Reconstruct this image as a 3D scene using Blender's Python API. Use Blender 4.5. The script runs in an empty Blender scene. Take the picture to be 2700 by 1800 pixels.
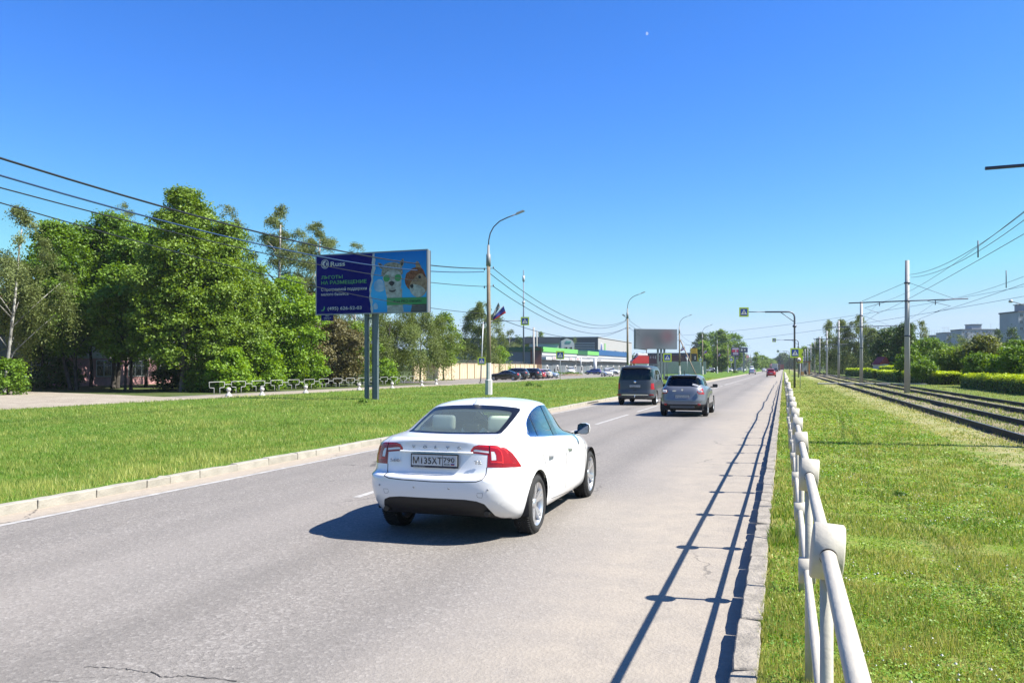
import bpy, bmesh, math, random
import numpy as np
from mathutils import Vector, Matrix
R_ = math.radians
scene = bpy.context.scene
COL = scene.collection
rnd = random.Random(7)
# ------------------------------------------------------------------ camera, sky, sun, exposure
F, CX, HZ, CAMH = 2181.0, 1350.0, 968.0, 1.87          # focal length, centre column, horizon row (2700 px wide), eye height
TH = math.atan(716 / F)
ST, CT = math.sin(TH), math.cos(TH)
cam = bpy.data.cameras.new('camera'); camo = bpy.data.objects.new('camera', cam); COL.objects.link(camo)
camo.location = (0, 0, CAMH); camo.rotation_euler = (R_(90), 0, TH)
cam.sensor_width = 36; cam.lens = 36 * F / 2700; cam.shift_y = (HZ - 900) / 2700
cam.clip_start = 0.05; cam.clip_end = 9000
scene.camera = camo
SUN_EL, SUN_AZ = R_(49.5), R_(84)                      # azimuth clockwise from +Y (along the road)
w = bpy.data.worlds.new('World'); scene.world = w; w.use_nodes = True
nt = w.node_tree; nt.nodes.clear()
sky = nt.nodes.new('ShaderNodeTexSky'); sky.sky_type = 'NISHITA'; sky.sun_disc = False
sky.sun_elevation = SUN_EL; sky.sun_rotation = SUN_AZ; sky.altitude = 100
sky.air_density = 1.0; sky.dust_density = 0.35; sky.ozone_density = 2.6
EXPO = 1.25; SKS = 0.078; KK = SKS * 2 ** EXPO
def _m(op, a, b=None, clamp=False):
    q = nt.nodes.new('ShaderNodeMath'); q.operation = op; q.use_clamp = clamp
    for i, v in enumerate((a, b)):
        if v is None: continue
        if isinstance(v, (int, float)): q.inputs[i].default_value = v
        else: nt.links.new(v, q.inputs[i])
    return q.outputs[0]
sc_ = nt.nodes.new('ShaderNodeSeparateColor'); nt.links.new(sky.outputs[0], sc_.inputs[0])
cc_ = nt.nodes.new('ShaderNodeCombineColor')
for i_, (g_, p_, m_) in enumerate(((0.66, 1.62, .60), (0.857, 1.297, .80), (1.30, 1.10, 1.0))):    # the camera's rendering of a deep blue sky, per channel
    q_ = _m('DIVIDE', _m('MINIMUM', _m('MULTIPLY', _m('POWER', _m('MULTIPLY', sc_.outputs[i_], KK), p_), g_), m_), KK); nt.links.new(q_, cc_.inputs[i_])
bg = nt.nodes.new('ShaderNodeBackground'); bg.inputs[1].default_value = SKS
wo = nt.nodes.new('ShaderNodeOutputWorld'); nt.links.new(cc_.outputs[0], bg.inputs[0]); nt.links.new(bg.outputs[0], wo.inputs[0])
sl = bpy.data.lights.new('sun', 'SUN'); sl.energy = 5.0; sl.angle = R_(0.53); sl.color = (1.0, 0.955, 0.88)
so = bpy.data.objects.new('sun', sl); COL.objects.link(so)
sd = Vector((math.sin(SUN_AZ) * math.cos(SUN_EL), math.cos(SUN_AZ) * math.cos(SUN_EL), math.sin(SUN_EL)))
so.rotation_euler = sd.to_track_quat('Z', 'Y').to_euler(); so.location = sd * 100
vs = scene.view_settings; vs.view_transform = 'Standard'; vs.look = 'None'; vs.exposure = EXPO; vs.gamma = 1.0
vs.use_curve_mapping = False
scene.cycles.max_bounces = 6; scene.cycles.transparent_max_bounces = 12; scene.cycles.caustics_reflective = False
scene.cycles.caustics_refractive = False; scene.cycles.sample_clamp_indirect = 4

# ------------------------------------------------------------------ placing: from photo column/row to the ground, or to a depth
def wxy(u, d):
    c = (u - CX) * d / F
    return (-ST * d + CT * c, CT * d + ST * c)
def gp(u, v, z=0.0):
    d = F * (CAMH - z) / (v - HZ)
    return wxy(u, d) + (z,)
def at(u, d, z=0.0): return wxy(u, d) + (z,)
def zat(v, d): return CAMH + (HZ - v) * d / F
def at_x(u, X):                                        # where the sight line of column u meets the line X = const
    t = (u - CX) / F
    d = X / (-ST + CT * t)
    return (X, d * (CT + ST * t)), d

# ------------------------------------------------------------------ materials
MATS = {}; ALB = .66
def mat(name, col, rough=0.6, metal=0.0, var=0.0, vscale=3.0, bump=0.0, bscale=40.0, coat=0.0, spec=0.5, col2=None, detail=4):
    if name in MATS: return MATS[name]
    if not coat and metal < .5:
        col = tuple(c * ALB for c in col); col2 = tuple(c * ALB for c in col2) if col2 else None
    m = bpy.data.materials.new(name); m.use_nodes = True; n = m.node_tree; b = n.nodes['Principled BSDF']
    b.inputs['Base Color'].default_value = (*col, 1); b.inputs['Roughness'].default_value = rough
    b.inputs['Metallic'].default_value = metal; b.inputs['Coat Weight'].default_value = coat
    b.inputs['Coat Roughness'].default_value = 0.04
    b.inputs['Specular IOR Level'].default_value = spec
    tc = n.nodes.new('ShaderNodeTexCoord')
    if var > 0 or col2:
        ns = n.nodes.new('ShaderNodeTexNoise'); ns.inputs['Scale'].default_value = vscale; ns.inputs['Detail'].default_value = detail
        n.links.new(tc.outputs['Object'], ns.inputs['Vector'])
        mx = n.nodes.new('ShaderNodeMix'); mx.data_type = 'RGBA'
        if col2: mx.inputs[6].default_value = (*col, 1); mx.inputs[7].default_value = (*col2, 1)
        else:
            mx.inputs[6].default_value = (*[c * (1 - var) for c in col], 1); mx.inputs[7].default_value = (*[min(1, c * (1 + var)) for c in col], 1)
        mr = n.nodes.new('ShaderNodeMapRange'); mr.inputs[1].default_value = .32; mr.inputs[2].default_value = .68
        n.links.new(ns.outputs[0], mr.inputs[0]); n.links.new(mr.outputs[0], mx.inputs[0]); n.links.new(mx.outputs[2], b.inputs['Base Color'])
    if bump > 0:
        nb = n.nodes.new('ShaderNodeTexNoise'); nb.inputs['Scale'].default_value = bscale; nb.inputs['Detail'].default_value = 5
        n.links.new(tc.outputs['Object'], nb.inputs['Vector'])
        bp = n.nodes.new('ShaderNodeBump'); bp.inputs['Strength'].default_value = bump; bp.inputs['Distance'].default_value = .02
        n.links.new(nb.outputs[0], bp.inputs['Height']); n.links.new(bp.outputs[0], b.inputs['Normal'])
    MATS[name] = m
    return m
def glass(name, tint, refl=1.0, rough=0.01, dust_sheen=None):
    if name in MATS: return MATS[name]
    m = bpy.data.materials.new(name); m.use_nodes = True; n = m.node_tree; n.nodes.clear()
    o = n.nodes.new('ShaderNodeOutputMaterial'); mx = n.nodes.new('ShaderNodeMixShader')
    t = n.nodes.new('ShaderNodeBsdfTransparent'); t.inputs[0].default_value = (*tint, 1)
    g = n.nodes.new('ShaderNodeBsdfGlossy'); g.inputs['Roughness'].default_value = rough
    lw = n.nodes.new('ShaderNodeFresnel'); lw.inputs[0].default_value = 1.52
    mu = n.nodes.new('ShaderNodeMath'); mu.operation = 'MULTIPLY'; mu.inputs[1].default_value = 1.8 * refl; mu.use_clamp = True
    n.links.new(lw.outputs[0], mu.inputs[0]); n.links.new(mu.outputs[0], mx.inputs[0])
    n.links.new(t.outputs[0], mx.inputs[1]); n.links.new(g.outputs[0], mx.inputs[2]); n.links.new(mx.outputs[0], o.inputs[0])
    if dust_sheen:  # even diffuse share, a pale sheen painted into the glass
        df = n.nodes.new('ShaderNodeBsdfDiffuse'); df.inputs[0].default_value = (*dust_sheen[1], 1); m2 = n.nodes.new('ShaderNodeMixShader'); m2.inputs[0].default_value = dust_sheen[0]
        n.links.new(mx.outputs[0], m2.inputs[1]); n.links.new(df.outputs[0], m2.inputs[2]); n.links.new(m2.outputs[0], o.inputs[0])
    MATS[name] = m
    return m
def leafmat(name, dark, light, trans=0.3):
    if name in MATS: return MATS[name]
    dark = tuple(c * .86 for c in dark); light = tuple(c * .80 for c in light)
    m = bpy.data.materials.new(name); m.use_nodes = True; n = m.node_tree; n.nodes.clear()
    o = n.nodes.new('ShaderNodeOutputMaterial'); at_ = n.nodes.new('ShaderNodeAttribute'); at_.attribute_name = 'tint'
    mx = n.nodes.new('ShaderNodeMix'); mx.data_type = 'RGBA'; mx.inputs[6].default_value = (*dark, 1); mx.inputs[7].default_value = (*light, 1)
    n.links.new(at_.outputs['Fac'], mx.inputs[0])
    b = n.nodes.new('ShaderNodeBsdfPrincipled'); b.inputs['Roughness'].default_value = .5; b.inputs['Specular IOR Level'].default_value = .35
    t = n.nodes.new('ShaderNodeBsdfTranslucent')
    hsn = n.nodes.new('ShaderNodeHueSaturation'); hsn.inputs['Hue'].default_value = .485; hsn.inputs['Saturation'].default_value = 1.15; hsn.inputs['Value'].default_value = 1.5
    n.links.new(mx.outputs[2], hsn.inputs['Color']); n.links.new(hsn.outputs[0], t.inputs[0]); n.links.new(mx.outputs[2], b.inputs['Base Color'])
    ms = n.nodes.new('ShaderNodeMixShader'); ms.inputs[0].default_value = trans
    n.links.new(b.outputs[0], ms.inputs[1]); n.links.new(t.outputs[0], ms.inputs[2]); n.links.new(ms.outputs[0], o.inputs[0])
    MATS[name] = m
    return m

# ------------------------------------------------------------------ objects
def tag(o, label=None, cat=None, group=None, kind=None):
    if label: o['label'] = label
    if cat: o['category'] = cat
    if group: o['group'] = group
    if kind: o['kind'] = kind
    return o
def empty(name, loc=(0, 0, 0), rz=0.0, label=None, cat=None, group=None):
    o = bpy.data.objects.new(name, None); COL.objects.link(o); o.location = loc; o.rotation_euler = (0, 0, rz)
    o.empty_display_size = .2
    return tag(o, label, cat, group)
def copy_tree(o, parent=None):
    c = o.copy(); COL.objects.link(c)
    if parent is not None:
        c.parent = parent
    for ch in o.children: copy_tree(ch, c)
    return c
def move(o, loc, rz=None, label=None, sc=None):
    o.location = loc
    if rz is not None: o.rotation_euler = (0, 0, rz)
    if label: o['label'] = label
    if sc: o.scale = (sc, sc, sc)
    return o
class MB:
    """collects shapes; build() links them as one mesh object"""
    def __init__(s): s.v = []; s.f = []; s.m = []; s.sm = []
    def add(s, vs_, fs, mi=0, smooth=False):
        b = len(s.v); s.v += [tuple(p) for p in vs_]; s.f += [tuple(b + i for i in f) for f in fs]
        s.m += [mi] * len(fs); s.sm += [smooth] * len(fs); return s
    def box(s, c, d, rz=0.0, mi=0, rx=0.0, ry=0.0, taper=None):
        M = Matrix.Rotation(rz, 3, 'Z') @ Matrix.Rotation(ry, 3, 'Y') @ Matrix.Rotation(rx, 3, 'X'); C = Vector(c); vs_ = []
        for z in (-1, 1):
            k = 1 if (z < 0 or taper is None) else taper
            for x, y in ((-1, -1), (1, -1), (1, 1), (-1, 1)):
                vs_.append(C + M @ Vector((x * d[0] / 2 * k, y * d[1] / 2 * k, z * d[2] / 2)))
        return s.add(vs_, [(3, 2, 1, 0), (4, 5, 6, 7), (0, 1, 5, 4), (1, 2, 6, 5), (2, 3, 7, 6), (3, 0, 4, 7)], mi)
    def tube(s, pts, r, n=8, mi=0, cap=True, smooth=True):
        pts = [Vector(p) for p in pts]; rs = r if isinstance(r, (list, tuple)) else [r] * len(pts)
        b = len(s.v); ref = None
        for i, p in enumerate(pts):
            a = pts[max(i - 1, 0)]; c = pts[min(i + 1, len(pts) - 1)]; t = (c - a).normalized()
            if ref is None: ref = Vector((0, 0, 1)) if abs(t.z) < .95 else Vector((1, 0, 0))
            n1 = (ref - t * ref.dot(t)).normalized(); n2 = t.cross(n1); ref = n1
            for k in range(n):
                q = 2 * math.pi * k / n
                s.v.append(tuple(p + (n1 * math.cos(q) + n2 * math.sin(q)) * rs[i]))
        for i in range(len(pts) - 1):
            for k in range(n):
                k2 = (k + 1) % n
                s.f.append((b + i * n + k, b + i * n + k2, b + (i + 1) * n + k2, b + (i + 1) * n + k)); s.m.append(mi); s.sm.append(smooth)
        if cap:
            s.f.append(tuple(b + k for k in range(n))[::-1]); s.m.append(mi); s.sm.append(False)
            e = b + (len(pts) - 1) * n
            s.f.append(tuple(e + k for k in range(n))); s.m.append(mi); s.sm.append(False)
        return s
    def lathe(s, prof, c=(0, 0, 0), n=24, axis='Z', mi=0, smooth=True):
        b = len(s.v); C = Vector(c)
        for (r, h) in prof:
            for k in range(n):
                q = 2 * math.pi * k / n; a, d = r * math.cos(q), r * math.sin(q)
                p = (a, d, h) if axis == 'Z' else ((h, a, d) if axis == 'X' else (a, h, d))
                s.v.append(tuple(C + Vector(p)))
        for i in range(len(prof) - 1):
            for k in range(n):
                k2 = (k + 1) % n
                s.f.append((b + i * n + k, b + i * n + k2, b + (i + 1) * n + k2, b + (i + 1) * n + k)); s.m.append(mi); s.sm.append(smooth)
        return s
    def prism(s, poly, y0, y1, plane='XZ', mi=0):
        """poly in (a,b); plane XZ extrudes along Y, YZ along X, XY along Z"""
        def P(a, b_, h): return (a, h, b_) if plane == 'XZ' else ((h, a, b_) if plane == 'YZ' else (a, b_, h))
        n = len(poly); vs_ = [P(a, b_, y0) for a, b_ in poly] + [P(a, b_, y1) for a, b_ in poly]
        fs = [tuple(range(n)), tuple(range(2 * n - 1, n - 1, -1))] + [(i, n + i, n + (i + 1) % n, (i + 1) % n) for i in range(n)]
        return s.add(vs_, fs, mi)
    def quad(s, a, b_, c, d, mi=0): return s.add([a, b_, c, d], [(0, 1, 2, 3)], mi)
    def build(s, name, mats, parent=None, fix=True, bevel=0.0, seg=1):
        me = bpy.data.meshes.new(name); me.from_pydata(s.v, [], s.f)
        for m in (mats if isinstance(mats, (list, tuple)) else [mats]): me.materials.append(m)
        me.polygons.foreach_set('material_index', s.m); me.polygons.foreach_set('use_smooth', s.sm)
        if fix or bevel:
            bm = bmesh.new(); bm.from_mesh(me)
            if fix: bmesh.ops.recalc_face_normals(bm, faces=bm.faces)
            if bevel:
                bmesh.ops.bevel(bm, geom=[e for e in bm.edges if len(e.link_faces) == 2 and e.calc_face_angle(0) > .6], offset=bevel, segments=seg, profile=.6, affect='EDGES')
                if seg > 1:
                    for f in bm.faces: f.smooth = True
            bm.to_mesh(me); bm.free()
        me.update()
        o = bpy.data.objects.new(name, me); COL.objects.link(o)
        if parent: o.parent = parent
        return o
def share(o, name, parent, loc=(0, 0, 0), rot=(0, 0, 0)):
    c = bpy.data.objects.new(name, o.data); COL.objects.link(c); c.parent = parent; c.location = loc; c.rotation_euler = rot
    return c
def npmesh(name, V, Fq, m, parent=None, tint=None, smooth=False):
    """V (n,3), Fq (k,3|4) -> one mesh object with a face attribute 'tint'"""
    me = bpy.data.meshes.new(name); k = Fq.shape[1]
    me.vertices.add(len(V)); me.vertices.foreach_set('co', V.astype(np.float32).ravel())
    me.loops.add(Fq.size); me.loops.foreach_set('vertex_index', Fq.astype(np.int32).ravel())
    me.polygons.add(len(Fq)); me.polygons.foreach_set('loop_start', np.arange(0, Fq.size, k, dtype=np.int32))
    me.polygons.foreach_set('use_smooth', np.full(len(Fq), smooth))
    if tint is not None:
        a = me.attributes.new('tint', 'FLOAT', 'FACE'); a.data.foreach_set('value', tint.astype(np.float32))
    me.materials.append(m); me.update(calc_edges=True)
    o = bpy.data.objects.new(name, me); COL.objects.link(o)
    if parent: o.parent = parent
    return o
def vnoise(x, y, seed=0):
    """smooth 2D value noise, 0..1"""
    r = np.random.RandomState(seed); T = r.rand(64, 64)
    xi = np.floor(x).astype(int); yi = np.floor(y).astype(int); fx = x - xi; fy = y - yi
    fx = fx * fx * (3 - 2 * fx); fy = fy * fy * (3 - 2 * fy)
    g = lambda i, j: T[i % 64, j % 64]
    return (g(xi, yi) * (1 - fx) + g(xi + 1, yi) * fx) * (1 - fy) + (g(xi, yi + 1) * (1 - fx) + g(xi + 1, yi + 1) * fx) * fy
def text(name, s, m, parent, loc, rot, h=None, w=None, bold=0.0, depth=0.002, align='LEFT', shear=0.0, space=1.0):
    """flat or slightly raised lettering; h = cap height, w = total width; local X runs along the text"""
    c = bpy.data.curves.new(name, 'FONT'); c.body = s; c.size = 1.0; c.extrude = 0; c.offset = bold; c.resolution_u = 3
    c.space_character = space; c.shear = shear
    t = bpy.data.objects.new('tmp_text', c); COL.objects.link(t)
    dg = bpy.context.evaluated_depsgraph_get(); me = bpy.data.meshes.new_from_object(t.evaluated_get(dg)); me.name = name
    bpy.data.objects.remove(t)
    n = len(me.vertices)
    if n == 0: return None
    co = np.empty(n * 3, np.float32); me.vertices.foreach_get('co', co); co = co.reshape(-1, 3)
    x0, x1 = co[:, 0].min(), co[:, 0].max(); y1 = co[:, 1].max(); y0 = max(co[:, 1].min(), -0.0001) if s.upper() == s else 0
    sy = (h / (.73)) if h else None
    sx = w / (x1 - x0) if w else sy
    if sy is None: sy = sx
    ax = {'LEFT': x0, 'CENTER': (x0 + x1) / 2, 'RIGHT': x1}[align]
    co[:, 0] = (co[:, 0] - ax) * sx; co[:, 1] *= sy
    me.vertices.foreach_set('co', co.ravel())
    if depth:
        bm = bmesh.new(); bm.from_mesh(me)
        r = bmesh.ops.extrude_face_region(bm, geom=bm.faces[:]); bmesh.ops.translate(bm, vec=(0, 0, depth), verts=[g for g in r['geom'] if isinstance(g, bmesh.types.BMVert)])
        bmesh.ops.recalc_face_normals(bm, faces=bm.faces); bm.to_mesh(me); bm.free()
    me.materials.clear(); me.materials.append(m)
    o = bpy.data.objects.new(name, me); COL.objects.link(o); o.parent = parent; o.location = loc; o.rotation_euler = rot
    return o
UP = (R_(90), 0, 0)                                    # stands text / XY art upright, facing -Y
# ================================================================== ground, roads, kerbs, tracks, guard rail
def N_(nt_, t, **kw):
    n = nt_.nodes.new(t)
    for k, v in kw.items():
        if isinstance(k, str) and k.startswith('i_'): n.inputs[k[2:].replace('_', ' ')].default_value = v
        else: setattr(n, k, v)
    return n
def asphalt(name, base, edges=True, dust_sheen=(.30, .255, .20)):
    base = tuple(x * .66 for x in base)
    m = bpy.data.materials.new(name); m.use_nodes = True; n = m.node_tree; b = n.nodes['Principled BSDF']; L = n.links.new
    b.inputs['Roughness'].default_value = .82; b.inputs['Specular IOR Level'].default_value = .35
    tc = N_(n, 'ShaderNodeTexCoord'); sp = N_(n, 'ShaderNodeSeparateXYZ'); L(tc.outputs['Object'], sp.inputs[0])
    def math_(op, a, b_=None, c=None):
        q = N_(n, 'ShaderNodeMath', operation=op)
        for i, v in enumerate((a, b_, c)):
            if v is None: continue
            if isinstance(v, (int, float)): q.inputs[i].default_value = v
            else: L(v, q.inputs[i])
        return q.outputs[0]
    def noise(sc, det=4, vec=None, rough=.5):
        q = N_(n, 'ShaderNodeTexNoise'); q.inputs['Scale'].default_value = sc; q.inputs['Detail'].default_value = det; q.inputs['Roughness'].default_value = rough
        L(vec if vec else tc.outputs['Object'], q.inputs['Vector']); return q.outputs[0]
    def mr(v, a, b_, c=0., d=1.):
        q = N_(n, 'ShaderNodeMapRange'); q.inputs[1].default_value = a; q.inputs[2].default_value = b_; q.inputs[3].default_value = c; q.inputs[4].default_value = d; L(v, q.inputs[0]); return q.outputs[0]
    def mix(f, a, b_):
        q = N_(n, 'ShaderNodeMix', data_type='RGBA')
        if isinstance(f, (int, float)): q.inputs[0].default_value = f
        else: L(f, q.inputs[0])
        for i, v in ((6, a), (7, b_)):
            if isinstance(v, tuple): q.inputs[i].default_value = (*v, 1)
            else: L(v, q.inputs[i])
        return q.outputs[2]
    mp = N_(n, 'ShaderNodeMapping'); mp.inputs['Scale'].default_value = (1.0, .06, 1.0); L(tc.outputs['Object'], mp.inputs[0])
    streak = mr(noise(1.3, 3, mp.outputs[0]), .35, .68)
    c = mix(streak, tuple(x * .80 for x in base), tuple(x * 1.12 for x in base))
    c = mix(math_('MULTIPLY', mr(noise(.35, 3), .4, .7), .45), c, tuple(x * y for x, y in zip(base, (1.22, 1.15, 1.06))))
    # stones in the surface
    vo = N_(n, 'ShaderNodeTexVoronoi'); vo.inputs['Scale'].default_value = 40; vo.inputs['Randomness'].default_value = 1; L(tc.outputs['Object'], vo.inputs['Vector'])
    sx = N_(n, 'ShaderNodeSeparateColor'); L(vo.outputs['Color'], sx.inputs[0])
    lightst = mr(sx.outputs[0], .68, .95); darkst = mr(sx.outputs[1], .62, .92)
    c = mix(math_('MULTIPLY', lightst, .55), c, (.40, .375, .34)); c = mix(math_('MULTIPLY', darkst, .62), c, tuple(x * .38 for x in base))
    vo2 = N_(n, 'ShaderNodeTexVoronoi'); vo2.inputs['Scale'].default_value = 150; L(tc.outputs['Object'], vo2.inputs['Vector']); s2 = N_(n, 'ShaderNodeSeparateColor'); L(vo2.outputs['Color'], s2.inputs[0])
    c = mix(.5, c, mix(s2.outputs[0], tuple(x * .62 for x in base), tuple(x * 1.5 for x in base)))
    if edges:
        wob = noise(.8, 4); w2 = math_('MULTIPLY_ADD', wob, .5, -.25); X = math_('ADD', sp.outputs[0], w2)
        wob3 = math_('ADD', sp.outputs[0], math_('MULTIPLY_ADD', noise(.25, 4), 1.6, -.8))
        dl = mr(X, -8.72, -8.98); dr = mr(wob3, -2.7, -1.5); dm = math_('MULTIPLY', mr(noise(5, 5), .2, .55), 1)
        c = mix(math_('MULTIPLY', dl, .92), c, mix(noise(9, 5), tuple(x * .8 for x in dust_sheen), tuple(min(1, x * 1.35) for x in dust_sheen)))
        dr2 = math_('MULTIPLY', math_('MULTIPLY', dr, .95), mr(noise(3, 6), .25, .6, .55, 1.0))
        c = mix(dr2, c, mix(noise(14, 6), (.235, .205, .165), (.345, .30, .245)))
        # soft pale bands between the wheel paths
        for x0, wd_ in ((-5.9, .7), (-2.3, .55)):
            band = math_('SUBTRACT', 1.0, mr(math_('ABSOLUTE', math_('SUBTRACT', wob3, x0)), 0, wd_ * 2)); c = mix(math_('MULTIPLY', math_('MAXIMUM', band, 0.0), .30), c, tuple(min(1, x * 1.45) for x in base))
    if edges:
        for x0, wd_ in ((-8.15, .28), (-6.65, .3), (-4.45, .32), (-2.95, .3)):
            band = math_('SUBTRACT', 1.0, mr(math_('ABSOLUTE', math_('SUBTRACT', X, x0)), 0, wd_ * 1.6)); c = mix(math_('MULTIPLY', math_('MAXIMUM', band, 0.0), math_('MULTIPLY', mr(noise(.5, 3, mp.outputs[0]), .3, .7, .25, 1), .42)), c, tuple(x * .62 for x in base))
        vc = N_(n, 'ShaderNodeTexVoronoi', feature='DISTANCE_TO_EDGE'); vc.inputs['Scale'].default_value = .42
        wv = N_(n, 'ShaderNodeTexNoise'); wv.inputs['Scale'].default_value = 3.5; wv.inputs['Detail'].default_value = 6; L(tc.outputs['Object'], wv.inputs['Vector'])
        wa = N_(n, 'ShaderNodeVectorMath', operation='MULTIPLY_ADD'); L(wv.outputs['Color'], wa.inputs[0]); wa.inputs[1].default_value = (.5, .5, 0); L(tc.outputs['Object'], wa.inputs[2]); L(wa.outputs[0], vc.inputs['Vector'])
        ck = math_('MULTIPLY', mr(vc.outputs['Distance'], .0075, .002), mr(noise(.22, 3), .53, .60)); c = mix(math_('MULTIPLY', ck, .75), c, tuple(x * .28 for x in base))
        oil = math_('MULTIPLY', mr(noise(.9, 2), .68, .76), mr(noise(12, 3), .35, .6)); c = mix(math_('MULTIPLY', oil, .4), c, tuple(x * .5 for x in base))
    L(c, b.inputs['Base Color'])
    bp = N_(n, 'ShaderNodeBump'); bp.inputs['Strength'].default_value = .55; bp.inputs['Distance'].default_value = .006
    hgt = math_('ADD', vo.outputs['Distance'], math_('MULTIPLY', vo2.outputs['Distance'], .5)); L(hgt, bp.inputs['Height']); L(bp.outputs[0], b.inputs['Normal'])
    MATS[name] = m; return m
def ground_mat(name, cols, scale=(.25, 2.2, 26), bump=.5, hay=None, rough=.95):
    """three colours mixed by broad, middling and fine noise; hay = (x0, x1) band of cut dry grass"""
    cols = [tuple(x * .68 for x in q) for q in cols]
    m = bpy.data.materials.new(name); m.use_nodes = True; n = m.node_tree; b = n.nodes['Principled BSDF']; L = n.links.new
    b.inputs['Roughness'].default_value = rough; b.inputs['Specular IOR Level'].default_value = .2
    tc = N_(n, 'ShaderNodeTexCoord')
    def noise(s, d=5): q = N_(n, 'ShaderNodeTexNoise'); q.inputs['Scale'].default_value = s; q.inputs['Detail'].default_value = d; q.inputs['Roughness'].default_value = .62; L(tc.outputs['Object'], q.inputs['Vector']); return q.outputs[0]
    def mr(v, a, b_):
        q = N_(n, 'ShaderNodeMapRange'); q.inputs[1].default_value = a; q.inputs[2].default_value = b_; L(v, q.inputs[0]); return q.outputs[0]
    def mix(f, a, b_):
        q = N_(n, 'ShaderNodeMix', data_type='RGBA'); L(f, q.inputs[0])
        for i, v in ((6, a), (7, b_)):
            if isinstance(v, tuple): q.inputs[i].default_value = (*v, 1)
            else: L(v, q.inputs[i])
        return q.outputs[2]
    c = mix(mr(noise(scale[0]), .38, .62), cols[0], cols[1]); c = mix(mr(noise(scale[1]), .45, .70), c, cols[2])
    nf = noise(scale[2], 6)
    d = N_(n, 'ShaderNodeMix', data_type='RGBA', blend_type='MULTIPLY'); d.inputs[0].default_value = 1; L(c, d.inputs[6])
    cr = N_(n, 'ShaderNodeMapRange'); cr.inputs[1].default_value = .3; cr.inputs[2].default_value = .7; cr.inputs[3].default_value = .55; cr.inputs[4].default_value = 1.35; L(nf, cr.inputs[0]); L(cr.outputs[0], d.inputs[7]); c = d.outputs[2]
    if hay:
        sp = N_(n, 'ShaderNodeSeparateXYZ'); L(tc.outputs['Object'], sp.inputs[0]); ad = N_(n, 'ShaderNodeMath', operation='MULTIPLY_ADD'); L(noise(.5), ad.inputs[0]); ad.inputs[1].default_value = 2.2; L(sp.outputs[0], ad.inputs[2])
        a1 = mr(ad.outputs[0], hay[0] + 1.1, hay[0] + 2.0); a2 = N_(n, 'ShaderNodeMath', operation='MULTIPLY'); L(a1, a2.inputs[0]); L(mr(noise(6), .36, .6), a2.inputs[1]); c = mix(a2.outputs[0], c, (.31, .275, .15))
    L(c, b.inputs['Base Color'])
    bp = N_(n, 'ShaderNodeBump'); bp.inputs['Strength'].default_value = bump; bp.inputs['Distance'].default_value = .05; L(nf, bp.inputs['Height']); L(bp.outputs[0], b.inputs['Normal'])
    MATS[name] = m; return m
def sheet(name, poly, z, m, thick=0.0, parent=None, label=None):
    mb = MB(); mb.add([(x, y, z) for x, y in poly], [tuple(range(len(poly)))])
    o = mb.build(name, m, parent, fix=False)
    if o.data.polygons[0].normal.z < 0: o.data.flip_normals()
    if not parent: tag(o, kind='structure')
    if label: o['label'] = label
    return o
G1, G2, G3 = (.085, .135, .022), (.135, .175, .035), (.17, .16, .07)
turf = ground_mat('median_turf', [(.09, .19, .010), (.13, .25, .02), (.17, .23, .04)])
turf_v = ground_mat('verge_turf', [(.14, .21, .030), (.18, .25, .04), (.24, .26, .08)], (.35, 1.6, 30))
turf_r = ground_mat('lawn_turf', [(.17, .26, .026), (.23, .31, .036), (.36, .33, .12)], (.35, 1.6, 30), hay=(3.4, 5.0))
terr = ground_mat('terrain_turf', [(.07, .11, .02), (.10, .14, .03), (.12, .13, .05)], (.05, .4, 6))
asp = asphalt('road_asphalt', (.272, .248, .222)); asp2 = asphalt('side_asphalt', (.29, .26, .22), False)
dirt = ground_mat('packed_earth', [(.40, .345, .27), (.50, .44, .35), (.33, .28, .22)], (.2, 1.2, 14), .4)
bed = ground_mat('track_gravel', [(.36, .28, .19), (.42, .34, .24), (.16, .24, .05)], (.6, .9, 40), .8)
road_y = (-25, 1400)
sheet('terrain', [(-2500, -400), (2500, -400), (2500, 5000), (-2500, 5000)], -.04, terr)
road = sheet('road', [(-9.42, road_y[0]), (-.28, road_y[0]), (-.28, road_y[1]), (-9.42, road_y[1])], 0, asp)
def slab(name, x0, x1, y0, y1, z0, z1, m, step=None, amp=.0, parent=None):
    """raised ground with a lightly uneven top"""
    nx = max(2, int((x1 - x0) / (step or 1e9)) + 1); ny = max(2, int((min(y1, 120) - y0) / (step or 1e9)) + 1)
    xs = np.linspace(x0, x1, nx); ys = np.linspace(y0, min(y1, 120), ny)
    if y1 > 120: ys = np.append(ys, y1)
    mb = MB(); b = 0
    for j, y in enumerate(ys):
        for i, x in enumerate(xs):
            e = (i in (0, nx - 1))
            z = z1 + (0 if e or j >= ny - 1 else amp * (float(vnoise(np.array(x * .45), np.array(y * .45), 3)) - .35))
            mb.v.append((x, y, z))
    ny_ = len(ys)
    for j in range(ny_ - 1):
        for i in range(nx - 1): mb.f.append((j * nx + i, j * nx + i + 1, (j + 1) * nx + i + 1, (j + 1) * nx + i)); mb.m.append(0); mb.sm.append(True)
    for x, s in ((x0, -1), (x1, 1)): mb.quad((x, y0, z0), (x, y1, z0), (x, y1, z1), (x, y0, z1))
    o = mb.build(name, m, parent, fix=False)
    if not parent: tag(o, kind='structure')
    return o
MED = (-30.7, -9.525)
slab('median_lawn', MED[0], MED[1], -25, 1400, -.02, .115, turf, .8, .09)
slab('lawn', -.13, 5.15, -25, 1400, -.02, .10, turf_r, .5, .05)
slab('track_bed', 5.154, 10.9, -25, 900, -.02, .08, bed, .6, .05)
slab('verge', 10.904, 16.6, -25, 900, -.02, .10, turf_v, .9, .05)
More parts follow.
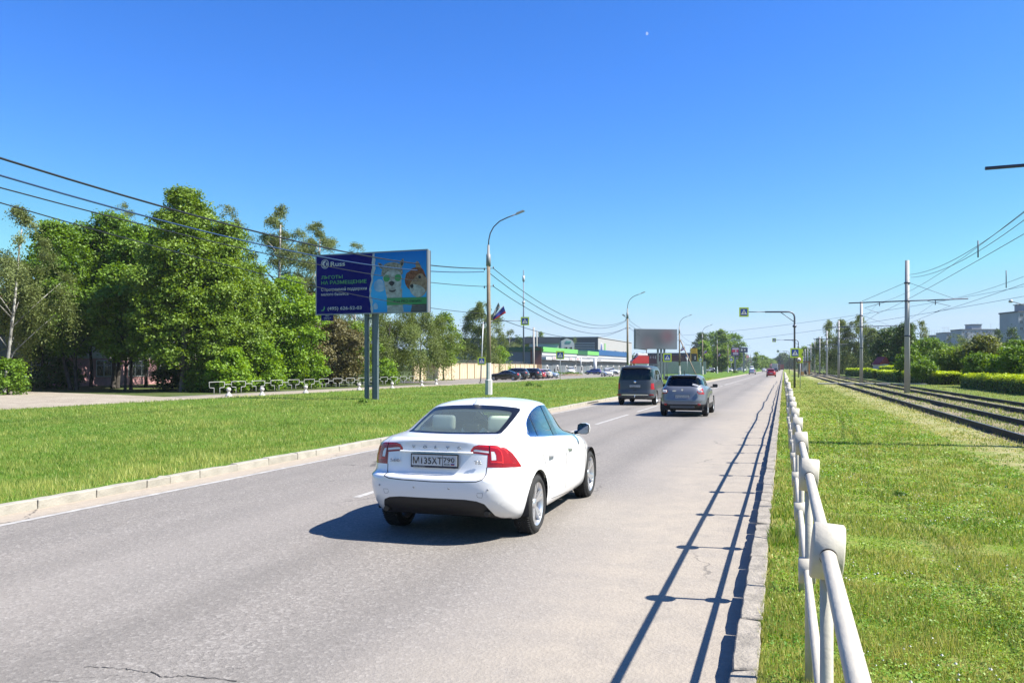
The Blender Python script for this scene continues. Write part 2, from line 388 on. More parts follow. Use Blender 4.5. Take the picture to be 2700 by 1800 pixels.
sheet('side_road', [(-37.2, -60), (-30.704, -60), (-30.704, 1400), (-37.2, 1400)], .0, asp2)
# dirt forecourt at far left, earth path beside the side road, car park beyond
c1 = [gp(*q)[:2] for q in ((-260, 1085), (-260, 1022), (60, 1031), (300, 1040), (470, 1049), (560, 1047))]
sheet('earth_forecourt', [(-31.5, 8)] + [(-74, 10), (-74, 44)] + [gp(20, 1031)[:2], gp(130, 1034)[:2], gp(300, 1040)[:2], gp(470, 1048)[:2], (-36.2, 60), (-34.6, 92), (-31.6, 92)], .006, dirt)
sheet('car_park', [(-31.2, 90), (-37.5, 88), (-47.2, 90), (-51.6, 190), (-56.0, 196), (-56.0, 300), (-31.2, 420)], .004, asp2)
sheet('far_side_path', [(-31.4, 60), (-34.7, 60), (-34.7, 90), (-31.4, 90)], .010, dirt)
# road markings
paint_m = mat('worn_road_paint', (.62, .60, .56), .7, col2=(.40, .38, .35), vscale=7, detail=6)
def mark(x0, x1, y0, y1, nm='lane_marking'):
    mb = MB(); mb.quad((x0, y0, .004), (x1, y0, .004), (x1, y1, .004), (x0, y1, .004)); return mb.build(nm, paint_m, road, fix=False)
mark(-8.84, -8.74, -20, 400, 'edge_line')
for k in range(0, 10):
    if 10.6 + 8 * k > 84: break
    mark(-5.90, -5.78, 10.6 + 8 * k, 16.6 + 8 * k)
mark(-5.90, -5.78, 86, 158, 'centre_line')
for k in range(5): mark(-8.6 + k * 1.72, -7.7 + k * 1.72, 95.2, 95.9, 'give_way_mark')
for k in range(20): mark(-5.90, -5.80, 166 + 9 * k, 172 + 9 * k)
# cracks in the near asphalt
crk = mat('crack', (.035, .032, .03), .9)
def crack(pts, wd, seed):
    r = random.Random(seed); P = []
    for a, b in zip(pts[:-1], pts[1:]):
        for k in range(9):
            t = k / 9; P.append((a[0] + (b[0] - a[0]) * t + r.uniform(-4, 4), a[1] + (b[1] - a[1]) * t + r.uniform(-1.8, 1.8)))
    mb = MB()
    for i in range(len(P) - 1):
        g, h = gp(*P[i])[:2], gp(*P[i + 1])[:2]; w1 = wd * r.uniform(.15, 1)
        mb.quad((g[0], g[1] - w1, .0035), (h[0], h[1] - w1, .0035), (h[0], h[1] + w1, .0035), (g[0], g[1] + w1, .0035))
    mb.build('crack', crk, road, fix=False)
crack([(225, 1757), (330, 1763), (400, 1775)], .004, 1); crack([(398, 1770), (428, 1786), (500, 1781), (640, 1796)], .006, 2)
crack([(600, 1765), (660, 1757)], .003, 3)
# drain grit: few pebbles and litter on the gutter
# kerbs
kerb_m = mat('kerb_concrete', (.36, .335, .28), .85, col2=(.50, .465, .39), vscale=3, bump=.4, bscale=30)
kerb_m2 = mat('old_kerb_concrete', (.27, .24, .20), .9, col2=(.44, .39, .325), vscale=9, bump=.7, bscale=45)
def kerb_mesh(seed, ln, m, wd=.15, ht=.155):
    r = random.Random(seed); bm = bmesh.new(); bmesh.ops.create_cube(bm, size=1)
    bmesh.ops.scale(bm, vec=(wd, ln, ht), verts=bm.verts)
    bmesh.ops.subdivide_edges(bm, edges=[e for e in bm.edges if abs((e.verts[0].co - e.verts[1].co).y) > .1], cuts=5, use_grid_fill=True)
    for v in bm.verts:
        k = .0045 if v.co.z > 0 else .002
        v.co += Vector((r.uniform(-k, k), r.uniform(-.004, .004), r.uniform(-k, k * .6)))
        if v.co.z > 0 and abs(v.co.y) > ln * .45 and r.random() < .16: v.co.z -= r.uniform(.006, .02)
        if v.co.z > 0 and v.co.x > 0 and r.random() < .12: v.co.z -= .008; v.co.x -= .008
    bmesh.ops.bevel(bm, geom=[e for e in bm.edges if len(e.link_faces) == 2 and e.calc_face_angle(0) > 1.0], offset=.008, segments=1, affect='EDGES')
    bmesh.ops.translate(bm, vec=(0, 0, ht / 2), verts=bm.verts)
    me = bpy.data.meshes.new('kerb_stone'); bm.to_mesh(me); bm.free(); me.materials.append(m); return me
def kerb(name, x, y0, y1, y2, m, seed, ht, jit):
    root = tag(MB().box((x, y2 / 2 + y1 / 2, ht / 2 - .01), (.148, y2 - y1, ht)).build(name, m), kind='structure')
    r = random.Random(seed); ms = [(l, kerb_mesh(seed + i, l, m, ht=ht)) for i, l in enumerate((.98, .98, .98, .96, .5, .98, .7))]; y = y0
    while y < y1:
        l, me = ms[r.randrange(len(ms))]
        o = bpy.data.objects.new('kerb_stone', me); COL.objects.link(o); o.parent = root
        o.location = (x + r.uniform(-jit, jit), y + l / 2, r.uniform(-.012, .006) - .012); o.rotation_euler = (r.uniform(-.012, .012), r.uniform(-.04, .04), r.uniform(-.012, .012) + (math.pi if r.random() < .5 else 0))
        y += l + r.uniform(.006, .016)
    return root
kerb('median_kerb', -9.45, 6.5, 75, 600, kerb_m, 11, .140, .008)
kerb('near_kerb', -.215, 2.5, 60, 600, kerb_m2, 31, .150, .003)
# silt washed against the kerb, grass growing over it
# ------------------------------------------------------------------ tram rails
rail_s = mat('rail_side_rust', (.035, .028, .024), .8, var=.3, vscale=9); rail_t = mat('rail_head_steel', (.22, .2, .19), .38, .9)
for x, nm in ((5.42, 'tram rail nearest the road, edged with cut grass'), (6.95, 'second tram rail from the road'), (8.80, 'third tram rail, just beyond the contact line poles'), (10.35, 'tram rail farthest from the road, beside the hedge lawn')):
    mb = MB(); z = .255
    mb.prism([(x - .075, .03), (x + .075, .03), (x + .07, .06), (x + .012, .08), (x + .012, z - .04), (x + .036, z - .03), (x + .036, z), (x - .036, z), (x - .036, z - .03), (x - .012, z - .04), (x - .012, .08), (x - .07, .06)], -20, 640)
    o = mb.build('tram_rail', rail_s); tag(o, nm, 'tram rail', 'tram rails')
    mb = MB(); mb.box((x + .001, 310, z + .0025), (.05, 660, .005)); mb.build('rail_head', rail_t, o)
cps = MB()
for x0, x1, y0, y1 in ((3.4, 5.37, 91.2, 92.8), (5.47, 6.90, 91.2, 92.8), (7.0, 8.75, 91.2, 92.8), (8.85, 10.3, 91.2, 92.8), (10.4, 13.6, 91.2, 92.8), (1.5, 5.37, 176, 178.4), (5.47, 6.9, 176, 178.4), (7.0, 8.75, 176, 178.4), (8.85, 10.3, 176, 178.4)):
    cps.box(((x0 + x1) / 2, (y0 + y1) / 2, .15), (x1 - x0, y1 - y0, .16))
tag(cps.build('footpath_crossing', mat('pale_slab', (.50, .48, .42), .85, var=.15)), kind='structure')
# gravel between the near rails
def scatter_poly(n, fn, seed):
    r = np.random.RandomState(seed); return r, fn(r, n)
r = np.random.RandomState(5); n = 9000
dd = np.exp(r.uniform(np.log(16), np.log(70), n)); uu = r.uniform(2150, 2900, n); cc = (uu - CX) * dd / F
X = -ST * dd + CT * cc; Y = CT * dd + ST * cc; ok = (X > 4.9) & (X < 8.6) & (np.abs(X - 5.42) > .08) & (np.abs(X - 6.95) > .08); X, Y, dd = X[ok], Y[ok], dd[ok]; n = len(X)
s = r.uniform(.012, .035, n) * (dd / 22) ** .5; base = np.stack([X, Y, np.full(n, .095)], 1)
oct_ = np.array([(1, 0, 0), (0, 1, 0), (-1, 0, 0), (0, -1, 0), (0, 0, 1)], float)
V = (base[:, None, :] + (oct_[None] * r.uniform(.6, 1.3, (n, 5, 3))) * s[:, None, None]).reshape(-1, 3)
Fq = (np.array([(0, 1, 4), (1, 2, 4), (2, 3, 4), (3, 0, 4)])[None] + (np.arange(n) * 5)[:, None, None]).reshape(-1, 3)
tag(npmesh('gravel', V, Fq, mat('gravel_stone', (.46, .37, .27), .9, col2=(.24, .185, .13), vscale=25)), 'loose grey gravel between the tram rails', 'gravel', kind='stuff')
# ------------------------------------------------------------------ pedestrian guard rail along the road edge
gr_m = mat('guardrail_paint', (.64, .59, .49), .6, var=.10, vscale=7, bump=.10, bscale=45, spec=.25, detail=8)
gr_rust = mat('rust_dark', (.05, .035, .025), .9)
guard = empty('guard_rail', (.134, 0, 0), 0, 'long cream two-bar pedestrian guard rail with drum joints running along the kerb', 'guard rail')
dm = MB(); dm.lathe([(.001, -.048), (.084, -.048), (.09, -.043), (.0905, .043), (.084, .048), (.001, .048)], n=36, axis='X'); drum = dm.build('drum_joint', gr_m, guard); drum.data.name = 'drum_joint'
dm = MB(); dm.lathe([(.001, -.045), (.066, -.045), (.072, -.04), (.072, .04), (.066, .045), (.001, .045)], n=30, axis='X'); drum2 = dm.build('drum_joint', gr_m, guard)
tb = MB(); tb.lathe([(.0235, 0), (.0235, .25), (.0235, .5), (.0235, 1)], n=20); tube1 = tb.build('top_bar', gr_m, guard)
tb = MB(); tb.lathe([(.020, 0), (.020, 1)], n=16); tube2 = tb.build('lower_bar', gr_m, guard)
pm = MB(); pm.tube([(0, 0, 0), (0, 0, 1.25)], .021, 12); post = pm.build('post', gr_m, guard)
cl = MB(); cl.lathe([(.0238, -.0), (.0275, -.002), (.0275, .006), (.0238, .008)], n=20); ring = cl.build('joint_seam', gr_rust, guard)
def place(o, name, M):
    c = bpy.data.objects.new(name, o.data); COL.objects.link(c); c.parent = guard; c.matrix_local = M; return c
def bar(o, name, a, b):
    a, b = Vector(a), Vector(b); d = b - a
    place(o, name, Matrix.Translation(a) @ d.to_track_quat('Z', 'Y').to_matrix().to_4x4() @ Matrix.Diagonal((1, 1, d.length, 1)))
r = random.Random(3); joints = []
for k in range(47):
    far = min(1, max(0, (k - 4) / 12)); y = .86 + 2.0 * k
    joints.append((Vector((r.uniform(-.05, .05) * far, y, 1.275 + r.uniform(-.02, .02) * far)), Vector((-.01 + r.uniform(-.05, .05) * far, y + .03, .74 + r.uniform(-.02, .02) * far))))
for k, (a, b) in enumerate(joints):
    place(drum, 'drum_joint', Matrix.Translation(a) @ Matrix.Rotation(r.uniform(-.1, .1), 4, 'Y')); place(drum2, 'drum_joint', Matrix.Translation(b))
    place(post, 'post', Matrix.Translation((b.x + .01, a.y + .035, 0)))
    if k < 46:
        a2, b2 = joints[k + 1]; bar(tube1, 'top_bar', a, a2); bar(tube2, 'lower_bar', b, b2)
    if k and k < 14:
        d = (a - joints[k - 1][0]).normalized()
        place(ring, 'joint_seam', Matrix.Translation(a - d * .088) @ d.to_track_quat('Z', 'Y').to_matrix().to_4x4())
for o in (drum, drum2, tube1, tube2, post, ring): bpy.data.objects.remove(o)
# ------------------------------------------------------------------ grass
grass_m = leafmat('grass_blade', (.075, .170, .012), (.52, .53, .15), .35); grass_r = leafmat('lawn_blade', (.085, .195, .010), (.72, .63, .22), .30)
def blades(name, n, umin, umax, dmin, dmax, xr, z, h, wd, m, seed, label, tintf, hf=None, excl=None):
    r = np.random.RandomState(seed); dd = np.exp(r.uniform(np.log(dmin), np.log(dmax), n)); uu = r.uniform(umin, umax, n); cc = (uu - CX) * dd / F
    X = -ST * dd + CT * cc; Y = CT * dd + ST * cc; ok = (X > xr[0]) & (X < xr[1])
    if excl is not None: ok &= ~excl(X, Y)
    X, Y, dd = X[ok], Y[ok], dd[ok]; n = len(X)
    t, keep, hm = tintf(X, Y, r); X, Y, dd, t, hm = X[keep], Y[keep], dd[keep], t[keep], hm[keep]; n = len(X)
    hh = h * r.uniform(.45, 1.3, n) * hm * (1 + .25 * (dd / dmin - 1) ** .5 * .3); ww = 1.35 * wd * (dd / dmin) ** .85 * r.uniform(.7, 1.3, n)
    a = r.uniform(0, 2 * np.pi, n); lean = r.uniform(0, .75, n) ** 1.2 * hh; b = r.uniform(0, 2 * np.pi, n)
    z0 = z + (vnoise(X * .45, Y * .45, 3) - .35) * (.05 if xr[0] > -5 else .09) * .8 - .01
    P = np.stack([X, Y, z0], 1); sd_ = np.stack([np.cos(a), np.sin(a), 0 * a], 1) * ww[:, None] / 2
    tip = P + np.stack([np.cos(b) * lean, np.sin(b) * lean, hh], 1)
    V = np.stack([P - sd_, P + sd_, tip], 1).reshape(-1, 3)
    Ft = np.arange(n * 3).reshape(-1, 3)
    o = npmesh(name, V, Ft, m, tint=t); return tag(o, label, 'grass', kind='stuff')
def t_med(X, Y, r):
    a = vnoise(X * .5, Y * .5, 1); b = vnoise(X * 2.3, Y * 2.3, 2)
    c = vnoise(X * .16 + 3, Y * .16, 9); t = .06 + .40 * a + .40 * (b - .5) + .34 * c + r.normal(0, .16, len(X)); edge = (X > -10.4 - .5 * b)
    t = np.where(edge, t + .20, t); t = np.where(r.rand(len(X)) < .04, .95, t)
    keep = r.rand(len(X)) < np.where(X > -9.75, .5, 1); return np.clip(t, 0, 1), keep, np.where(b > .74, 1.5, 1.0) * (.55 + .5 * a + .35 * c)
def t_lawn(X, Y, r):
    a = vnoise(X * .8, Y * .8, 4); b = vnoise(X * 3.1, Y * 3.1, 5); c = vnoise(X * .22 + 9, Y * .22, 6)
    t = .04 + .32 * a + .28 * (b - .5) + .22 * c + r.normal(0, .20, len(X))
    dry = (b < .34) & (r.rand(len(X)) < .5); t = np.where(dry, r.uniform(.65, 1, len(X)), t)
    hay = (X > 3.3 + .8 * c) & (X < 5.3) & (r.rand(len(X)) < .65); t = np.where(hay, r.uniform(.7, 1, len(X)), t); t = np.where(r.rand(len(X)) < .07, r.uniform(.8, 1, len(X)), t)
    keep = r.rand(len(X)) < np.clip(.35 + 1.0 * b, 0, 1); strip_ = X < .12
    return np.clip(t, 0, 1), keep, np.where(hay, .45, np.where(dry, .6, 1.0)) * np.where(strip_, 1.25, 1) * (.7 + .7 * b)
blades('median_grass', 370000, -250, 2100, 10.5, 135, (-30.6, -9.50), .115, .085, .0062, grass_m, 21, 'lush green unmown grass on the wide median strip', t_med)
blades('lawn_grass', 450000, 1700, 2950, 3.4, 115, (-.15, 5.1), .10, .046, .0040, grass_r, 22, 'patchy trodden green and straw grass beside the guard rail', t_lawn)
blades('verge_grass', 50000, 2150, 2950, 22, 90, (10.9, 16.4), .10, .07, .014, grass_r, 23, 'short mown grass between tram track and hedge', t_lawn)
blades('track_grass', 60000, 2100, 2950, 17, 120, (5.5, 10.8), .09, .07, .012, grass_m, 24, 'sparse weeds growing between the tram rails', t_lawn, excl=lambda X, Y: (vnoise(X * 1.3, Y * .6, 8) < .36) & (np.abs(X - 7.9) > .75))
blades('rail_grass', 30000, 2100, 2950, 15, 90, (4.9, 5.36), .10, .10, .009, grass_r, 25, 'ragged grass tufts along the foot of the nearest tram rail', t_lawn)
# low broad leaves among the blades
r = np.random.RandomState(18); n = 200000; dd = np.exp(r.uniform(np.log(3.4), np.log(34), n)); uu = r.uniform(1850, 2950, n); cc = (uu - CX) * dd / F; X = -ST * dd + CT * cc; Y = CT * dd + ST * cc
ok = (X > -.1) & (X < 3.8) & (vnoise(X * 1.7 + 7, Y * 1.7, 14) + .3 * r.normal(size=n) > .45); X, Y, dd = X[ok], Y[ok], dd[ok]; n = len(X); C = np.stack([X, Y, .105 + r.uniform(.0, .032, n)], 1); Nn = r.normal(size=(n, 3)) * .45 + np.array([0, 0, 1.]); Nn /= np.linalg.norm(Nn, axis=1)[:, None]
t_ = r.normal(size=(n, 3)); t_ -= Nn * (t_ * Nn).sum(1)[:, None]; t_ /= np.linalg.norm(t_, axis=1)[:, None]; b_ = np.cross(Nn, t_); s = (.0062 * r.uniform(.6, 1.7, n) * (dd / 4) ** .7)[:, None]
tag(npmesh('clover_leaves', np.stack([C - t_ * s, C + b_ * s * .7, C + t_ * s, C - b_ * s * .7], 1).reshape(-1, 3), (np.arange(n) * 4)[:, None] + np.arange(4), leafmat('clover_leaf', (.09, .23, .010), (.48, .60, .10), .3), tint=np.clip(.15 + .5 * vnoise(X * 3, Y * 3, 15) + r.normal(0, .15, n) - .15, 0, 1)), 'low clover and broad weed leaves woven through the near lawn', 'ground cover', kind='stuff')
# white clover heads
r = np.random.RandomState(8); n = 900; dd = np.exp(r.uniform(np.log(4), np.log(22), n)); uu = r.uniform(2040, 2900, n); cc = (uu - CX) * dd / F
X = -ST * dd + CT * cc; Y = CT * dd + ST * cc; ok = (X > .3) & (X < 3.6) & (vnoise(X * 1.1, Y * 1.1, 12) > .52); X, Y = X[ok], Y[ok]; n = len(X); s = r.uniform(.005, .012, n)
V = (np.stack([X, Y, np.full(n, .135)], 1)[:, None, :] + oct_[None] * s[:, None, None]).reshape(-1, 3); Fq = (np.array([(0, 1, 4), (1, 2, 4), (2, 3, 4), (3, 0, 4)])[None] + (np.arange(n) * 5)[:, None, None]).reshape(-1, 3)
tag(npmesh('clover_flowers', V, Fq, mat('clover_white', (.62, .62, .55), .8)), 'tiny white clover heads scattered over the near lawn', 'flowers', kind='stuff')
# ================================================================== vehicles
def pchip(xs, ys, x):
    xs = np.asarray(xs, float); ys = np.asarray(ys, float); h = np.diff(xs); h = np.maximum(h, 1e-6)
    hh = h.reshape((-1,) + (1,) * (ys.ndim - 1)); d = np.diff(ys, axis=0) / hh
    m = np.zeros_like(ys); m[0] = d[0]; m[-1] = d[-1]
    if len(xs) > 2:
        w1 = 2 * hh[1:] + hh[:-1]; w2 = hh[1:] + 2 * hh[:-1]
        with np.errstate(all='ignore'):
            hm = (w1 + w2) / (w1 / d[:-1] + w2 / d[1:])
        m[1:-1] = np.where(d[:-1] * d[1:] > 0, hm, 0)
    m = np.nan_to_num(m)
    i = np.clip(np.searchsorted(xs, x, side='right') - 1, 0, len(xs) - 2)
    t = ((x - xs[i]) / h[i]).reshape((-1,) + (1,) * (ys.ndim - 1)); H_ = h[i].reshape(t.shape)
    return ((2 * t**3 - 3 * t**2 + 1) * ys[i] + (t**3 - 2 * t**2 + t) * H_ * m[i] + (-2 * t**3 + 3 * t**2) * ys[i + 1] + (t**3 - t**2) * H_ * m[i + 1])
def shell(layers, N, dens):
    """right half of a car skin: stacked plan outlines; layer = (w, yr, yf, [(y,z)...], nr, nf)"""
    w0, yr0, yf0, z0, nr0, nf0 = layers[5]
    ph = np.linspace(0, math.pi, 4000)
    def plan(w, yr, yf, nr, nf, ph):
        ym = (yr + yf) / 2; a = (yf - yr) / 2; c, s = np.cos(ph), np.sin(ph)
        n = np.where(ph < math.pi / 2, nr, nf)
        return w * np.abs(s) ** (2 / n), ym - a * np.sign(c) * np.abs(c) ** (2 / n)
    x, y = plan(w0, yr0, yf0, nr0, nf0, ph)
    s = np.concatenate([[0], np.cumsum(np.hypot(np.diff(x), np.diff(y)))])
    phs = np.interp(np.linspace(0, s[-1], N), s, ph)
    L = []
    for (w, yr, yf, zz, nr, nf) in layers:
        x, y = plan(w, yr, yf, nr, nf, phs)
        zs = pchip([p[0] for p in zz], [p[1] for p in zz], np.clip(y, zz[0][0], zz[-1][0])) if len(zz) > 1 else np.full(N, zz[0][1])
        L.append(np.stack([x, y, zs], 1))
    L = np.array(L)
    ds = np.array([np.sqrt(((L[i + 1] - L[i]) ** 2).sum(1)).mean() for i in range(len(L) - 1)]); cs = np.concatenate([[0], np.cumsum(ds)])
    ts = []
    for i in range(len(L) - 1):
        k = max(1, int(round(ds[i] * dens))); ts += list(cs[i] + ds[i] * np.arange(k) / k)
    ts.append(cs[-1])
    return pchip(cs, L, np.array(ts))
class Ortho:
    def __init__(s, side): s.side = side
    def uv(s, c): return (c.y, c.z) if s.side else (c.x, c.z)
    def plane(s, a, b):
        if s.side: return (0, a[0], a[1]), (0, b[1] - a[1], -(b[0] - a[0]))
        return (a[0], 0, a[1]), (b[1] - a[1], 0, -(b[0] - a[0]))
class Sight:
    """outline measured along sight lines from a point (eye, in the car's own frame)"""
    def __init__(s, pose): s.x, s.y, s.rz = pose; s.M = Matrix.Translation((s.x, s.y, 0)) @ Matrix.Rotation(s.rz, 4, 'Z'); s.I = s.M.inverted(); s.eye = s.I @ Vector((0, 0, CAMH))
    def uv(s, c):
        p = s.M @ Vector(c); d = -ST * p.x + CT * p.y; q = CT * p.x + ST * p.y
        return (CX + F * q / d, HZ - F * (p.z - CAMH) / d)
    def ray(s, a):
        X, Y = wxy(a[0], 1.0); return s.I @ Vector((X, Y, CAMH + (HZ - a[1]) / F)) - s.eye
    def plane(s, a, b):
        return s.eye, s.ray(a).cross(s.ray(b)).normalized()
def inpoly(p, poly):
    x, y = p; c = False; j = len(poly) - 1
    for i in range(len(poly)):
        xi, yi = poly[i]; xj, yj = poly[j]
        if (yi > y) != (yj > y) and x < (xj - xi) * (y - yi) / (yj - yi) + xi: c = not c
        j = i
    return c
def smoothpoly(pts, closed=True, k=3):
    """Catmull-Rom through the points"""
    n = len(pts); o = []
    for i in range(n if closed else n - 1):
        P = [np.array(pts[(i + j) % n] if closed else pts[min(max(i + j, 0), n - 1)], float) for j in (-1, 0, 1, 2)]
        for q in range(k):
            t = q / k
            o.append(tuple(.5 * (2 * P[1] + (P[2] - P[0]) * t + (2 * P[0] - 5 * P[1] + 4 * P[2] - P[3]) * t * t + (3 * P[1] - P[0] - 3 * P[2] + P[3]) * t**3)))
    if not closed: o.append(tuple(map(float, pts[-1])))
    return o
def strip(pts, wd):
    """a closed band of width wd along an open polyline, given as a list of quads"""
    q = []
    for a, b in zip(pts[:-1], pts[1:]):
        dx, dy = b[0] - a[0], b[1] - a[1]; l = math.hypot(dx, dy) or 1; nx, ny = -dy / l * wd / 2, dx / l * wd / 2; ex, ey = dx / l * wd * .2, dy / l * wd * .2
        q.append([(a[0] + nx - ex, a[1] + ny - ey), (b[0] + nx + ex, b[1] + ny + ey), (b[0] - nx + ex, b[1] - ny + ey), (a[0] - nx - ex, a[1] - ny - ey)])
    return q
def shrink(poly, k):
    cx = sum(p[0] for p in poly) / len(poly); cy = sum(p[1] for p in poly) / len(poly); n = len(poly); o = []
    A = sum(poly[i][0] * poly[(i + 1) % n][1] - poly[(i + 1) % n][0] * poly[i][1] for i in range(n)); sg = 1 if A > 0 else -1
    for i in range(n):
        a, b, c = poly[i - 1], poly[i], poly[(i + 1) % n]
        def nrm(p, q):
            dx, dy = q[0] - p[0], q[1] - p[1]; l = math.hypot(dx, dy) or 1; return (-dy / l * sg, dx / l * sg)
        n1, n2 = nrm(a, b), nrm(b, c); mx, my = n1[0] + n2[0], n1[1] + n2[1]; l = max(.4, (mx * mx + my * my) / 2)
        o.append((b[0] + mx / l * k * 1.0, b[1] + my / l * k * 1.0))
    return o
class Body:
    def __init__(s, layers, N, dens, closetop=True):
        G = shell(layers, N, dens); s.bm = bm = bmesh.new(); s.reg = bm.faces.layers.int.new('reg'); K = len(G)
        V = [[bm.verts.new(G[i, j]) for j in range(N)] for i in range(K)]
        for i in range(K):
            V[i][0].co.x = 0; V[i][-1].co.x = 0
        for i in range(K - 1):
            for j in range(N - 1):
                try: bm.faces.new((V[i][j], V[i][j + 1], V[i + 1][j + 1], V[i + 1][j]))
                except ValueError: pass
        bmesh.ops.remove_doubles(bm, verts=bm.verts[:], dist=1e-5)
        bmesh.ops.dissolve_degenerate(bm, edges=bm.edges[:], dist=1e-5)
        bm.normal_update()
    def cut(s, poly, proj, rid, filt, only=None):
        bm = s.bm; us = [p[0] for p in poly]; vs_ = [p[1] for p in poly]; u0, u1, v0, v1 = min(us), max(us), min(vs_), max(vs_)
        def bb(f):
            q = [proj.uv(v.co) for v in f.verts]; return min(p[0] for p in q), max(p[0] for p in q), min(p[1] for p in q), max(p[1] for p in q)
        cand = {}
        for f in bm.faces:
            if not filt(f): continue
            b = bb(f)
            if b[1] >= u0 and b[0] <= u1 and b[3] >= v0 and b[2] <= v1: cand[f] = b
        n = len(poly)
        for i in range(n):
            a, b = poly[i], poly[(i + 1) % n]
            if abs(a[0] - b[0]) + abs(a[1] - b[1]) < 1e-6: continue
            e = (min(a[0], b[0]), max(a[0], b[0]), min(a[1], b[1]), max(a[1], b[1]))
            sub = [f for f, q in cand.items() if q[1] >= e[0] - 1e-6 and q[0] <= e[1] + 1e-6 and q[3] >= e[2] - 1e-6 and q[2] <= e[3] + 1e-6]
            if not sub: continue
            co, no = proj.plane(a, b)
            if Vector(no).length < 1e-9: continue
            g = set(sub)
            for f in sub: g.update(f.edges); g.update(f.verts)
            r = bmesh.ops.bisect_plane(bm, geom=list(g), dist=1e-6, plane_co=co, plane_no=Vector(no).normalized())
            for x in r['geom']:
                if isinstance(x, bmesh.types.BMFace): cand[x] = bb(x)
            for f in [f for f in cand if not f.is_valid]: del cand[f]
        for f in cand:
            if f.is_valid and (only is None or f[s.reg] in only):
                c = Vector((0, 0, 0))
                for v in f.verts: c += v.co
                if inpoly(proj.uv(c / len(f.verts)), poly): f[s.reg] = rid
    def parts(s, root, table, mirror=True):
        """table: rid -> (name, material, inward offset, split) ; builds the mirrored skin, one object per region"""
        bm = s.bm; bm.normal_update(); vn = {v: v.normal.copy() for v in bm.verts}
        for v in bm.verts:
            if abs(v.co.x) < 1e-4: n = vn[v]; n.x = 0; n.normalize()
        out = {}
        by = {}
        for f in bm.faces: by.setdefault(f[s.reg], []).append(f)
        for rid, fs in by.items():
            if rid not in table or table[rid] is None: continue
            name, m, off, split = table[rid]
            idx = {}; V = []; Nn = []; Fc = []
            for f in fs:
                t = []
                for v in f.verts:
                    if v not in idx: idx[v] = len(V); V.append(v.co - vn[v] * off); Nn.append(vn[v])
                    t.append(idx[v])
                Fc.append(t)
            def mk(V, Nn, Fc, lab=None):
                me = bpy.data.meshes.new(name); me.from_pydata([tuple(v) for v in V], [], Fc); me.materials.append(m)
                me.polygons.foreach_set('use_smooth', [True] * len(Fc)); me.update()
                me.normals_split_custom_set_from_vertices([tuple(q) for q in Nn])
                o = bpy.data.objects.new(name, me); COL.objects.link(o); o.parent = root; return o
            if not mirror: out[rid] = mk(V, Nn, Fc); continue
            mV = [Vector((-v.x, v.y, v.z)) for v in V]; mN = [Vector((-v.x, v.y, v.z)) for v in Nn]; mF = [t[::-1] for t in Fc]
            if split: out[rid] = mk(V, Nn, Fc); mk(mV, mN, mF)
            else:
                b = len(V); out[rid] = mk(V + mV, Nn + mN, Fc + [[b + i for i in t] for t in mF])
        return out
# region numbers
BODY, RGLASS, SGLASS, WGLASS, TAIL, TAILW, GAP, LOW, HOLE, TRIM, HEAD, GRILLE, CHROME, FRIT = range(14)
tyre_m = mat('tyre_rubber', (.022, .022, .022), .85, bump=.3, bscale=60); rim_m = mat('alloy_rim', (.62, .62, .63), .35, .85, var=.1)
black_pl = mat('black_plastic', (.02, .02, .021), .55); chrome_m = mat('chrome', (.75, .76, .78), .12, 1.0)
dark_in = mat('dark_interior', (.02, .02, .022), .8); red_m = mat('red_lamp_lens', (.29, .003, .008), .22, coat=.4); redb_m = mat('bright_red_lens', (.60, .02, .02), .2, coat=.4); redd_m = mat('dark_red_lens', (.24, .003, .008), .2, coat=.4)
clear_m = mat('clear_lamp_lens', (.62, .6, .6), .15, coat=1.0); plate_m = mat('number_plate_white', (.72, .73, .74), .4); ink = mat('black_print', (.01, .01, .012), .5)
rwin_m = glass('black_rear_glass', (.004, .004, .006), .55)
head_m = mat('headlamp_glass', (.5, .52, .55), .08, .6, coat=1.0); amber = mat('amber_lens', (.75, .25, .02), .2)
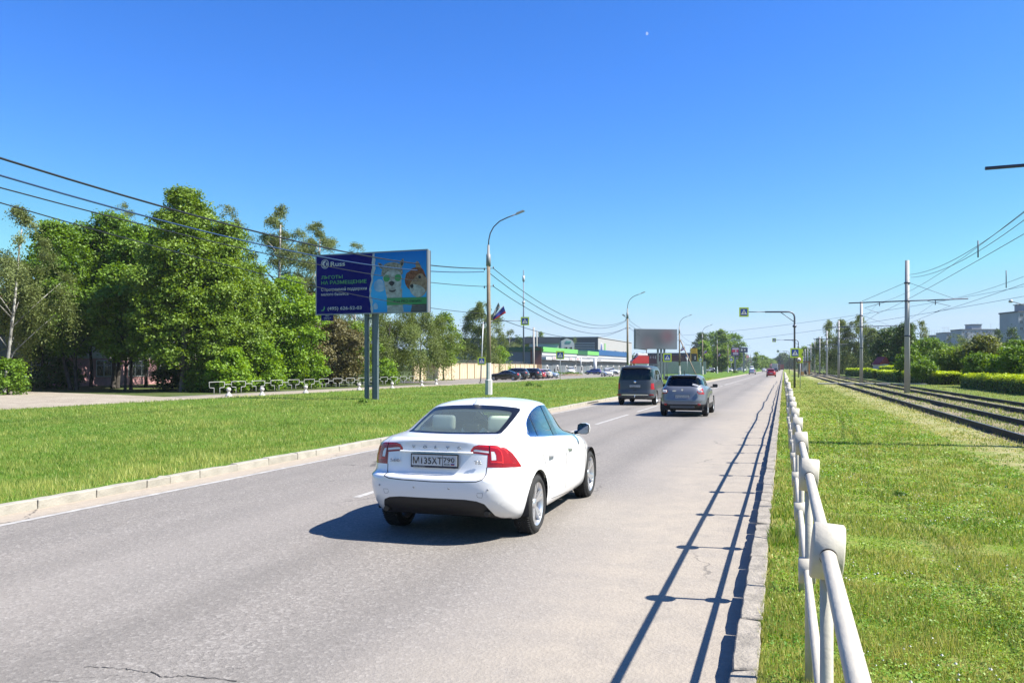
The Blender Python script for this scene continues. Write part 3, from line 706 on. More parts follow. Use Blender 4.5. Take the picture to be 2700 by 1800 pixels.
def wheel_meshes(R, Wd, spokes, style=0):
    t = MB(); r0 = R * (.735 if style else .68)
    t.lathe([(r0, -Wd / 2 + .012), (r0 + .02, -Wd / 2), (R - .05, -Wd / 2 - .006), (R - .012, -Wd / 2 + .022), (R, -Wd / 2 + .05), (R, Wd / 2 - .05), (R - .012, Wd / 2 - .022), (R - .05, Wd / 2 + .006), (r0 + .02, Wd / 2), (r0, Wd / 2 - .012)], n=40, axis='X')
    if style:
        for k in range(72):                        # tread blocks
            a = 2 * math.pi * k / 72
            for x in (-.07, -.025, .025, .07):
                t.box((x, math.cos(a + x * 3) * R, math.sin(a + x * 3) * R), (.034, .017, .007), rx=a + x * 3 )
    tyre = t.build('tyre', tyre_m)
    r = MB(); X = Wd / 2 - .012
    r.lathe([(r0 + .004, -X), (r0 - .01, -X + .02), (r0 - .03, -.02), (r0 - .03, X - .04), (r0 - .012, X - .008), (r0 + .004, X)], n=40, axis='X')
    for k in range(spokes):
        a = 2 * math.pi * k / spokes
        prs = ((-.16, -.05), (.16, .05)) if style else ((0, 0),)
        for (ao, ai) in prs:
            p0 = (X - .035, math.cos(a + ai * 2) * .05, math.sin(a + ai * 2) * .05); p1 = (X - .006, math.cos(a + ao) * (r0 - .012), math.sin(a + ao) * (r0 - .012))
            wd = .040 if style else .05
            d = Vector(p1) - Vector(p0); n = Vector((0, -d.z, d.y)).normalized()
            vs_ = []
            for p, ww in ((Vector(p0), wd * .8), (Vector(p1), wd)):
                for sx, sn in ((0, -1), (0, 1), (-.03, 1), (-.03, -1)): vs_.append(p + n * sn * ww / 2 + Vector((sx, 0, 0)))
            r.add(vs_, [(0, 1, 5, 4), (1, 2, 6, 5), (2, 3, 7, 6), (3, 0, 4, 7), (4, 5, 6, 7), (0, 3, 2, 1)])
    r.lathe([(.001, X - .02), (.03, X - .022), (.062, X - .034), (.066, X - .07)], n=20, axis='X')
    rim = r.build('rim', rim_m)
    h = MB(); h.lathe([(.001, X - .06), (r0 * .8, X - .075), (r0 * .8, X - .10), (.001, X - .11)], n=28, axis='X')
    hub = h.build('wheel', mat('brake_disc', (.09, .085, .08), .5, .8))
    for o in (tyre, rim, hub): COL.objects.unlink(o)
    return hub, tyre, rim
WCACHE = {}
def add_wheels(root, R, Wd, tr, ya, yb, style=0, spokes=5):
    key = (R, Wd, style, spokes)
    if key not in WCACHE: WCACHE[key] = wheel_meshes(R, Wd, spokes, style)
    hub, ty, rm = WCACHE[key]
    for y in (ya, yb):
        for s in (1, -1):
            h = bpy.data.objects.new('wheel', hub.data); COL.objects.link(h); h.parent = root; h.location = (s * tr, y, R); h.rotation_euler = (rnd.random() * 1.2, 0, 0 if s > 0 else math.pi)
            for n_, q in (('tyre', ty), ('rim', rm)):
                c = bpy.data.objects.new(n_, q.data); COL.objects.link(c); c.parent = h
def numberplate(root, y, z, s, reg, tilt=0.0, front=False, wd=.52, text_on=True, x=0.0, frame=True):
    p = MB(); p.box((0, 0, 0), (wd + .025, .016, .112 + .035)); o = p.build('plate_frame', black_pl, root); o.location = (x, y, z); o.rotation_euler = (tilt, 0, math.pi if front else 0)
    q = MB(); q.box((0, -.0095, .004), (wd, .006, .112)); b = q.build('number_plate', plate_m, o)
    if text_on:
        text('lettering', s, ink, o, (-.243, -.0135, -.034), UP, h=.072, w=.335, bold=.008)
        text('lettering', reg, ink, o, (.108, -.0135, -.012), UP, h=.052, w=.125, bold=.006)
        text('lettering', 'RUS', ink, o, (.118, -.0135, -.042), UP, h=.018, w=.06)
        l = MB(); l.box((.098, -.0135, .004), (.004, .003, .108)); l.build('divider', ink, o)
        f = MB(); f.box((.212, -.0135, -.028), (.04, .002, .009), mi=0); f.box((.212, -.0135, -.037), (.04, .002, .009), mi=1)
        f.build('flag_print', [mat('flag_blue', (.02, .04, .3), .5), mat('flag_red', (.4, .01, .01), .5)], o)
    return o
def gen_layers(kind, L, W, H):
    h, w = L / 2, W / 2
    Z = lambda *a: [(h * p, q * H) for p, q in a]
    if kind == 'sedan':
        return [
         (w * .84, -h * .93, h * .93, Z((-1, .16), (-.8, .13), (.8, .12), (1, .12)), 5, 4),
         (w * .93, -h * .965, h * .96, Z((-1, .19), (-.8, .16), (.8, .14), (1, .14)), 5, 4),
         (w * .985, -h * .995, h * .985, Z((-1, .27), (0, .22), (1, .21)), 5.5, 4),
         (w * 1.0, -h * 1.0, h, Z((-1, .37), (0, .33), (1, .31)), 5.5, 3.8),
         (w * 1.0, -h * .99, h * .99, Z((-1, .47), (0, .47), (1, .42)), 5.5, 3.6),
         (w * .995, -h * .965, h * .95, Z((-1, .64), (0, .62), (1, .50)), 5.5, 3.4),
         (w * .965, -h * .945, h * .88, Z((-1, .70), (0, .655), (1, .56)), 5.5, 3.4),
         (w * .90, -h * .89, h * .80, Z((-1, .73), (0, .675), (.5, .66), (1, .60)), 5, 3.2),
         (w * .83, -h * .72, h * .42, Z((-1, .745), (0, .70), (.5, .70)), 4, 3.0),
         (w * .745, -h * .545, h * .24, Z((-1, .86), (0, .84)), 3.6, 3.0),
         (w * .645, -h * .36, h * .065, Z((-1, .95), (0, .955)), 3.4, 3.0),
         (w * .46, -h * .27, h * .0, Z((-1, .982),), 3.2, 3.0),
         (w * .22, -h * .2, -h * .04, Z((-1, .998),), 3, 3),
         (0.0, -h * .16, -h * .06, Z((-1, 1.0),), 3, 3)]
    if kind == 'hatch':
        return [
         (w * .84, -h * .93, h * .92, Z((-1, .20), (0, .15), (1, .14)), 5, 4),
         (w * .93, -h * .97, h * .96, Z((-1, .23), (0, .17), (1, .16)), 5, 4),
         (w * .985, -h * .998, h * .985, Z((-1, .30), (0, .23), (1, .22)), 5, 4),
         (w, -h, h, Z((-1, .38), (0, .33), (1, .33)), 5, 3.8),
         (w, -h * .985, h * .985, Z((-1, .48), (0, .46), (1, .43)), 5, 3.6),
         (w * .99, -h * .97, h * .94, Z((-1, .60), (0, .58), (1, .50)), 5, 3.4),
         (w * .97, -h * .95, h * .88, Z((-1, .66), (0, .63), (1, .56)), 5, 3.2),
         (w * .92, -h * .93, h * .80, Z((-1, .70), (0, .66), (.5, .64), (1, .60)), 5, 3.2),
         (w * .86, -h * .90, h * .48, Z((-1, .735), (0, .69), (.5, .68)), 5, 3.2),
         (w * .775, -h * .84, h * .32, Z((-1, .85), (0, .83)), 4.6, 3.2),
         (w * .69, -h * .77, h * .14, Z((-1, .945), (0, .945)), 4.4, 3.2),
         (w * .50, -h * .72, h * .04, Z((-1, .975), (0, .985)), 4, 3.2),
         (w * .24, -h * .60, -h * .04, Z((-1, .992),), 3, 3),
         (0.0, -h * .5, -h * .1, Z((-1, 1.0),), 3, 3)]
    return [                                            # van
         (w * .88, -h * .95, h * .93, Z((-1, .17), (0, .13), (1, .12)), 8, 4),
         (w * .95, -h * .975, h * .96, Z((-1, .18), (0, .15), (1, .14)), 8, 4),
         (w * .99, -h, h * .985, Z((-1, .22), (0, .2), (1, .2)), 8, 4),
         (w, -h, h, Z((-1, .30), (0, .28), (1, .28)), 8, 3.8),
         (w, -h * .985, h * .985, Z((-1, .40), (0, .40), (1, .36)), 8, 3.6),
         (w * .995, -h * .98, h * .95, Z((-1, .50), (0, .50), (1, .42)), 8, 3.4),
         (w * .985, -h * .975, h * .90, Z((-1, .56), (0, .56), (1, .47)), 8, 3.2),
         (w * .97, -h * .972, h * .84, Z((-1, .60), (0, .60), (1, .51)), 8, 3.2),
         (w * .955, -h * .968, h * .74, Z((-1, .635), (0, .63), (1, .56)), 8, 3.2),
         (w * .90, -h * .955, h * .56, Z((-1, .78), (0, .78), (1, .75)), 7.5, 3.4),
         (w * .83, -h * .93, h * .38, Z((-1, .92), (0, .92), (1, .91)), 7, 3.6),
         (w * .74, -h * .91, h * .30, Z((-1, .965), (0, .965), (1, .955)), 6, 3.6),
         (w * .4, -h * .86, h * .2, Z((-1, .992),), 5, 3),
         (0.0, -h * .8, h * .1, Z((-1, 1.0),), 4, 3)]
side = Ortho(True); rear = Ortho(False)
def circ(cy, cz, r, n=20): return [(cy + r * math.cos(2 * math.pi * i / n), cz + r * math.sin(2 * math.pi * i / n)) for i in range(n)]
GPRE = {
 'sedan': dict(side=[(-.50, .735), (-.56, .80), (-.50, .865), (-.36, .925), (-.12, .945), (.10, .915), (.30, .80), (.385, .715), (.1, .712)],
               pil=[[(-.12, .95), (-.04, .70)], [(-.43, .90), (-.38, .70)]], rg=[(-1, .752), (.62, .752), (.70, .77), (.52, .93), (-1, .94)], wgl=[(-1, .72), (.70, .72), (.56, .93), (-1, .94)],
               tail=[(.48, .66), (.50, .70), (1.1, .69), (1.1, .50), (.68, .50), (.66, .60)], head=[(.48, .42), (.56, .53), (1.1, .58), (1.1, .47), (.9, .41)]),
 'hatch': dict(side=[(-.70, .73), (-.76, .80), (-.70, .86), (-.45, .92), (-.1, .935), (.14, .905), (.34, .79), (.44, .70), (.1, .695)],
               pil=[[(-.08, .95), (-.02, .68)], [(-.52, .92), (-.46, .68)]], rg=[(-1, .71), (.60, .72), (.76, .76), (.74, .84), (.60, .925), (-1, .93)], wgl=[(-1, .72), (.72, .72), (.58, .93), (-1, .94)],
               tail=[(.60, .60), (.66, .635), (1.1, .68), (1.1, .55), (.72, .55)], head=[(.5, .44), (.6, .55), (1.1, .60), (1.1, .50), (.9, .43)]),
 'van': dict(side=[(-.86, .645), (-.86, .87), (-.80, .89), (.26, .885), (.42, .83), (.60, .70), (.64, .64)],
               pil=[[(.12, .9), (.14, .62)], [(-.36, .9), (-.36, .62)]], rg=[(-1, .63), (.76, .63), (.80, .65), (.76, .89), (.70, .915), (-1, .92)], wgl=[(-1, .62), (.74, .62), (.64, .90), (-1, .9)],
               tail=[(.80, .40), (.80, .55), (1.1, .55), (1.1, .40)], head=[(.5, .36), (.55, .46), (1.1, .5), (1.1, .36)])}
def make_car(kind, L, W, H, paint, label, cat='car', wb=None, R=None, tint=(.05, .055, .06), res=1, plate=None, rearplate=True, group=None, tail=None, low=.0, name='car', ropes=None):
    root = empty(name, label=label, cat=cat, group=group)
    h, w = L / 2, W / 2; wb = wb or L * .6; R = R or H * .215; ya = -wb / 2 - L * .004; yb = wb / 2 + L * .012
    if kind == 'van': ya, yb = -wb / 2 - .02, wb / 2 + .05
    N, dens = {0: (34, 9), 1: (56, 14), 2: (84, 22)}[res]
    B = Body(gen_layers(kind, L, W, H), N, dens); P = GPRE[kind]
    sc = lambda pl, a, b: [(p[0] * a, p[1] * b) for p in pl]
    sidef = lambda f: abs(f.normal.x) > .45; rearf = lambda f: f.normal.y < -.15 and f.calc_center_median().y < -.1 * h; frontf = lambda f: f.normal.y > .15 and f.calc_center_median().y > 0
    if low: B.cut([(-9, -9), (9, -9), (9, low * H), (-9, low * H)], rear, LOW, lambda f: True)
    B.cut(sc(P['rg'], w, H), rear, RGLASS, rearf); B.cut(sc(P['wgl'], w, H), rear, WGLASS, frontf)
    B.cut(smoothpoly(sc(P['side'], h, H), k=2), side, SGLASS, sidef)
    for pl in P['pil']:
        for q in strip(sc(pl, h, H), .05): B.cut(q, side, TRIM, sidef, only=(SGLASS,))
    B.cut(sc(tail or P['tail'], w, H), rear, TAIL, lambda f: f.calc_center_median().y < -h * .86)
    B.cut(sc(P['head'], w, H), rear, HEAD, lambda f: f.calc_center_median().y > h * .74)
    B.cut([(-1, .24 * H), (w * .62, .24 * H), (w * .55, .40 * H), (-1, .42 * H)], rear, GRILLE, lambda f: f.normal.y > .4 and f.calc_center_median().y > h * .8)
    if res >= 1:
        for pl in ([(-.08, .70), (-.06, .2)], [(.38, .68), (.36, .2)], [(-.47, .69), (-.42, .40), (-.40, .2)]):
            for q in strip(sc(pl, h, H), .008): B.cut(q, side, GAP, lambda f: abs(f.normal.x) > .6, only=(BODY,))
        dz = .36 * H if kind != 'van' else .27 * H
        for q in strip([(-.1, dz), (w * .74, dz), (w * .80, dz + .06)], .008): B.cut(q, rear, GAP, lambda f: f.normal.y < -.4 and f.calc_center_median().y < 0, only=(BODY,))
    for yy in (ya, yb): B.cut(circ(yy, R + .01, R * 1.13, 22), side, HOLE, lambda f: f.calc_center_median().x > .5 * w)
    gl = glass('tinted_glass_%02d' % int(tint[0] * 100), tint)
    B.parts(root, {BODY: ('body', paint, 0, False), RGLASS: ('rear_window', rwin_m if tint[0] < .03 else gl, .003, False), WGLASS: ('windscreen', gl, .003, False), SGLASS: ('side_window', gl, .003, True),
                   TRIM: ('window_pillar', black_pl, .001, True), TAIL: ('tail_light', red_m, -.003, True), HEAD: ('headlight', head_m, -.003, True), GRILLE: ('grille', black_pl, .004, False),
                   LOW: ('lower_trim', black_pl, 0, False), GAP: ('panel_gap', dark_in, .004, False)})
    B.bm.free()
    u = MB(); u.box((0, 0, .21 * H), (W * .82, L * .9, .12 * H)); 
    for s in (1, -1):
        for yy in (ya, yb):
            n = 12; RA = R * 1.14; b = len(u.v)
            for k in range(n + 1):
                a = math.pi * (k / n) * 1.12 - .06 * math.pi
                for x in (.55 * w, .985 * w if RA * math.sin(a) + R < .5 * H else .965 * w): u.v.append((s * x, yy + RA * math.cos(a), R + RA * math.sin(a)))
            for k in range(n): u.f.append((b + 2 * k, b + 2 * k + 1, b + 2 * k + 3, b + 2 * k + 2)); u.m.append(0); u.sm.append(True)
            u.box((s * .55 * w, yy, R + .2), (.01, 1.6 * RA, 2 * R - .2))
    u.build('underbody', dark_in, root, fix=False)
    add_wheels(root, round(R, 3), .21, w - .115, ya, yb)
    i = MB(); gz = .62 * H
    i.box((0, 0, gz - .1), (W * .84, L * .58, .05))
    for yy in (-.25 * h, .14 * h):
        for x in (-.38, .38): i.box((x, yy, gz + .08), (.48, .14, .44), rx=-.15); i.box((x, yy - .05, gz + .36), (.26, .09, .15))
    i.box((0, .34 * h, gz + .0), (W * .78, .4, .2))
    i.build('seats', dark_in, root)
    for s in (1, -1):
        m = MB(); ym, zm = .27 * h, .685 * H
        if kind == 'van': ym, zm = .56 * h, .645 * H
        m.box((s * (w + .10), ym, zm + .03), (.2, .10, .14 if kind != 'van' else .22)); m.box((s * (w - .03), ym + .02, zm - .02), (.14, .05, .04))
        o = m.build('wing_mirror', black_pl if low else paint, root, bevel=.02)
    if res >= 1:
        for s in (1, -1):
            for yy in (-.34 * h, .10 * h):
                m = MB(); m.tube([(s * (w * .985), yy - .09, .60 * H), (s * (w * 1.015), yy - .07, .60 * H), (s * (w * 1.015), yy + .07, .60 * H), (s * (w * .985), yy + .09, .60 * H)], .011, 6); m.build('door_handle', paint, root)
    if plate is not None and rearplate: numberplate(root, -h * (1.0 if kind != 'hatch' else .985), H * (.50 if kind == 'sedan' else .475), plate[0], plate[1], text_on=bool(plate[0]))
    elif rearplate: numberplate(root, -h - .002, H * .47, '', '', text_on=False)
    numberplate(root, h + .004, H * .27, '', '', text_on=False, front=True)
    return root
# ------------------------------------------------------------------ the white saloon nearest the camera
white_paint = mat('white_car_paint', (.70, .70, .70), .35, coat=1.0)
def make_saloon():
    pose = (-3.55, 10.31, R_(.4))
    root = empty('car', (pose[0], pose[1], 0), pose[2], 'white saloon with beige headrests behind its rear window, nearest car on the road', 'car')
    L, W, H = 4.635, 1.85, 1.484; h, w = L / 2, W / 2; ya, yb, R = -1.34, 1.436, .330
    S = Sight(pose)
    lay = [
     (.74, -2.06, 2.15, [(-2.3, .34), (-1.6, .20), (2.2, .18)], 5, 4),
     (.83, -2.14, 2.22, [(-2.3, .36), (-1.6, .21), (2.2, .20)], 5, 4),
     (.885, -2.225, 2.27, [(-2.3, .41), (-1.6, .26), (2.3, .28)], 5, 4),
     (.915, -2.27, 2.31, [(-2.3, .50), (-1.2, .38), (2.3, .42)], 5.6, 3.8),
     (.928, -2.285, 2.29, [(-2.3, .62), (0, .56), (2.3, .56)], 5.8, 3.6),
     (.928, -2.28, 2.27, [(-2.3, .705), (0, .63), (2.3, .60)], 5.8, 3.6),
     (.926, -2.19, 2.24, [(-2.3, .73), (0, .69), (2.3, .64)], 5.8, 3.5),
     (.922, -2.16, 2.18, [(-2.3, .86), (-1.0, .82), (2.3, .72)], 5.8, 3.4),
     (.900, -2.14, 2.08, [(-2.3, 1.045), (-1.3, .99), (0, .91), (2.1, .78)], 5.2, 3.3),
     (.880, -2.145, 2.0, [(-2.3, 1.090), (-1.4, 1.04), (0, .95), (2.0, .83)], 4.2, 3.2),
     (.845, -2.11, 1.85, [(-2.2, 1.108), (-1.4, 1.075), (0, .98), (1.9, .875)], 4.0, 3.2),
     (.810, -1.95, 1.30, [(-2.0, 1.122), (-1.4, 1.10), (0, 1.01), (1.3, .97)], 3.7, 3.1),
     (.785, -1.80, 1.05, [(-1.8, 1.140), (0, 1.06), (1.0, 1.02)], 3.4, 3.0),
     (.715, -1.40, .62, [(-1.6, 1.265), (0, 1.24)], 3.2, 3.0),
     (.625, -1.02, .26, [(-1.2, 1.375), (-.3, 1.405)], 3.0, 3.0),
     (.535, -.86, .12, [(-1.1, 1.418), (0, 1.442)], 3.0, 3.0),
     (.38, -.72, .02, [(-1.1, 1.452), (0, 1.466)], 2.8, 3.0),
     (.18, -.56, -.08, [(-1, 1.478), (0, 1.48)], 2.6, 3.0),
     (0, -.44, -.14, [(-1, 1.484)], 2.6, 3.0)]
    B = Body(lay, 110, 26)
    rearish = lambda f: (f.normal.y < .2 or f.normal.x > .25) and f.calc_center_median().y < -.5
    rightf = lambda f: f.normal.x > .25
    # lower dark diffuser, its black also painting the shade below the bumper
    B.cut([(900, 1500), (900, 1305), (1150, 1312.8), (1225, 1316.5), (1256, 1321), (1277, 1328.6), (1291.5, 1344.3), (1305.8, 1358.7), (1322, 1364.5), (1350, 1364.6), (1350, 1500)], S, LOW, lambda f: f.calc_center_median().y < -1.75 and f.calc_center_median().z < .55)
    # rear window: dark printed border, then glass
    rg = [(1050, 1066.5), (1262, 1066.8), (1320, 1069.8), (1362, 1074.4), (1372, 1077.5), (1371, 1083), (1356, 1103), (1336, 1127), (1322, 1141.5), (1312, 1144), (1240, 1144.3), (1050, 1142)]
    B.cut(rg, S, FRIT, rearish)
    rg2 = [(1050, 1077), (1262, 1077.5), (1318, 1080.5), (1343, 1084), (1350, 1087.5), (1348, 1093), (1332, 1114), (1315, 1134), (1306, 1138.5), (1240, 1138.5), (1050, 1135)]
    B.cut(rg2, S, RGLASS, rearish)
    # windscreen
    B.cut([(-1, 1.03), (.62, 1.02), (.66, 1.06), (.47, 1.385), (-1, 1.40)], rear, WGLASS, lambda f: f.normal.y > .15 and f.calc_center_median().y > -.1)
    # side windows with bright surround
    sw = [(1386.8, 1115.2), (1390.8, 1099), (1400, 1083), (1413.6, 1071), (1427, 1067), (1443, 1069), (1461.8, 1077.7), (1480.5, 1092.4), (1504.6, 1115), (1524, 1138), (1528, 1147), (1514, 1146.7), (1469.8, 1147.5), (1397.5, 1150.7), (1389.5, 1132.3)]
    B.cut(smoothpoly(sw, k=2), S, CHROME, rightf)
    B.cut(smoothpoly(shrink(sw, 1.7), k=2), S, SGLASS, rightf)
    for ln, wd in (([(1427, 1062), (1431, 1070), (1462.5, 1140), (1467, 1150)], 9.0), ([(1396, 1094), (1407, 1115), (1421.5, 1150)], 4.6), ([(1500, 1108), (1511, 1128), (1517, 1150)], 8)):
        for q in strip(ln, wd): B.cut(q, S, TRIM, rightf, only=(SGLASS,))
    # tail lamp, wrapping round the corner
    tl = [(1240.6, 1194), (1242.4, 1184.8), (1249.7, 1175.9), (1262.5, 1172.6), (1288, 1173.5), (1310, 1174.2), (1333.8, 1180.8), (1350.3, 1194), (1363, 1210.4), (1374.9, 1228.7), (1363, 1230.4), (1328.3, 1232.4), (1284.4, 1232), (1285.9, 1199.5), (1262.5, 1196.4)]
    B.cut(tl, S, TAIL, rearish)
    # darker outer ring, light inserts
    for q in strip([(1242, 1192), (1262, 1193.6), (1289, 1197.5)], 5.5): B.cut(q, S, 20, rearish, only=(TAIL,))
    B.cut([(1284, 1199), (1292, 1199), (1292.5, 1233), (1283, 1233)], S, 20, rearish, only=(TAIL,))
    B.cut([(1284, 1222.5), (1352, 1221.5), (1362, 1224), (1350, 1232), (1284, 1233)], S, 20, rearish, only=(TAIL,))
    B.cut([(1338, 1188), (1349, 1200), (1364, 1220), (1352, 1220), (1343, 1204)], S, 20, rearish, only=(TAIL,))
    B.cut([(1248.8, 1185.4), (1256, 1184.6), (1289, 1188.6), (1289, 1194.4), (1248.8, 1189.8)], S, TAILW, rearish, only=(TAIL,))
    B.cut([(1294.8, 1189.4), (1303.6, 1190), (1308.2, 1199.5), (1308.9, 1212.3), (1296.3, 1213.2)], S, TAILW, rearish, only=(TAIL,))
    for ln in ([(1243, 1188), (1250, 1179), (1264, 1176.5), (1288, 1177.5)], [(1293, 1178.5), (1312, 1181), (1321, 1190), (1325, 1203), (1326, 1221)], [(1330, 1184), (1342, 1196), (1350, 1210), (1354, 1221)], [(1295, 1217), (1312, 1217.5), (1326, 1219)]):
        for q in strip(ln, 2.4): B.cut(q, S, 22, rearish, only=(TAIL,))
    # seams
    gp_ = lambda pts, f, wd=1.2, k=21: [B.cut(q, S, k, f, only=(BODY,)) for q in strip(pts, wd)]
    gp_([(1322.8, 1142.8), (1308, 1153.8), (1297, 1163.8), (1292.7, 1173.5)], rearish)
    for q in strip([(1290.5, 1172.5), (1290.8, 1190), (1289.8, 1199)], 2.4): B.cut(q, S, GAP, rearish, only=(TAIL, 20, TAILW))
    gp_([(1283.5, 1232), (1281.5, 1248.8), (1277, 1257), (1270.6, 1264.2), (1255.2, 1269.9), (1216.8, 1270.8), (1134.5, 1269)], rearish, 2.4, GAP)
    gp_([(1477.9, 1150), (1491.3, 1171.4), (1494, 1203.6), (1492.6, 1241), (1492, 1285.3)], rightf)
    gp_([(1412, 1150), (1419, 1166), (1432.3, 1198), (1443, 1235.7), (1446.3, 1267.9), (1450, 1290)], rightf)
    gp_([(1530, 1150), (1541, 1165), (1544.8, 1185), (1543, 1230), (1539.5, 1275)], rightf, 1.1)
    gp_([(1453.8, 1313.4), (1470, 1307), (1538, 1278.6)], rightf, 1.2)
    gp_([(1374.7, 1230.4), (1386.8, 1249), (1404.2, 1263.9)], rightf, 1.2)
    gp_([(1398, 1167), (1400, 1185), (1407, 1200), (1412, 1202.5), (1424, 1202.5), (1411, 1168), (1405, 1165.5), (1398, 1167)], rightf, .9)
    gp_([(1257, 1303), (1258, 1309), (1260, 1311), (1270, 1312), (1272, 1308), (1272, 1300), (1257, 1300)], rearish, .8)
    B.cut([(.70, 0), (1.2, 0), (1.2, .415), (.70, .415)], rear, HOLE, lambda f: f.calc_center_median().y < -1.72, only=(LOW,))
    # front, out of sight of this photograph
    B.cut([(.50, .62), (.55, .72), (1.1, .80), (1.1, .66), (.9, .60)], rear, HEAD, lambda f: f.calc_center_median().y > 1.7)
    B.cut([(-1, .42), (.42, .42), (.34, .66), (-1, .68)], rear, GRILLE, lambda f: f.normal.y > .4 and f.calc_center_median().y > 1.8)
    for yy in (ya, yb): B.cut(circ(yy, R + .012, R * 1.135, 36), side, HOLE, lambda f: f.calc_center_median().x > .5)
    gl = glass('rear_glass_green', (.90, 1.0, .93), .45, dust_sheen=(.095, (.50, .62, .54))); sg = glass('side_glass', (.55, .62, .63), 1.5)  # pale green diffuse mix imitates sky reflection on rear glass and windscreen
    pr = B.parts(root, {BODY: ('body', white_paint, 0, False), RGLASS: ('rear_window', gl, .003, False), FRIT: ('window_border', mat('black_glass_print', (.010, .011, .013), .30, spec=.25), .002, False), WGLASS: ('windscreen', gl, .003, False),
        SGLASS: ('side_window', sg, .006, True), CHROME: ('window_trim', chrome_m, .0, True), TRIM: ('window_pillar', mat('gloss_black', (.012, .012, .014), .1, coat=1), .002, True),
        TAIL: ('tail_light', red_m, -.004, True), 22: ('tail_light_guide', redb_m, -.005, True), 20: ('tail_light_base', redd_m, -.002, True), TAILW: ('tail_light_insert', clear_m, -.002, True), HEAD: ('headlight', head_m, -.003, True), GRILLE: ('grille', black_pl, .004, False),
        LOW: ('rear_diffuser', mat('black_plastic_and_shade', (.016, .016, .018), .6), .004, False), 21: ('panel_gap', mat('seam_grey', (.22, .22, .23), .8), .003, False), GAP: ('panel_gap', mat('seam_shadow', (.05, .05, .055), .8), .004, False)})
    # inner lining of the cabin
    bm = B.bm; V = []; Fc = []; idx = {}
    for f in bm.faces:
        c = f.calc_center_median()
        if f[B.reg] in (BODY, TRIM, CHROME, FRIT) and c.z > .55 and -1.9 < c.y < 1.2 and f.normal.z < .999:
            if c.z < 1.06 and (c.y < -1.75 or c.y > 1.1): continue
            t = []
            for v in f.verts:
                if v not in idx: idx[v] = len(V); V.append(v.co - v.normal * .03)
                t.append(idx[v])
            Fc.append(t[::-1])
    b = len(V); me = bpy.data.meshes.new('cabin_lining'); me.from_pydata([tuple(v) for v in V] + [(-v.x, v.y, v.z) for v in V], [], Fc + [[b + i for i in t[::-1]] for t in Fc])
    beige = mat('beige_leather', (1.25, 1.2, 1.0), .5, var=.06); me.materials.append(mat('grey_lining', (1.2, 1.2, 1.05), .8))
    o = bpy.data.objects.new('cabin_lining', me); COL.objects.link(o); o.parent = root
    bm.free()
    # cabin
    i = MB(); i.box((0, -.2, .42), (1.5, 2.6, .06)); i.box((0, 1.0, .78), (1.44, .5, .26)); i.build('cabin_floor', dark_in, root)
    i = MB(); i.box((0, -1.52, 1.09), (1.42, .5, .02), rx=.05); i.build('parcel_shelf', mat('shelf_cloth', (1.2, 1.25, 1.08), .9), root)
    for x, ww in ((-.46, .42), (.46, .42), (0, .30)):
        i = MB(); i.box((x, -1.02, .88), (ww, .16, .54), rx=-.2); i.build('rear_seat', beige, root, bevel=.05, seg=3)
    for x in (-.36, .36):
        i = MB(); i.box((x, -1.06, 1.20), (.30, .10, .19), rx=-.12); i.build('headrest', beige, root, bevel=.05, seg=4)
    i = MB(); i.box((.0, -1.04, 1.15), (.24, .10, .12), rx=-.12); i.build('headrest', mat('dark_leather', (.05, .05, .05), .5), root, bevel=.04)
    for x in (-.37, .37):
        i = MB(); i.box((x, -.2, .9), (.48, .16, .60), rx=-.2); i.build('front_seat', mat('dark_leather', (.05, .05, .05), .5), root, bevel=.05)
        i = MB(); i.box((x, -.30, 1.26), (.27, .10, .19), rx=-.12); i.build('headrest', mat('dark_leather', (.05, .05, .05), .5), root, bevel=.05, seg=4)
    i = MB(); i.lathe([(.185 + .014 * math.cos(a), .014 * math.sin(a)) for a in [k * math.pi / 4 for k in range(9)]], n=28); sw_ = i.build('steering_wheel', dark_in, root); sw_.location = (-.37, .52, .93); sw_.rotation_euler = (R_(65), 0, 0)
    i = MB(); i.box((0, .42, 1.32), (.22, .03, .07)); i.build('interior_mirror', dark_in, root, bevel=.01)
    # underbody and arches
    u = MB(); u.box((0, .05, .27), (1.40, 3.5, .12)); u.box((0, -1.88, .40), (1.1, .3, .10))
    for s in (1, -1):
        for yy in (ya, yb):
            n = 20; RA = R * 1.14; b = len(u.v)
            for k in range(n + 1):
                a = math.pi * (k / n) * 1.16 - .08 * math.pi
                for x in (.5, .905): u.v.append((s * x, yy + RA * math.cos(a), R + .012 + RA * math.sin(a)))
            for k in range(n): u.f.append((b + 2 * k, b + 2 * k + 1, b + 2 * k + 3, b + 2 * k + 2)); u.m.append(0); u.sm.append(True)
            u.box((s * .52, yy, R + .2), (.01, 1.6 * RA, 2 * R - .26))
    u.build('underbody', dark_in, root, fix=False)
    for s in (1, -1):
        u = MB(); u.tube([(s * .58, -2.17, .335), (s * .58, -2.0, .335)], .03, 14); u.build('exhaust_pipe', mat('dark_steel', (.05, .045, .04), .5, .8), root)
    add_wheels(root, R, .225, .80, ya, yb, style=1)
    # mirrors
    for s in (1, -1):
        m = MB(); P = []
        pts = [(a_ * .74, b_) for a_, b_ in [(-.10, -.055), (-.112, 0), (-.10, .058), (-.05, .078), (.04, .078), (.10, .06), (.115, .01), (.105, -.05), (.06, -.07), (-.05, -.07)]]
        m.prism([(p[0] + .975, p[1] + 1.035) for p in pts], .63, .655); m.prism([(p[0] * .93 + .975, p[1] * .92 + 1.04) for p in pts], .655, .72, mi=1); m.prism([(p[0] * .7 + .975, p[1] * .7 + 1.045) for p in pts], .72, .75, mi=1)
        m.tube([(.84, .72, .975), (.95, .70, 1.0)], .03, 8)
        mi_ = m.build('wing_mirror', [mat('gloss_black', (.012, .012, .014), .1, coat=1), white_paint], root)
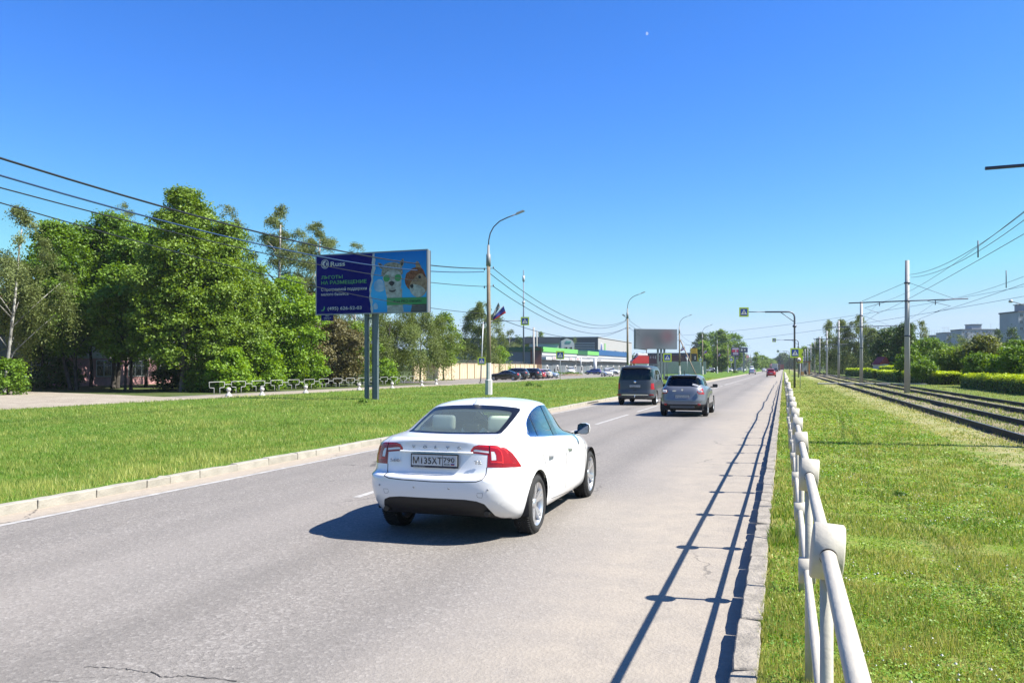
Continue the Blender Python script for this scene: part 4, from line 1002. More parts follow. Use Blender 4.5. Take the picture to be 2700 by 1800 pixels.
        g = MB(); g.prism([(p[0] * .86 + .975, p[1] * .86 + 1.035) for p in pts], .626, .629); gm_ = g.build('mirror_glass', mat('mirror_glass', (.10, .12, .14), .03, 1.0), mi_)
        if s < 0: mi_.scale = (-1, 1, 1)
    # door handles: bar in front of a cup
    for s in (1, -1):
        for yy, x in ((-.83, .931), (.13, .927)):
            m = MB(); m.tube([(s * (x - .02), yy - .115, .835), (s * (x + .026), yy - .095, .837), (s * (x + .03), yy, .838), (s * (x + .026), yy + .095, .837), (s * (x - .02), yy + .115, .835)], [.012, .016, .017, .016, .012], 8); m.build('door_handle', white_paint, root)
    # roof aerial (shark fin)
    m = MB(); m.add([(-.04, -.90, 1.415), (.04, -.90, 1.415), (.035, -.66, 1.45), (-.035, -.66, 1.45), (-.012, -.87, 1.480), (.012, -.87, 1.480), (.012, -.76, 1.476), (-.012, -.76, 1.476)], [(0, 1, 5, 4), (1, 2, 6, 5), (2, 3, 7, 6), (3, 0, 4, 7), (4, 5, 6, 7)])
    m.build('roof_aerial', white_paint, root, bevel=.01, seg=2)
    for x in (.62, -.62, .2, -.2):
        m = MB(); m.lathe([(.001, -.004), (.011, -.004), (.012, 0)], n=14, axis='Y'); q = m.build('parking_sensor', mat('sensor_grey', (.5, .5, .5), .4), root); q.location = (x, -2.286 + abs(x)**3 * .17, .60)
    # badges and plate
    badge = mat('badge_metal', (.30, .31, .32), .35, .8)
    for k, ch in enumerate('VOLVO'): text('badge_letter', ch, badge, root, (-.262 + k * .132, -2.148, 1.0), (R_(90 - 10), 0, 0), h=.030, w=.04, bold=.004, align='CENTER', depth=.004)
    text('badge_letter', 'S60', badge, root, (-.53, -2.165, .85), (R_(86), 0, R_(-6)), h=.034, w=.12, bold=.01, depth=.006)
    text('badge_letter', 'T5', badge, root, (.44, -2.165, .85), (R_(86), 0, R_(6)), h=.036, w=.075, bold=.012, depth=.006)
    # recess round the plate: raised lip above
    m = MB(); m.prism([(-2.12, .955), (-2.168, .962), (-2.17, .97), (-2.12, .98)], -.42, .42, 'YZ'); m.build('boot_grip', white_paint, root, bevel=.004)
    pl = numberplate(root, -2.19, .875, 'М135ХТ', '790', tilt=R_(-2))
    m = MB(); m.box((0, -.0105, -.064), (.54, .004, .017)); m.build('frame_strip', mat('navy_print', (.01, .012, .05), .4), pl)
    text('lettering', 'АВТО СЕРВИС', plate_m, pl, (-.24, -.0135, -.069), UP, h=.009, w=.14)
    return root
saloon = make_saloon()
# ================================================================== trees, shrubs, hedges
bark = mat('bark', (.045, .037, .03), .9, bump=.8, bscale=12, col2=(.10, .085, .07), vscale=4)
bark_l = mat('grey_bark', (.23, .205, .165), .9, bump=.8, bscale=12, col2=(.14, .12, .10), vscale=5)
birch_b = mat('birch_bark', (.66, .64, .59), .8, col2=(.10, .09, .08), vscale=2.6, detail=8)
LM = {
 'linden': leafmat('linden_leaf', (.070, .140, .010), (.29, .42, .050), .30), 'maple': leafmat('maple_leaf', (.045, .115, .008), (.24, .39, .030), .32),
 'chestnut': leafmat('chestnut_leaf', (.065, .155, .008), (.32, .50, .030), .34), 'birch': leafmat('birch_leaf', (.070, .095, .020), (.28, .34, .10), .32),
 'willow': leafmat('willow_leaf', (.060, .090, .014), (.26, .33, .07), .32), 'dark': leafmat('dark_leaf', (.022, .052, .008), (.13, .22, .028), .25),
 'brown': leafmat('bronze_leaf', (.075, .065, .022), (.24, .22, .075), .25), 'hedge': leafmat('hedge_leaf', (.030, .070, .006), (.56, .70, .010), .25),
 'red': leafmat('copper_leaf', (.065, .085, .012), (.30, .33, .060), .25)}
def leaf_quads(C, Nr, size, r, asp=.62):
    n = len(C); t = r.normal(size=(n, 3)); t -= Nr * (t * Nr).sum(1)[:, None]; t /= np.linalg.norm(t, axis=1)[:, None] + 1e-9; b = np.cross(Nr, t)
    s = size * r.uniform(.55, 1.35, n)[:, None]; V = np.stack([C - t * s * .5, C + b * s * asp * .5, C + t * s * .5 + Nr * s * .12 * r.choice([-1, 1], n)[:, None], C - b * s * asp * .5], 1).reshape(-1, 3)
    return V, (np.arange(n) * 4)[:, None] + np.arange(4)
def norm(v): return v / (np.linalg.norm(v, axis=1)[:, None] + 1e-9)
PROF = {'round': [(0, .35), (.15, .8), (.4, 1), (.7, .85), (.9, .5), (1, .12)], 'cone': [(0, .8), (.2, 1), (.5, .9), (.75, .58), (.92, .3), (1, .12)], 'tall': [(0, .5), (.25, .9), (.55, 1), (.8, .62), (1, .10)],
        'vase': [(0, .22), (.3, .7), (.65, 1), (.88, .72), (1, .2)], 'bush': [(0, .9), (.35, 1), (.7, .8), (1, .25)]}
def foliage(base, Hc, z0, Rm, prof, kind, n, size, r, lean=(0, 0), lobes=26, flat=.75, lobe_r=.30):
    """leaf sprays gathered in lobes inside the profile; returns leaf centres, normals, tint, lobe centres"""
    zf = r.uniform(.03, .97, lobes) ** .92; pr = np.interp(zf, [p[0] for p in prof], [p[1] for p in prof]); a = r.uniform(0, 2 * np.pi, lobes) + np.arange(lobes) * 2.4
    rr = Rm * pr * r.uniform(.15, 1.0, lobes) ** .5 * .92
    LC = np.stack([rr * np.cos(a), rr * np.sin(a), z0 + zf * Hc], 1); LR = Rm * lobe_r * r.uniform(.7, 1.35, lobes) * (.6 + .5 * pr)
    w = LR ** 2; li = r.choice(lobes, n // 9 + 1, p=w / w.sum()); d = norm(r.normal(size=(len(li), 3))); d[:, 2] = np.where(d[:, 2] < -.3, -d[:, 2], d[:, 2])
    SC = LC[li] + d * LR[li][:, None] * np.array([1, 1, flat]) * r.uniform(.55, 1.08, len(li))[:, None]
    q = r.rand(len(SC)) < .33; nq = int(q.sum()); zq = r.uniform(.0, .97, nq); aq = r.uniform(0, 2 * np.pi, nq); rq = Rm * np.interp(zq, [p[0] for p in prof], [p[1] for p in prof]) * r.uniform(.2, 1, nq) ** .45 * (.86 + .14 * np.sin(aq * 5 + zq * 14))
    SC[q] = np.stack([rq * np.cos(aq), rq * np.sin(aq), z0 + zq * Hc], 1)
    SC[:, 2] = np.maximum(SC[:, 2], z0 * .55 + .1)
    k = 9; C = np.repeat(SC, k, 0) + r.normal(size=(len(SC) * k, 3)) * size * np.array([.95, .95, .6]); D = np.repeat(d, k, 0); T = np.repeat(r.uniform(-.15, .15, len(SC)) + r.uniform(-.12, .12, lobes)[li], k)
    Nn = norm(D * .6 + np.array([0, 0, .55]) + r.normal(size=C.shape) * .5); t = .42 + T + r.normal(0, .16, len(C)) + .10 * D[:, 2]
    f = np.clip((C[:, 2]) / (z0 + Hc), 0, 1); C[:, 0] += lean[0] * f; C[:, 1] += lean[1] * f; LC[:, 0] += lean[0] * np.clip(LC[:, 2] / (z0 + Hc), 0, 1); LC[:, 1] += lean[1] * np.clip(LC[:, 2] / (z0 + Hc), 0, 1)
    return C, Nn, np.clip(t, 0, 1), LC
def hanging2(Hc, z0, Rm, prof, n, size, r, lean, drop):
    K = 34; zf = np.concatenate([r.uniform(.12, .86, K - 7), r.uniform(.84, 1.0, 7)]); pr = np.interp(zf, [p[0] for p in prof], [p[1] for p in prof]); a = r.uniform(0, 2 * np.pi, K) + np.arange(K) * 2.4; rr = Rm * pr * r.uniform(.1, 1, K) ** .6 * 1.05
    LC = np.stack([rr * np.cos(a), rr * np.sin(a), z0 + zf * Hc], 1); LR = Rm * r.uniform(.12, .34, K) * (.35 + .65 * pr); LR[-7:] *= .8; m = n // 24; w = LR ** 1.6; li = r.choice(K, m, p=w / w.sum()); d = norm(r.normal(size=(m, 3)) + [0, 0, .25]); d[:, 2] = np.where(d[:, 2] < -.1, -d[:, 2], d[:, 2])
    top = LC[li] + d * (LR[li] * r.uniform(.2, 1.15, m))[:, None]; k = 24; dl = drop * r.uniform(.15, 1.1, m) * np.clip(1.25 - zf[li], .22, 1); t = np.linspace(0, 1, k); out = norm(np.stack([top[:, 0], top[:, 1], 0 * a[li]], 1))[:, :2]; sway = r.normal(size=(m, 2)) * .22
    C = np.empty((m, k, 3)); C[:, :, :2] = top[:, None, :2] + out[:, None, :] * (np.sin(t * 1.6) * .35)[None, :, None] * dl[:, None, None] + sway[:, None, :] * t[None, :, None]; C[:, :, 2] = top[:, 2][:, None] - dl[:, None] * t[None] ** 1.5 + .2 * dl[:, None] * np.sin(t * 3)[None]
    C = C.reshape(-1, 3) + r.normal(size=(m * k, 3)) * size * .8; C[:, 2] = np.maximum(C[:, 2], .3); Nn = norm(np.repeat(np.concatenate([out, np.full((m, 1), .3)], 1), k, 0) + r.normal(size=C.shape) * .75)
    tt = np.clip(.45 + np.repeat(r.uniform(-.2, .2, m), k) + r.normal(0, .17, len(C)), 0, 1); f = np.clip(C[:, 2] / (z0 + Hc), 0, 1); C[:, 0] += lean[0] * f; C[:, 1] += lean[1] * f; L2 = LC.copy(); f = L2[:, 2] / (z0 + Hc); L2[:, 0] += lean[0] * f; L2[:, 1] += lean[1] * f
    return C, Nn, tt, L2[:26]
def hanging(Hc, z0, Rm, prof, n, size, r, lean=(0, 0), drop=2.2, strands=None):
    """weeping twigs: leaves strung along hanging curves"""
    return hanging2(Hc, z0, Rm, prof, n, size, r, lean, drop)
    m = strands or n // 26; zf = r.uniform(.08, 1, m) ** .8; pr = np.interp(zf, [p[0] for p in prof], [p[1] for p in prof]); a = r.uniform(0, 2 * np.pi, m); rr = Rm * pr * r.uniform(.15, 1, m) ** .55
    clump = .72 + .38 * np.sin(a * 3 + zf * 9) * np.sin(zf * 17 + a); rr *= clump
    top = np.stack([rr * np.cos(a), rr * np.sin(a), z0 + zf * Hc], 1); k = max(4, n // m); dl = drop * r.uniform(.25, 1.1, m) * np.clip(1.3 - zf, .25, 1); t = np.linspace(0, 1, k)
    sway = r.normal(size=(m, 2)) * .25; C = np.empty((m, k, 3)); out = np.stack([np.cos(a), np.sin(a)], 1)
    C[:, :, :2] = top[:, None, :2] + out[:, None, :] * (np.sin(t * 1.6) * .35)[None, :, None] * dl[:, None, None] + sway[:, None, :] * t[None, :, None]; C[:, :, 2] = top[:, 2][:, None] - dl[:, None] * t[None] ** 1.5 + .2 * dl[:, None] * np.sin(t * 3)[None]
    C = C.reshape(-1, 3) + r.normal(size=(m * k, 3)) * size * .7; C[:, 2] = np.maximum(C[:, 2], .3); Nn = norm(np.repeat(np.concatenate([out, np.full((m, 1), .25)], 1), k, 0) + r.normal(size=C.shape) * .75)
    tt = np.clip(.42 + np.repeat(r.uniform(-.2, .2, m), k) + r.normal(0, .17, len(C)), 0, 1); f = np.clip(C[:, 2] / (z0 + Hc), 0, 1); C[:, 0] += lean[0] * f; C[:, 1] += lean[1] * f
    return C, Nn, tt, top[r.choice(m, min(m, 26), replace=False)]
def tree(name, u, d, vtop, halfw, kind, label, n=9000, size=.30, prof='round', trunk=.25, seed=1, lean=0.0, group=None, bk=None, z=.0, tr=None, stems=1, lobes=26, cat='tree', lobe_r=.30, drop=2.2, limbs=9, flat=.75, cut_z=None):
    """u, d: where it stands; vtop: photo row of its top; halfw: half the crown's width in photo columns"""
    (X, Y) = wxy(u, d); H = max(1.0, zat(vtop, d) - z); Rm = halfw * d / F; r = np.random.RandomState(seed)
    root = empty(name, (X, Y, z), 0, label, cat, group); z0 = H * trunk; ln = (lean * d / F, 0); ln = (ln[0] * CT, ln[0] * ST)
    if kind in ('birch', 'willow'): C, Nn, t, LC = hanging(H - z0, z0, Rm, PROF[prof], n, size, r, ln, drop)
    else: C, Nn, t, LC = foliage((0, 0), H - z0, z0, Rm, PROF[prof], kind, n, size, r, ln, lobes, flat, lobe_r)
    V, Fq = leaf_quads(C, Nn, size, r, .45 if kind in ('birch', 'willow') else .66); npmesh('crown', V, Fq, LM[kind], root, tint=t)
    bk = bk or (birch_b if kind == 'birch' else bark); R0 = tr or max(.07, H * .013)
    for s in range(stems):
        mb = MB(); a0 = r.uniform(0, 6.28); off = (0, 0) if stems == 1 else (math.cos(a0) * .3, math.sin(a0) * .3); k = 7; top = .90 if kind == 'birch' else .72
        sp = (r.uniform(-1, 1) * (1.6 if stems > 1 else .25), r.uniform(-1, 1) * (1.6 if stems > 1 else .25)); P = []
        for i in range(k):
            f = i / (k - 1) * top; P.append((off[0] + ln[0] * f + sp[0] * f * 1.2 + r.uniform(-.06, .06) * (i > 0), off[1] + ln[1] * f + sp[1] * f * 1.2 + r.uniform(-.06, .06) * (i > 0), H * f))
        mb.tube([(P[0][0], P[0][1], -.1)] + [(P[0][0], P[0][1], .15)] + P[1:], [R0 * 1.35, R0] + [R0 * (1 - .8 * i / k) for i in range(1, k)], 9); mb.build('trunk', bk, root)
    mb = MB(); Pt = np.array(P); zz = Pt[:, 2]; nl = 0
    for q in LC[np.argsort(LC[:, 2])][::max(1, len(LC) // limbs)]:
        zs = max(z0 * .75, q[2] - np.hypot(q[0], q[1]) * .8 - .6); zs = min(zs, zz[-1]); bx = np.interp(zs, zz, Pt[:, 0]); by = np.interp(zs, zz, Pt[:, 1])
        mid = ((bx * .45 + q[0] * .55), (by * .45 + q[1] * .55), zs * .5 + q[2] * .5 + .25)
        mb.tube([(bx, by, zs), mid, tuple(q)], [R0 * .38, R0 * .24, R0 * .08], 5); nl += 1
    if nl: tag(mb.build('branches', bk, root), kind='stuff')
    return root
T = tree
# ---- left of the road, in front of and round the pink building
T('birch_tree', 12, 58.5, 556, 120, 'birch', 'birch with a bright white slender trunk at the left edge of the view', n=34000, size=.165, prof='tall', trunk=.20, seed=3, lean=45, tr=.13, drop=2.8, limbs=10)
T('bush', 20, 56.5, 955, 62, 'maple', 'low green bush at the foot of the leftmost birch', n=3500, size=.2, prof='bush', trunk=.02, seed=4, cat='bush', lobes=14)
T('maple_tree', 196, 70, 583, 100, 'maple', 'maple with a forked leaning trunk right of the leftmost birch', n=46000, size=.23, prof='round', trunk=.20, seed=5, lean=-42, stems=2, tr=.16, lobes=28)
T('maple_tree', 300, 74, 575, 125, 'maple', 'tall dark-stemmed maple in front of the pink building windows', n=52000, size=.23, prof='round', trunk=.22, seed=6, lean=-10, tr=.2, stems=2, lobes=32)
T('maple_tree', 385, 78, 600, 110, 'maple', 'maple half hidden behind the left flank of the tallest linden', n=20000, size=.30, prof='round', trunk=.22, seed=7, tr=.17, lobes=26)
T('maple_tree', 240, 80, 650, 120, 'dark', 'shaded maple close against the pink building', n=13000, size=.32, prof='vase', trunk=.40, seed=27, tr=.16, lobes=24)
T('linden_tree', 480, 64.5, 495, 150, 'linden', 'tallest linden of the left group, broad yellow-green crown and pale trunk', n=84000, size=.21, prof='cone', trunk=.12, seed=8, lean=8, tr=.24, bk=bark_l, lobes=95, lobe_r=.22)
T('linden_tree', 590, 67, 585, 112, 'linden', 'linden leaning out of the right side of the tallest linden', n=38000, size=.21, prof='round', trunk=.12, seed=9, tr=.18, bk=bark_l, lobes=38, lobe_r=.27)
T('birch_tree', 322, 112, 538, 105, 'birch', 'birch top rising behind the maples left of the tallest linden', n=18000, size=.17, prof='tall', trunk=.3, seed=10, group=None)
T('birch_tree', 598, 90, 536, 75, 'birch', 'narrow birch top just right of the tallest linden peak', n=14000, size=.17, prof='tall', trunk=.3, seed=11)
T('birch_tree', 727, 84, 545, 118, 'birch', 'tall feathery birch behind the bright green chestnut', n=46000, size=.17, prof='tall', trunk=.10, seed=12, lean=6)
T('birch_tree', 838, 88, 588, 98, 'birch', 'feathery birch rising behind the left edge of the billboard', n=34000, size=.16, prof='tall', trunk=.22, seed=13)
T('birch_tree', 938, 92, 636, 62, 'birch', 'birch top peeping above the billboard', n=12000, size=.16, prof='tall', trunk=.2, seed=14)
T('chestnut_tree', 748, 74, 732, 100, 'chestnut', 'bright green chestnut left of the billboard', n=30000, size=.24, prof='round', trunk=.08, seed=15, lobes=40, lobe_r=.28)
T('maple_tree', 655, 70, 690, 92, 'linden', 'dull green tree between the tallest linden and the bright chestnut', n=10000, size=.28, prof='round', trunk=.1, seed=16, lobes=34)
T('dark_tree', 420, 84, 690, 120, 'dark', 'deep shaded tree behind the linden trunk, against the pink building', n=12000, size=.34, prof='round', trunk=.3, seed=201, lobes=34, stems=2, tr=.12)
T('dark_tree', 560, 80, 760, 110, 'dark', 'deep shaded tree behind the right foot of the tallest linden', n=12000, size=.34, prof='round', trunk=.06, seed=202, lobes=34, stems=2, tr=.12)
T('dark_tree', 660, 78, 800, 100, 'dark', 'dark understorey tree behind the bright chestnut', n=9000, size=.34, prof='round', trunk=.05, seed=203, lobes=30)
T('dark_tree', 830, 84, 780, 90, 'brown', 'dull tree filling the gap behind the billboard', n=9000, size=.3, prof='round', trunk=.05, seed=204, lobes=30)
T('maple_tree', 110, 74, 640, 85, 'maple', 'maple crown filling the gap behind the leftmost birch', n=17000, size=.30, prof='round', trunk=.2, seed=206, tr=.12)
T('maple_tree', 330, 68, 700, 95, 'maple', 'lower leafy maple between the building windows and the tallest linden', n=16000, size=.28, prof='round', trunk=.24, seed=207, tr=.12)
T('maple_tree', 345, 71, 590, 80, 'maple', 'maple filling the notch left of the tallest linden', n=26000, size=.26, prof='round', trunk=.2, seed=209, tr=.14)
T('bush', 150, 72, 950, 60, 'dark', 'dark undergrowth at the foot of the fork-trunked maple', n=4000, size=.24, prof='bush', trunk=.02, seed=208, cat='bush', lobes=14, limbs=3)
T('bush', 455, 70, 965, 60, 'dark', 'dark undergrowth left of the pale linden trunk', n=3500, size=.24, prof='bush', trunk=.02, seed=205, cat='bush', lobes=14, limbs=3)
for i, (u, d, vt, hw, k, lb) in enumerate(((610, 63, 925, 62, 'chestnut', 'leafy bright bush behind the second and third white rail hoops'), (700, 67, 905, 62, 'chestnut', 'tall bright bush under the chestnut tree'), (800, 74.5, 920, 60, 'chestnut', 'rounded bush under the left half of the billboard'),
                                           (540, 64.5, 955, 50, 'linden', 'dim bush right of the pale linden trunk'))):
    T('bush', u, d, vt, hw, k, lb, n=7000, size=.22, prof='bush', trunk=.02, seed=30 + i, cat='bush', lobes=18, limbs=4)
T('shrub_tree', 885, 82, 838, 82, 'brown', 'bronze-green shrubby tree seen under the billboard', n=17000, size=.25, prof='round', trunk=.04, seed=17, lobes=36, stems=3, tr=.06)
T('shrub_tree', 940, 86, 850, 60, 'linden', 'green shrubby tree behind the billboard legs', n=7000, size=.25, prof='round', trunk=.06, seed=18, lobes=26)
T('willow_tree', 1025, 98, 795, 95, 'willow', 'weeping willow just right of the billboard legs', n=34000, size=.19, prof='round', trunk=.10, seed=19, drop=5.0)
T('willow_tree', 1108, 103, 812, 88, 'willow', 'weeping willow whose edge hangs over the cream wall', n=30000, size=.19, prof='round', trunk=.10, seed=20, drop=5.0)
T('linden_tree', 1170, 116, 825, 52, 'linden', 'pale rounded tree at the right end of the willow clump', n=10000, size=.28, prof='round', trunk=.2, seed=21, lobes=24)
T('bush', 1010, 92, 945, 40, 'chestnut', 'low bush in front of the left end of the willow clump', n=2600, size=.22, prof='bush', trunk=.02, seed=22, cat='bush', lobes=12, limbs=3)
T('birch_tree', 1268, 152, 798, 60, 'willow', 'tall weeping tree standing behind the nearest street lamp post', n=32000, size=.26, prof='round', trunk=.08, seed=23, drop=5.5)
T('bush', 1318, 158, 917, 34, 'chestnut', 'yellow-green bush above the cream wall, left of the dark shop wall', n=4500, size=.28, prof='bush', trunk=.05, seed=24, cat='bush', lobes=16, limbs=4)
T('birch_tree', 1345, 250, 866, 26, 'birch', 'distant birch above the left end of the green shop roof', n=4500, size=.34, prof='tall', trunk=.1, seed=25)
T('birch_tree', 1398, 265, 886, 20, 'linden', 'distant leafy top between the mast and the white poles', n=2600, size=.4, prof='round', trunk=.1, seed=26)
T('birch_tree', 1426, 280, 874, 13, 'linden', 'slim distant tree just left of the shopping hall', n=2200, size=.4, prof='tall', trunk=.1, seed=28)
T('poplar_tree', 1364, 300, 880, 4.5, 'dark', 'left one of two thin dark poplar spikes behind the shops', n=900, size=.45, prof='tall', trunk=.1, seed=29, limbs=3)
T('poplar_tree', 1373, 300, 884, 4.5, 'dark', 'right one of two thin dark poplar spikes behind the shops', n=900, size=.45, prof='tall', trunk=.1, seed=40, limbs=3)
T('birch_tree', 1515, 262, 889, 15, 'birch', 'slim birch in front of the dark wall of the shopping hall', n=3200, size=.34, prof='tall', trunk=.05, seed=41)
# ---- far down the road, left side
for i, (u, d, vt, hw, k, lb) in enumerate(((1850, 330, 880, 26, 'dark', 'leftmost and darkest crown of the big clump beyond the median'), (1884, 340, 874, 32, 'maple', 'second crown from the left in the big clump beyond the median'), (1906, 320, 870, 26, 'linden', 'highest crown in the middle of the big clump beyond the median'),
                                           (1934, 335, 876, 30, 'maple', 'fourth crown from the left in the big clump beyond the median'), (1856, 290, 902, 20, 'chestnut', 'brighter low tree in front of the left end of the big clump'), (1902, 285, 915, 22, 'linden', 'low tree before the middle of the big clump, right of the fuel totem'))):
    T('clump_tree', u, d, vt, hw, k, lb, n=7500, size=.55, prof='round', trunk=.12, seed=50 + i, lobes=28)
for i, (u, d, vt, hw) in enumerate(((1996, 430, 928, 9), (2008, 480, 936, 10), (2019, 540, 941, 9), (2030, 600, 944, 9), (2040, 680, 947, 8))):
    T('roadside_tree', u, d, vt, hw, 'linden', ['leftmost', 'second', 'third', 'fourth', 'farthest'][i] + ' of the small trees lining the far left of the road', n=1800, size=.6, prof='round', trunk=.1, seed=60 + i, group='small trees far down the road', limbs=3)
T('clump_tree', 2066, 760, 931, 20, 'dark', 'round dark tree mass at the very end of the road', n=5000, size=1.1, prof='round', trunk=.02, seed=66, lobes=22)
T('clump_tree', 2088, 700, 940, 15, 'dark', 'dark tree mass right of the round one at the end of the road', n=3500, size=1.0, prof='round', trunk=.02, seed=67, lobes=18)
# ---- right of the tram line
for i, (u, d, vt, hw, k, lb) in enumerate(((2122, 420, 915, 16, 'linden', 'pale far tree above the bus shelter'), (2148, 380, 906, 20, 'linden', 'far rounded tree right of the bus shelter'),
        (2186, 215, 848, 30, 'willow', 'left tree of the tall dense weeping row beyond the tram line'), (2222, 205, 846, 36, 'willow', 'second tree of the tall dense weeping row beyond the tram line'), (2262, 200, 828, 36, 'willow', 'tallest tree of the dense weeping row beyond the tram line, loose at its top'), (2298, 190, 868, 30, 'willow', 'right tree of the dense weeping row beyond the tram line'))):
    T('willow_tree', u, d, vt, hw, k, lb, n=17000 if k == 'willow' else 4500, size=.32 if k == 'willow' else .7, prof='tall', trunk=.04, seed=70 + i, drop=7, lobes=26, tr=.2)
T('maple_tree', 2345, 135, 868, 50, 'dark', 'dark green round tree beside the white kiosk with a red roof', n=11000, size=.34, prof='round', trunk=.08, seed=80, lobes=34)
T('maple_tree', 2385, 128, 853, 42, 'dark', 'dark green tree directly behind the nearest tram pole', n=10000, size=.33, prof='tall', trunk=.08, seed=81, lobes=30)
T('birch_tree', 2425, 165, 848, 34, 'birch', 'grey-green birch right of the nearest tram pole', n=8000, size=.26, prof='tall', trunk=.1, seed=82, drop=4)
T('maple_tree', 2455, 112, 892, 52, 'maple', 'green maple behind the hedge, right of the nearest tram pole', n=10000, size=.28, prof='round', trunk=.15, seed=83, lobes=32)
T('maple_tree', 2400, 96, 920, 36, 'maple', 'low maple behind the hedge at the nearest tram pole', n=6000, size=.24, prof='round', trunk=.15, seed=84, lobes=24)
T('willow_tree', 2525, 210, 880, 44, 'willow', 'grey willow in front of the distant flats', n=7000, size=.34, prof='round', trunk=.05, seed=85, drop=5)
T('maple_tree', 2510, 92, 918, 46, 'linden', 'olive-green tree behind the middle of the hedge', n=9000, size=.24, prof='vase', trunk=.28, seed=86, lobes=30)
T('copper_tree', 2600, 88, 893, 66, 'red', 'coppery-green broad tree behind the right hedge', n=13000, size=.25, prof='round', trunk=.25, seed=87, lobes=38)
T('maple_tree', 2690, 82, 898, 46, 'maple', 'fresh green tree at the right edge of the view', n=10000, size=.24, prof='round', trunk=.2, seed=88, lobes=30)
T('conifer_tree', 2668, 240, 858, 24, 'dark', 'dark tree in front of the nearest block of flats', n=4500, size=.45, prof='cone', trunk=.05, seed=89, lobes=22)
T('conifer_tree', 2632, 260, 868, 14, 'dark', 'dark pointed tree left of the nearest block of flats', n=3000, size=.45, prof='cone', trunk=.05, seed=90, lobes=18)
for i, (u, d, vt, hw, lb) in enumerate(((2430, 84, 955, 34, 'leftmost young tree on the lawn before the hedge, by the tram pole'), (2588, 73, 938, 46, 'young tree with a spreading crown in front of the right hedge'), (2636, 68, 945, 32, 'slender young tree between its two spreading neighbours before the right hedge'), (2672, 64, 922, 46, 'rightmost young tree, white-based trunk, before the right hedge'))):
    T('young_tree', u, d, vt, hw, 'maple', lb, n=6000, size=.19, prof='vase', trunk=.32, seed=95 + i, tr=.06, lobes=24, group='young trees before the hedge', z=.1)
for i, (u, d, vt, hw) in enumerate(((2740, 70, 900, 60), (2790, 78, 880, 70))):
    T('maple_tree', u, d, vt, hw, 'maple', ['fresh green tree just beyond the right edge', 'taller green tree beyond the right edge'][i], n=4000, size=.3, prof='round', trunk=.15, seed=101 + i)
# ---- clipped hedges
def hedge(u0, d0, u1, d1, ht, wd, label, seed, n=None, X0=None):
    a, b = Vector(wxy(u0, d0)), Vector(wxy(u1, d1)); L = (b - a).length; an = math.atan2((b - a).y, (b - a).x); c = (a + b) / 2; r = np.random.RandomState(seed)
    root = empty('hedge', (c.x, c.y, .08), an, label, 'hedge', 'clipped hedges beside the tram line')
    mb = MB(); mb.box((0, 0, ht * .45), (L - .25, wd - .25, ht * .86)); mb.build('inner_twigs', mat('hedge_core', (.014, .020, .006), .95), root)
    n = n or int(L * 620); fx = r.uniform(-.5, .5, n); side_ = r.rand(n); sz = np.clip(.10 * (d0 + d1) / 150, .08, .3)
    P = np.empty((n, 3)); P[:, 0] = fx * L; top = side_ < .42; P[:, 1] = np.where(top, r.uniform(-.5, .5, n) * wd, np.where(side_ < .75, -wd / 2, wd / 2)); P[:, 2] = np.where(top, ht, r.uniform(.04, 1, n) * ht)
    endm = r.rand(n) < .08; P[endm, 0] = np.where(r.rand(endm.sum()) < .5, -.5, .5) * L; P[endm, 1] = r.uniform(-.5, .5, endm.sum()) * wd; P[endm, 2] = r.uniform(.05, 1, endm.sum()) * ht
    bump = (vnoise(P[:, 0] * 1.1 + 20, P[:, 1] * 1.5 + 20, seed) - .5) * .22; P[:, 2] += bump * (P[:, 2] / ht); P += r.normal(size=P.shape) * .06
    Nn = norm(np.stack([r.normal(size=n) * .5, np.where(top, 0, np.sign(P[:, 1])) + r.normal(size=n) * .5, np.where(top, 1.2, .35) + r.normal(size=n) * .4], 1))
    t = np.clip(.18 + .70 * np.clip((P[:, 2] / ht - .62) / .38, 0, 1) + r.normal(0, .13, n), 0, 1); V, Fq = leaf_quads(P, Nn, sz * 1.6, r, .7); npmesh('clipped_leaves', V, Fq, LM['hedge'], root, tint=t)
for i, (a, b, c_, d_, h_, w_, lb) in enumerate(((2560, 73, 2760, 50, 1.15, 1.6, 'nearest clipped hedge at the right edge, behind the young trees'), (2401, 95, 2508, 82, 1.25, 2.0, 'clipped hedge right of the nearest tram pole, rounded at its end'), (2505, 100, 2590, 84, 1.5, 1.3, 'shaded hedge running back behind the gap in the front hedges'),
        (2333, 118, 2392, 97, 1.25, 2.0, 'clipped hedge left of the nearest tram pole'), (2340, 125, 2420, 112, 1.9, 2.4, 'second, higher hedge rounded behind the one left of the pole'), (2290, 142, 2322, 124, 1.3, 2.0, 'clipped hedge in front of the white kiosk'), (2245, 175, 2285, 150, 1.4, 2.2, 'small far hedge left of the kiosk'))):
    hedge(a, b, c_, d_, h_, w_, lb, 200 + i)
# ---- far woodland closing the view
def woodland(name, belt, n, label, seed, k='dark'):
    r = np.random.RandomState(seed); a = np.array([b[:2] for b in belt], float); hts = np.array([b[2] for b in belt], float); t = r.uniform(0, len(belt) - 1.001, n); i = t.astype(int); f = (t - i)[:, None]
    P = a[i] * (1 - f) + a[i + 1] * f; h = hts[i] * (1 - f[:, 0]) + hts[i + 1] * f[:, 0]; h = h * (.7 + .5 * vnoise(P[:, 0] * .07 + 50, P[:, 1] * .07 + 50, seed))
    z = h * r.uniform(0, 1, n) ** .75; P = P + r.normal(size=(n, 2)) * 7; C = np.stack([P[:, 0], P[:, 1], z], 1); V, Fq = leaf_quads(C, norm(r.normal(size=(n, 3)) + np.array([0, 0, .5])), 2.6, r, .8)
    return tag(npmesh(name, V, Fq, LM[k], None, tint=np.clip(.35 + r.normal(0, .18, n), 0, 1)), label, 'woodland', kind='stuff')
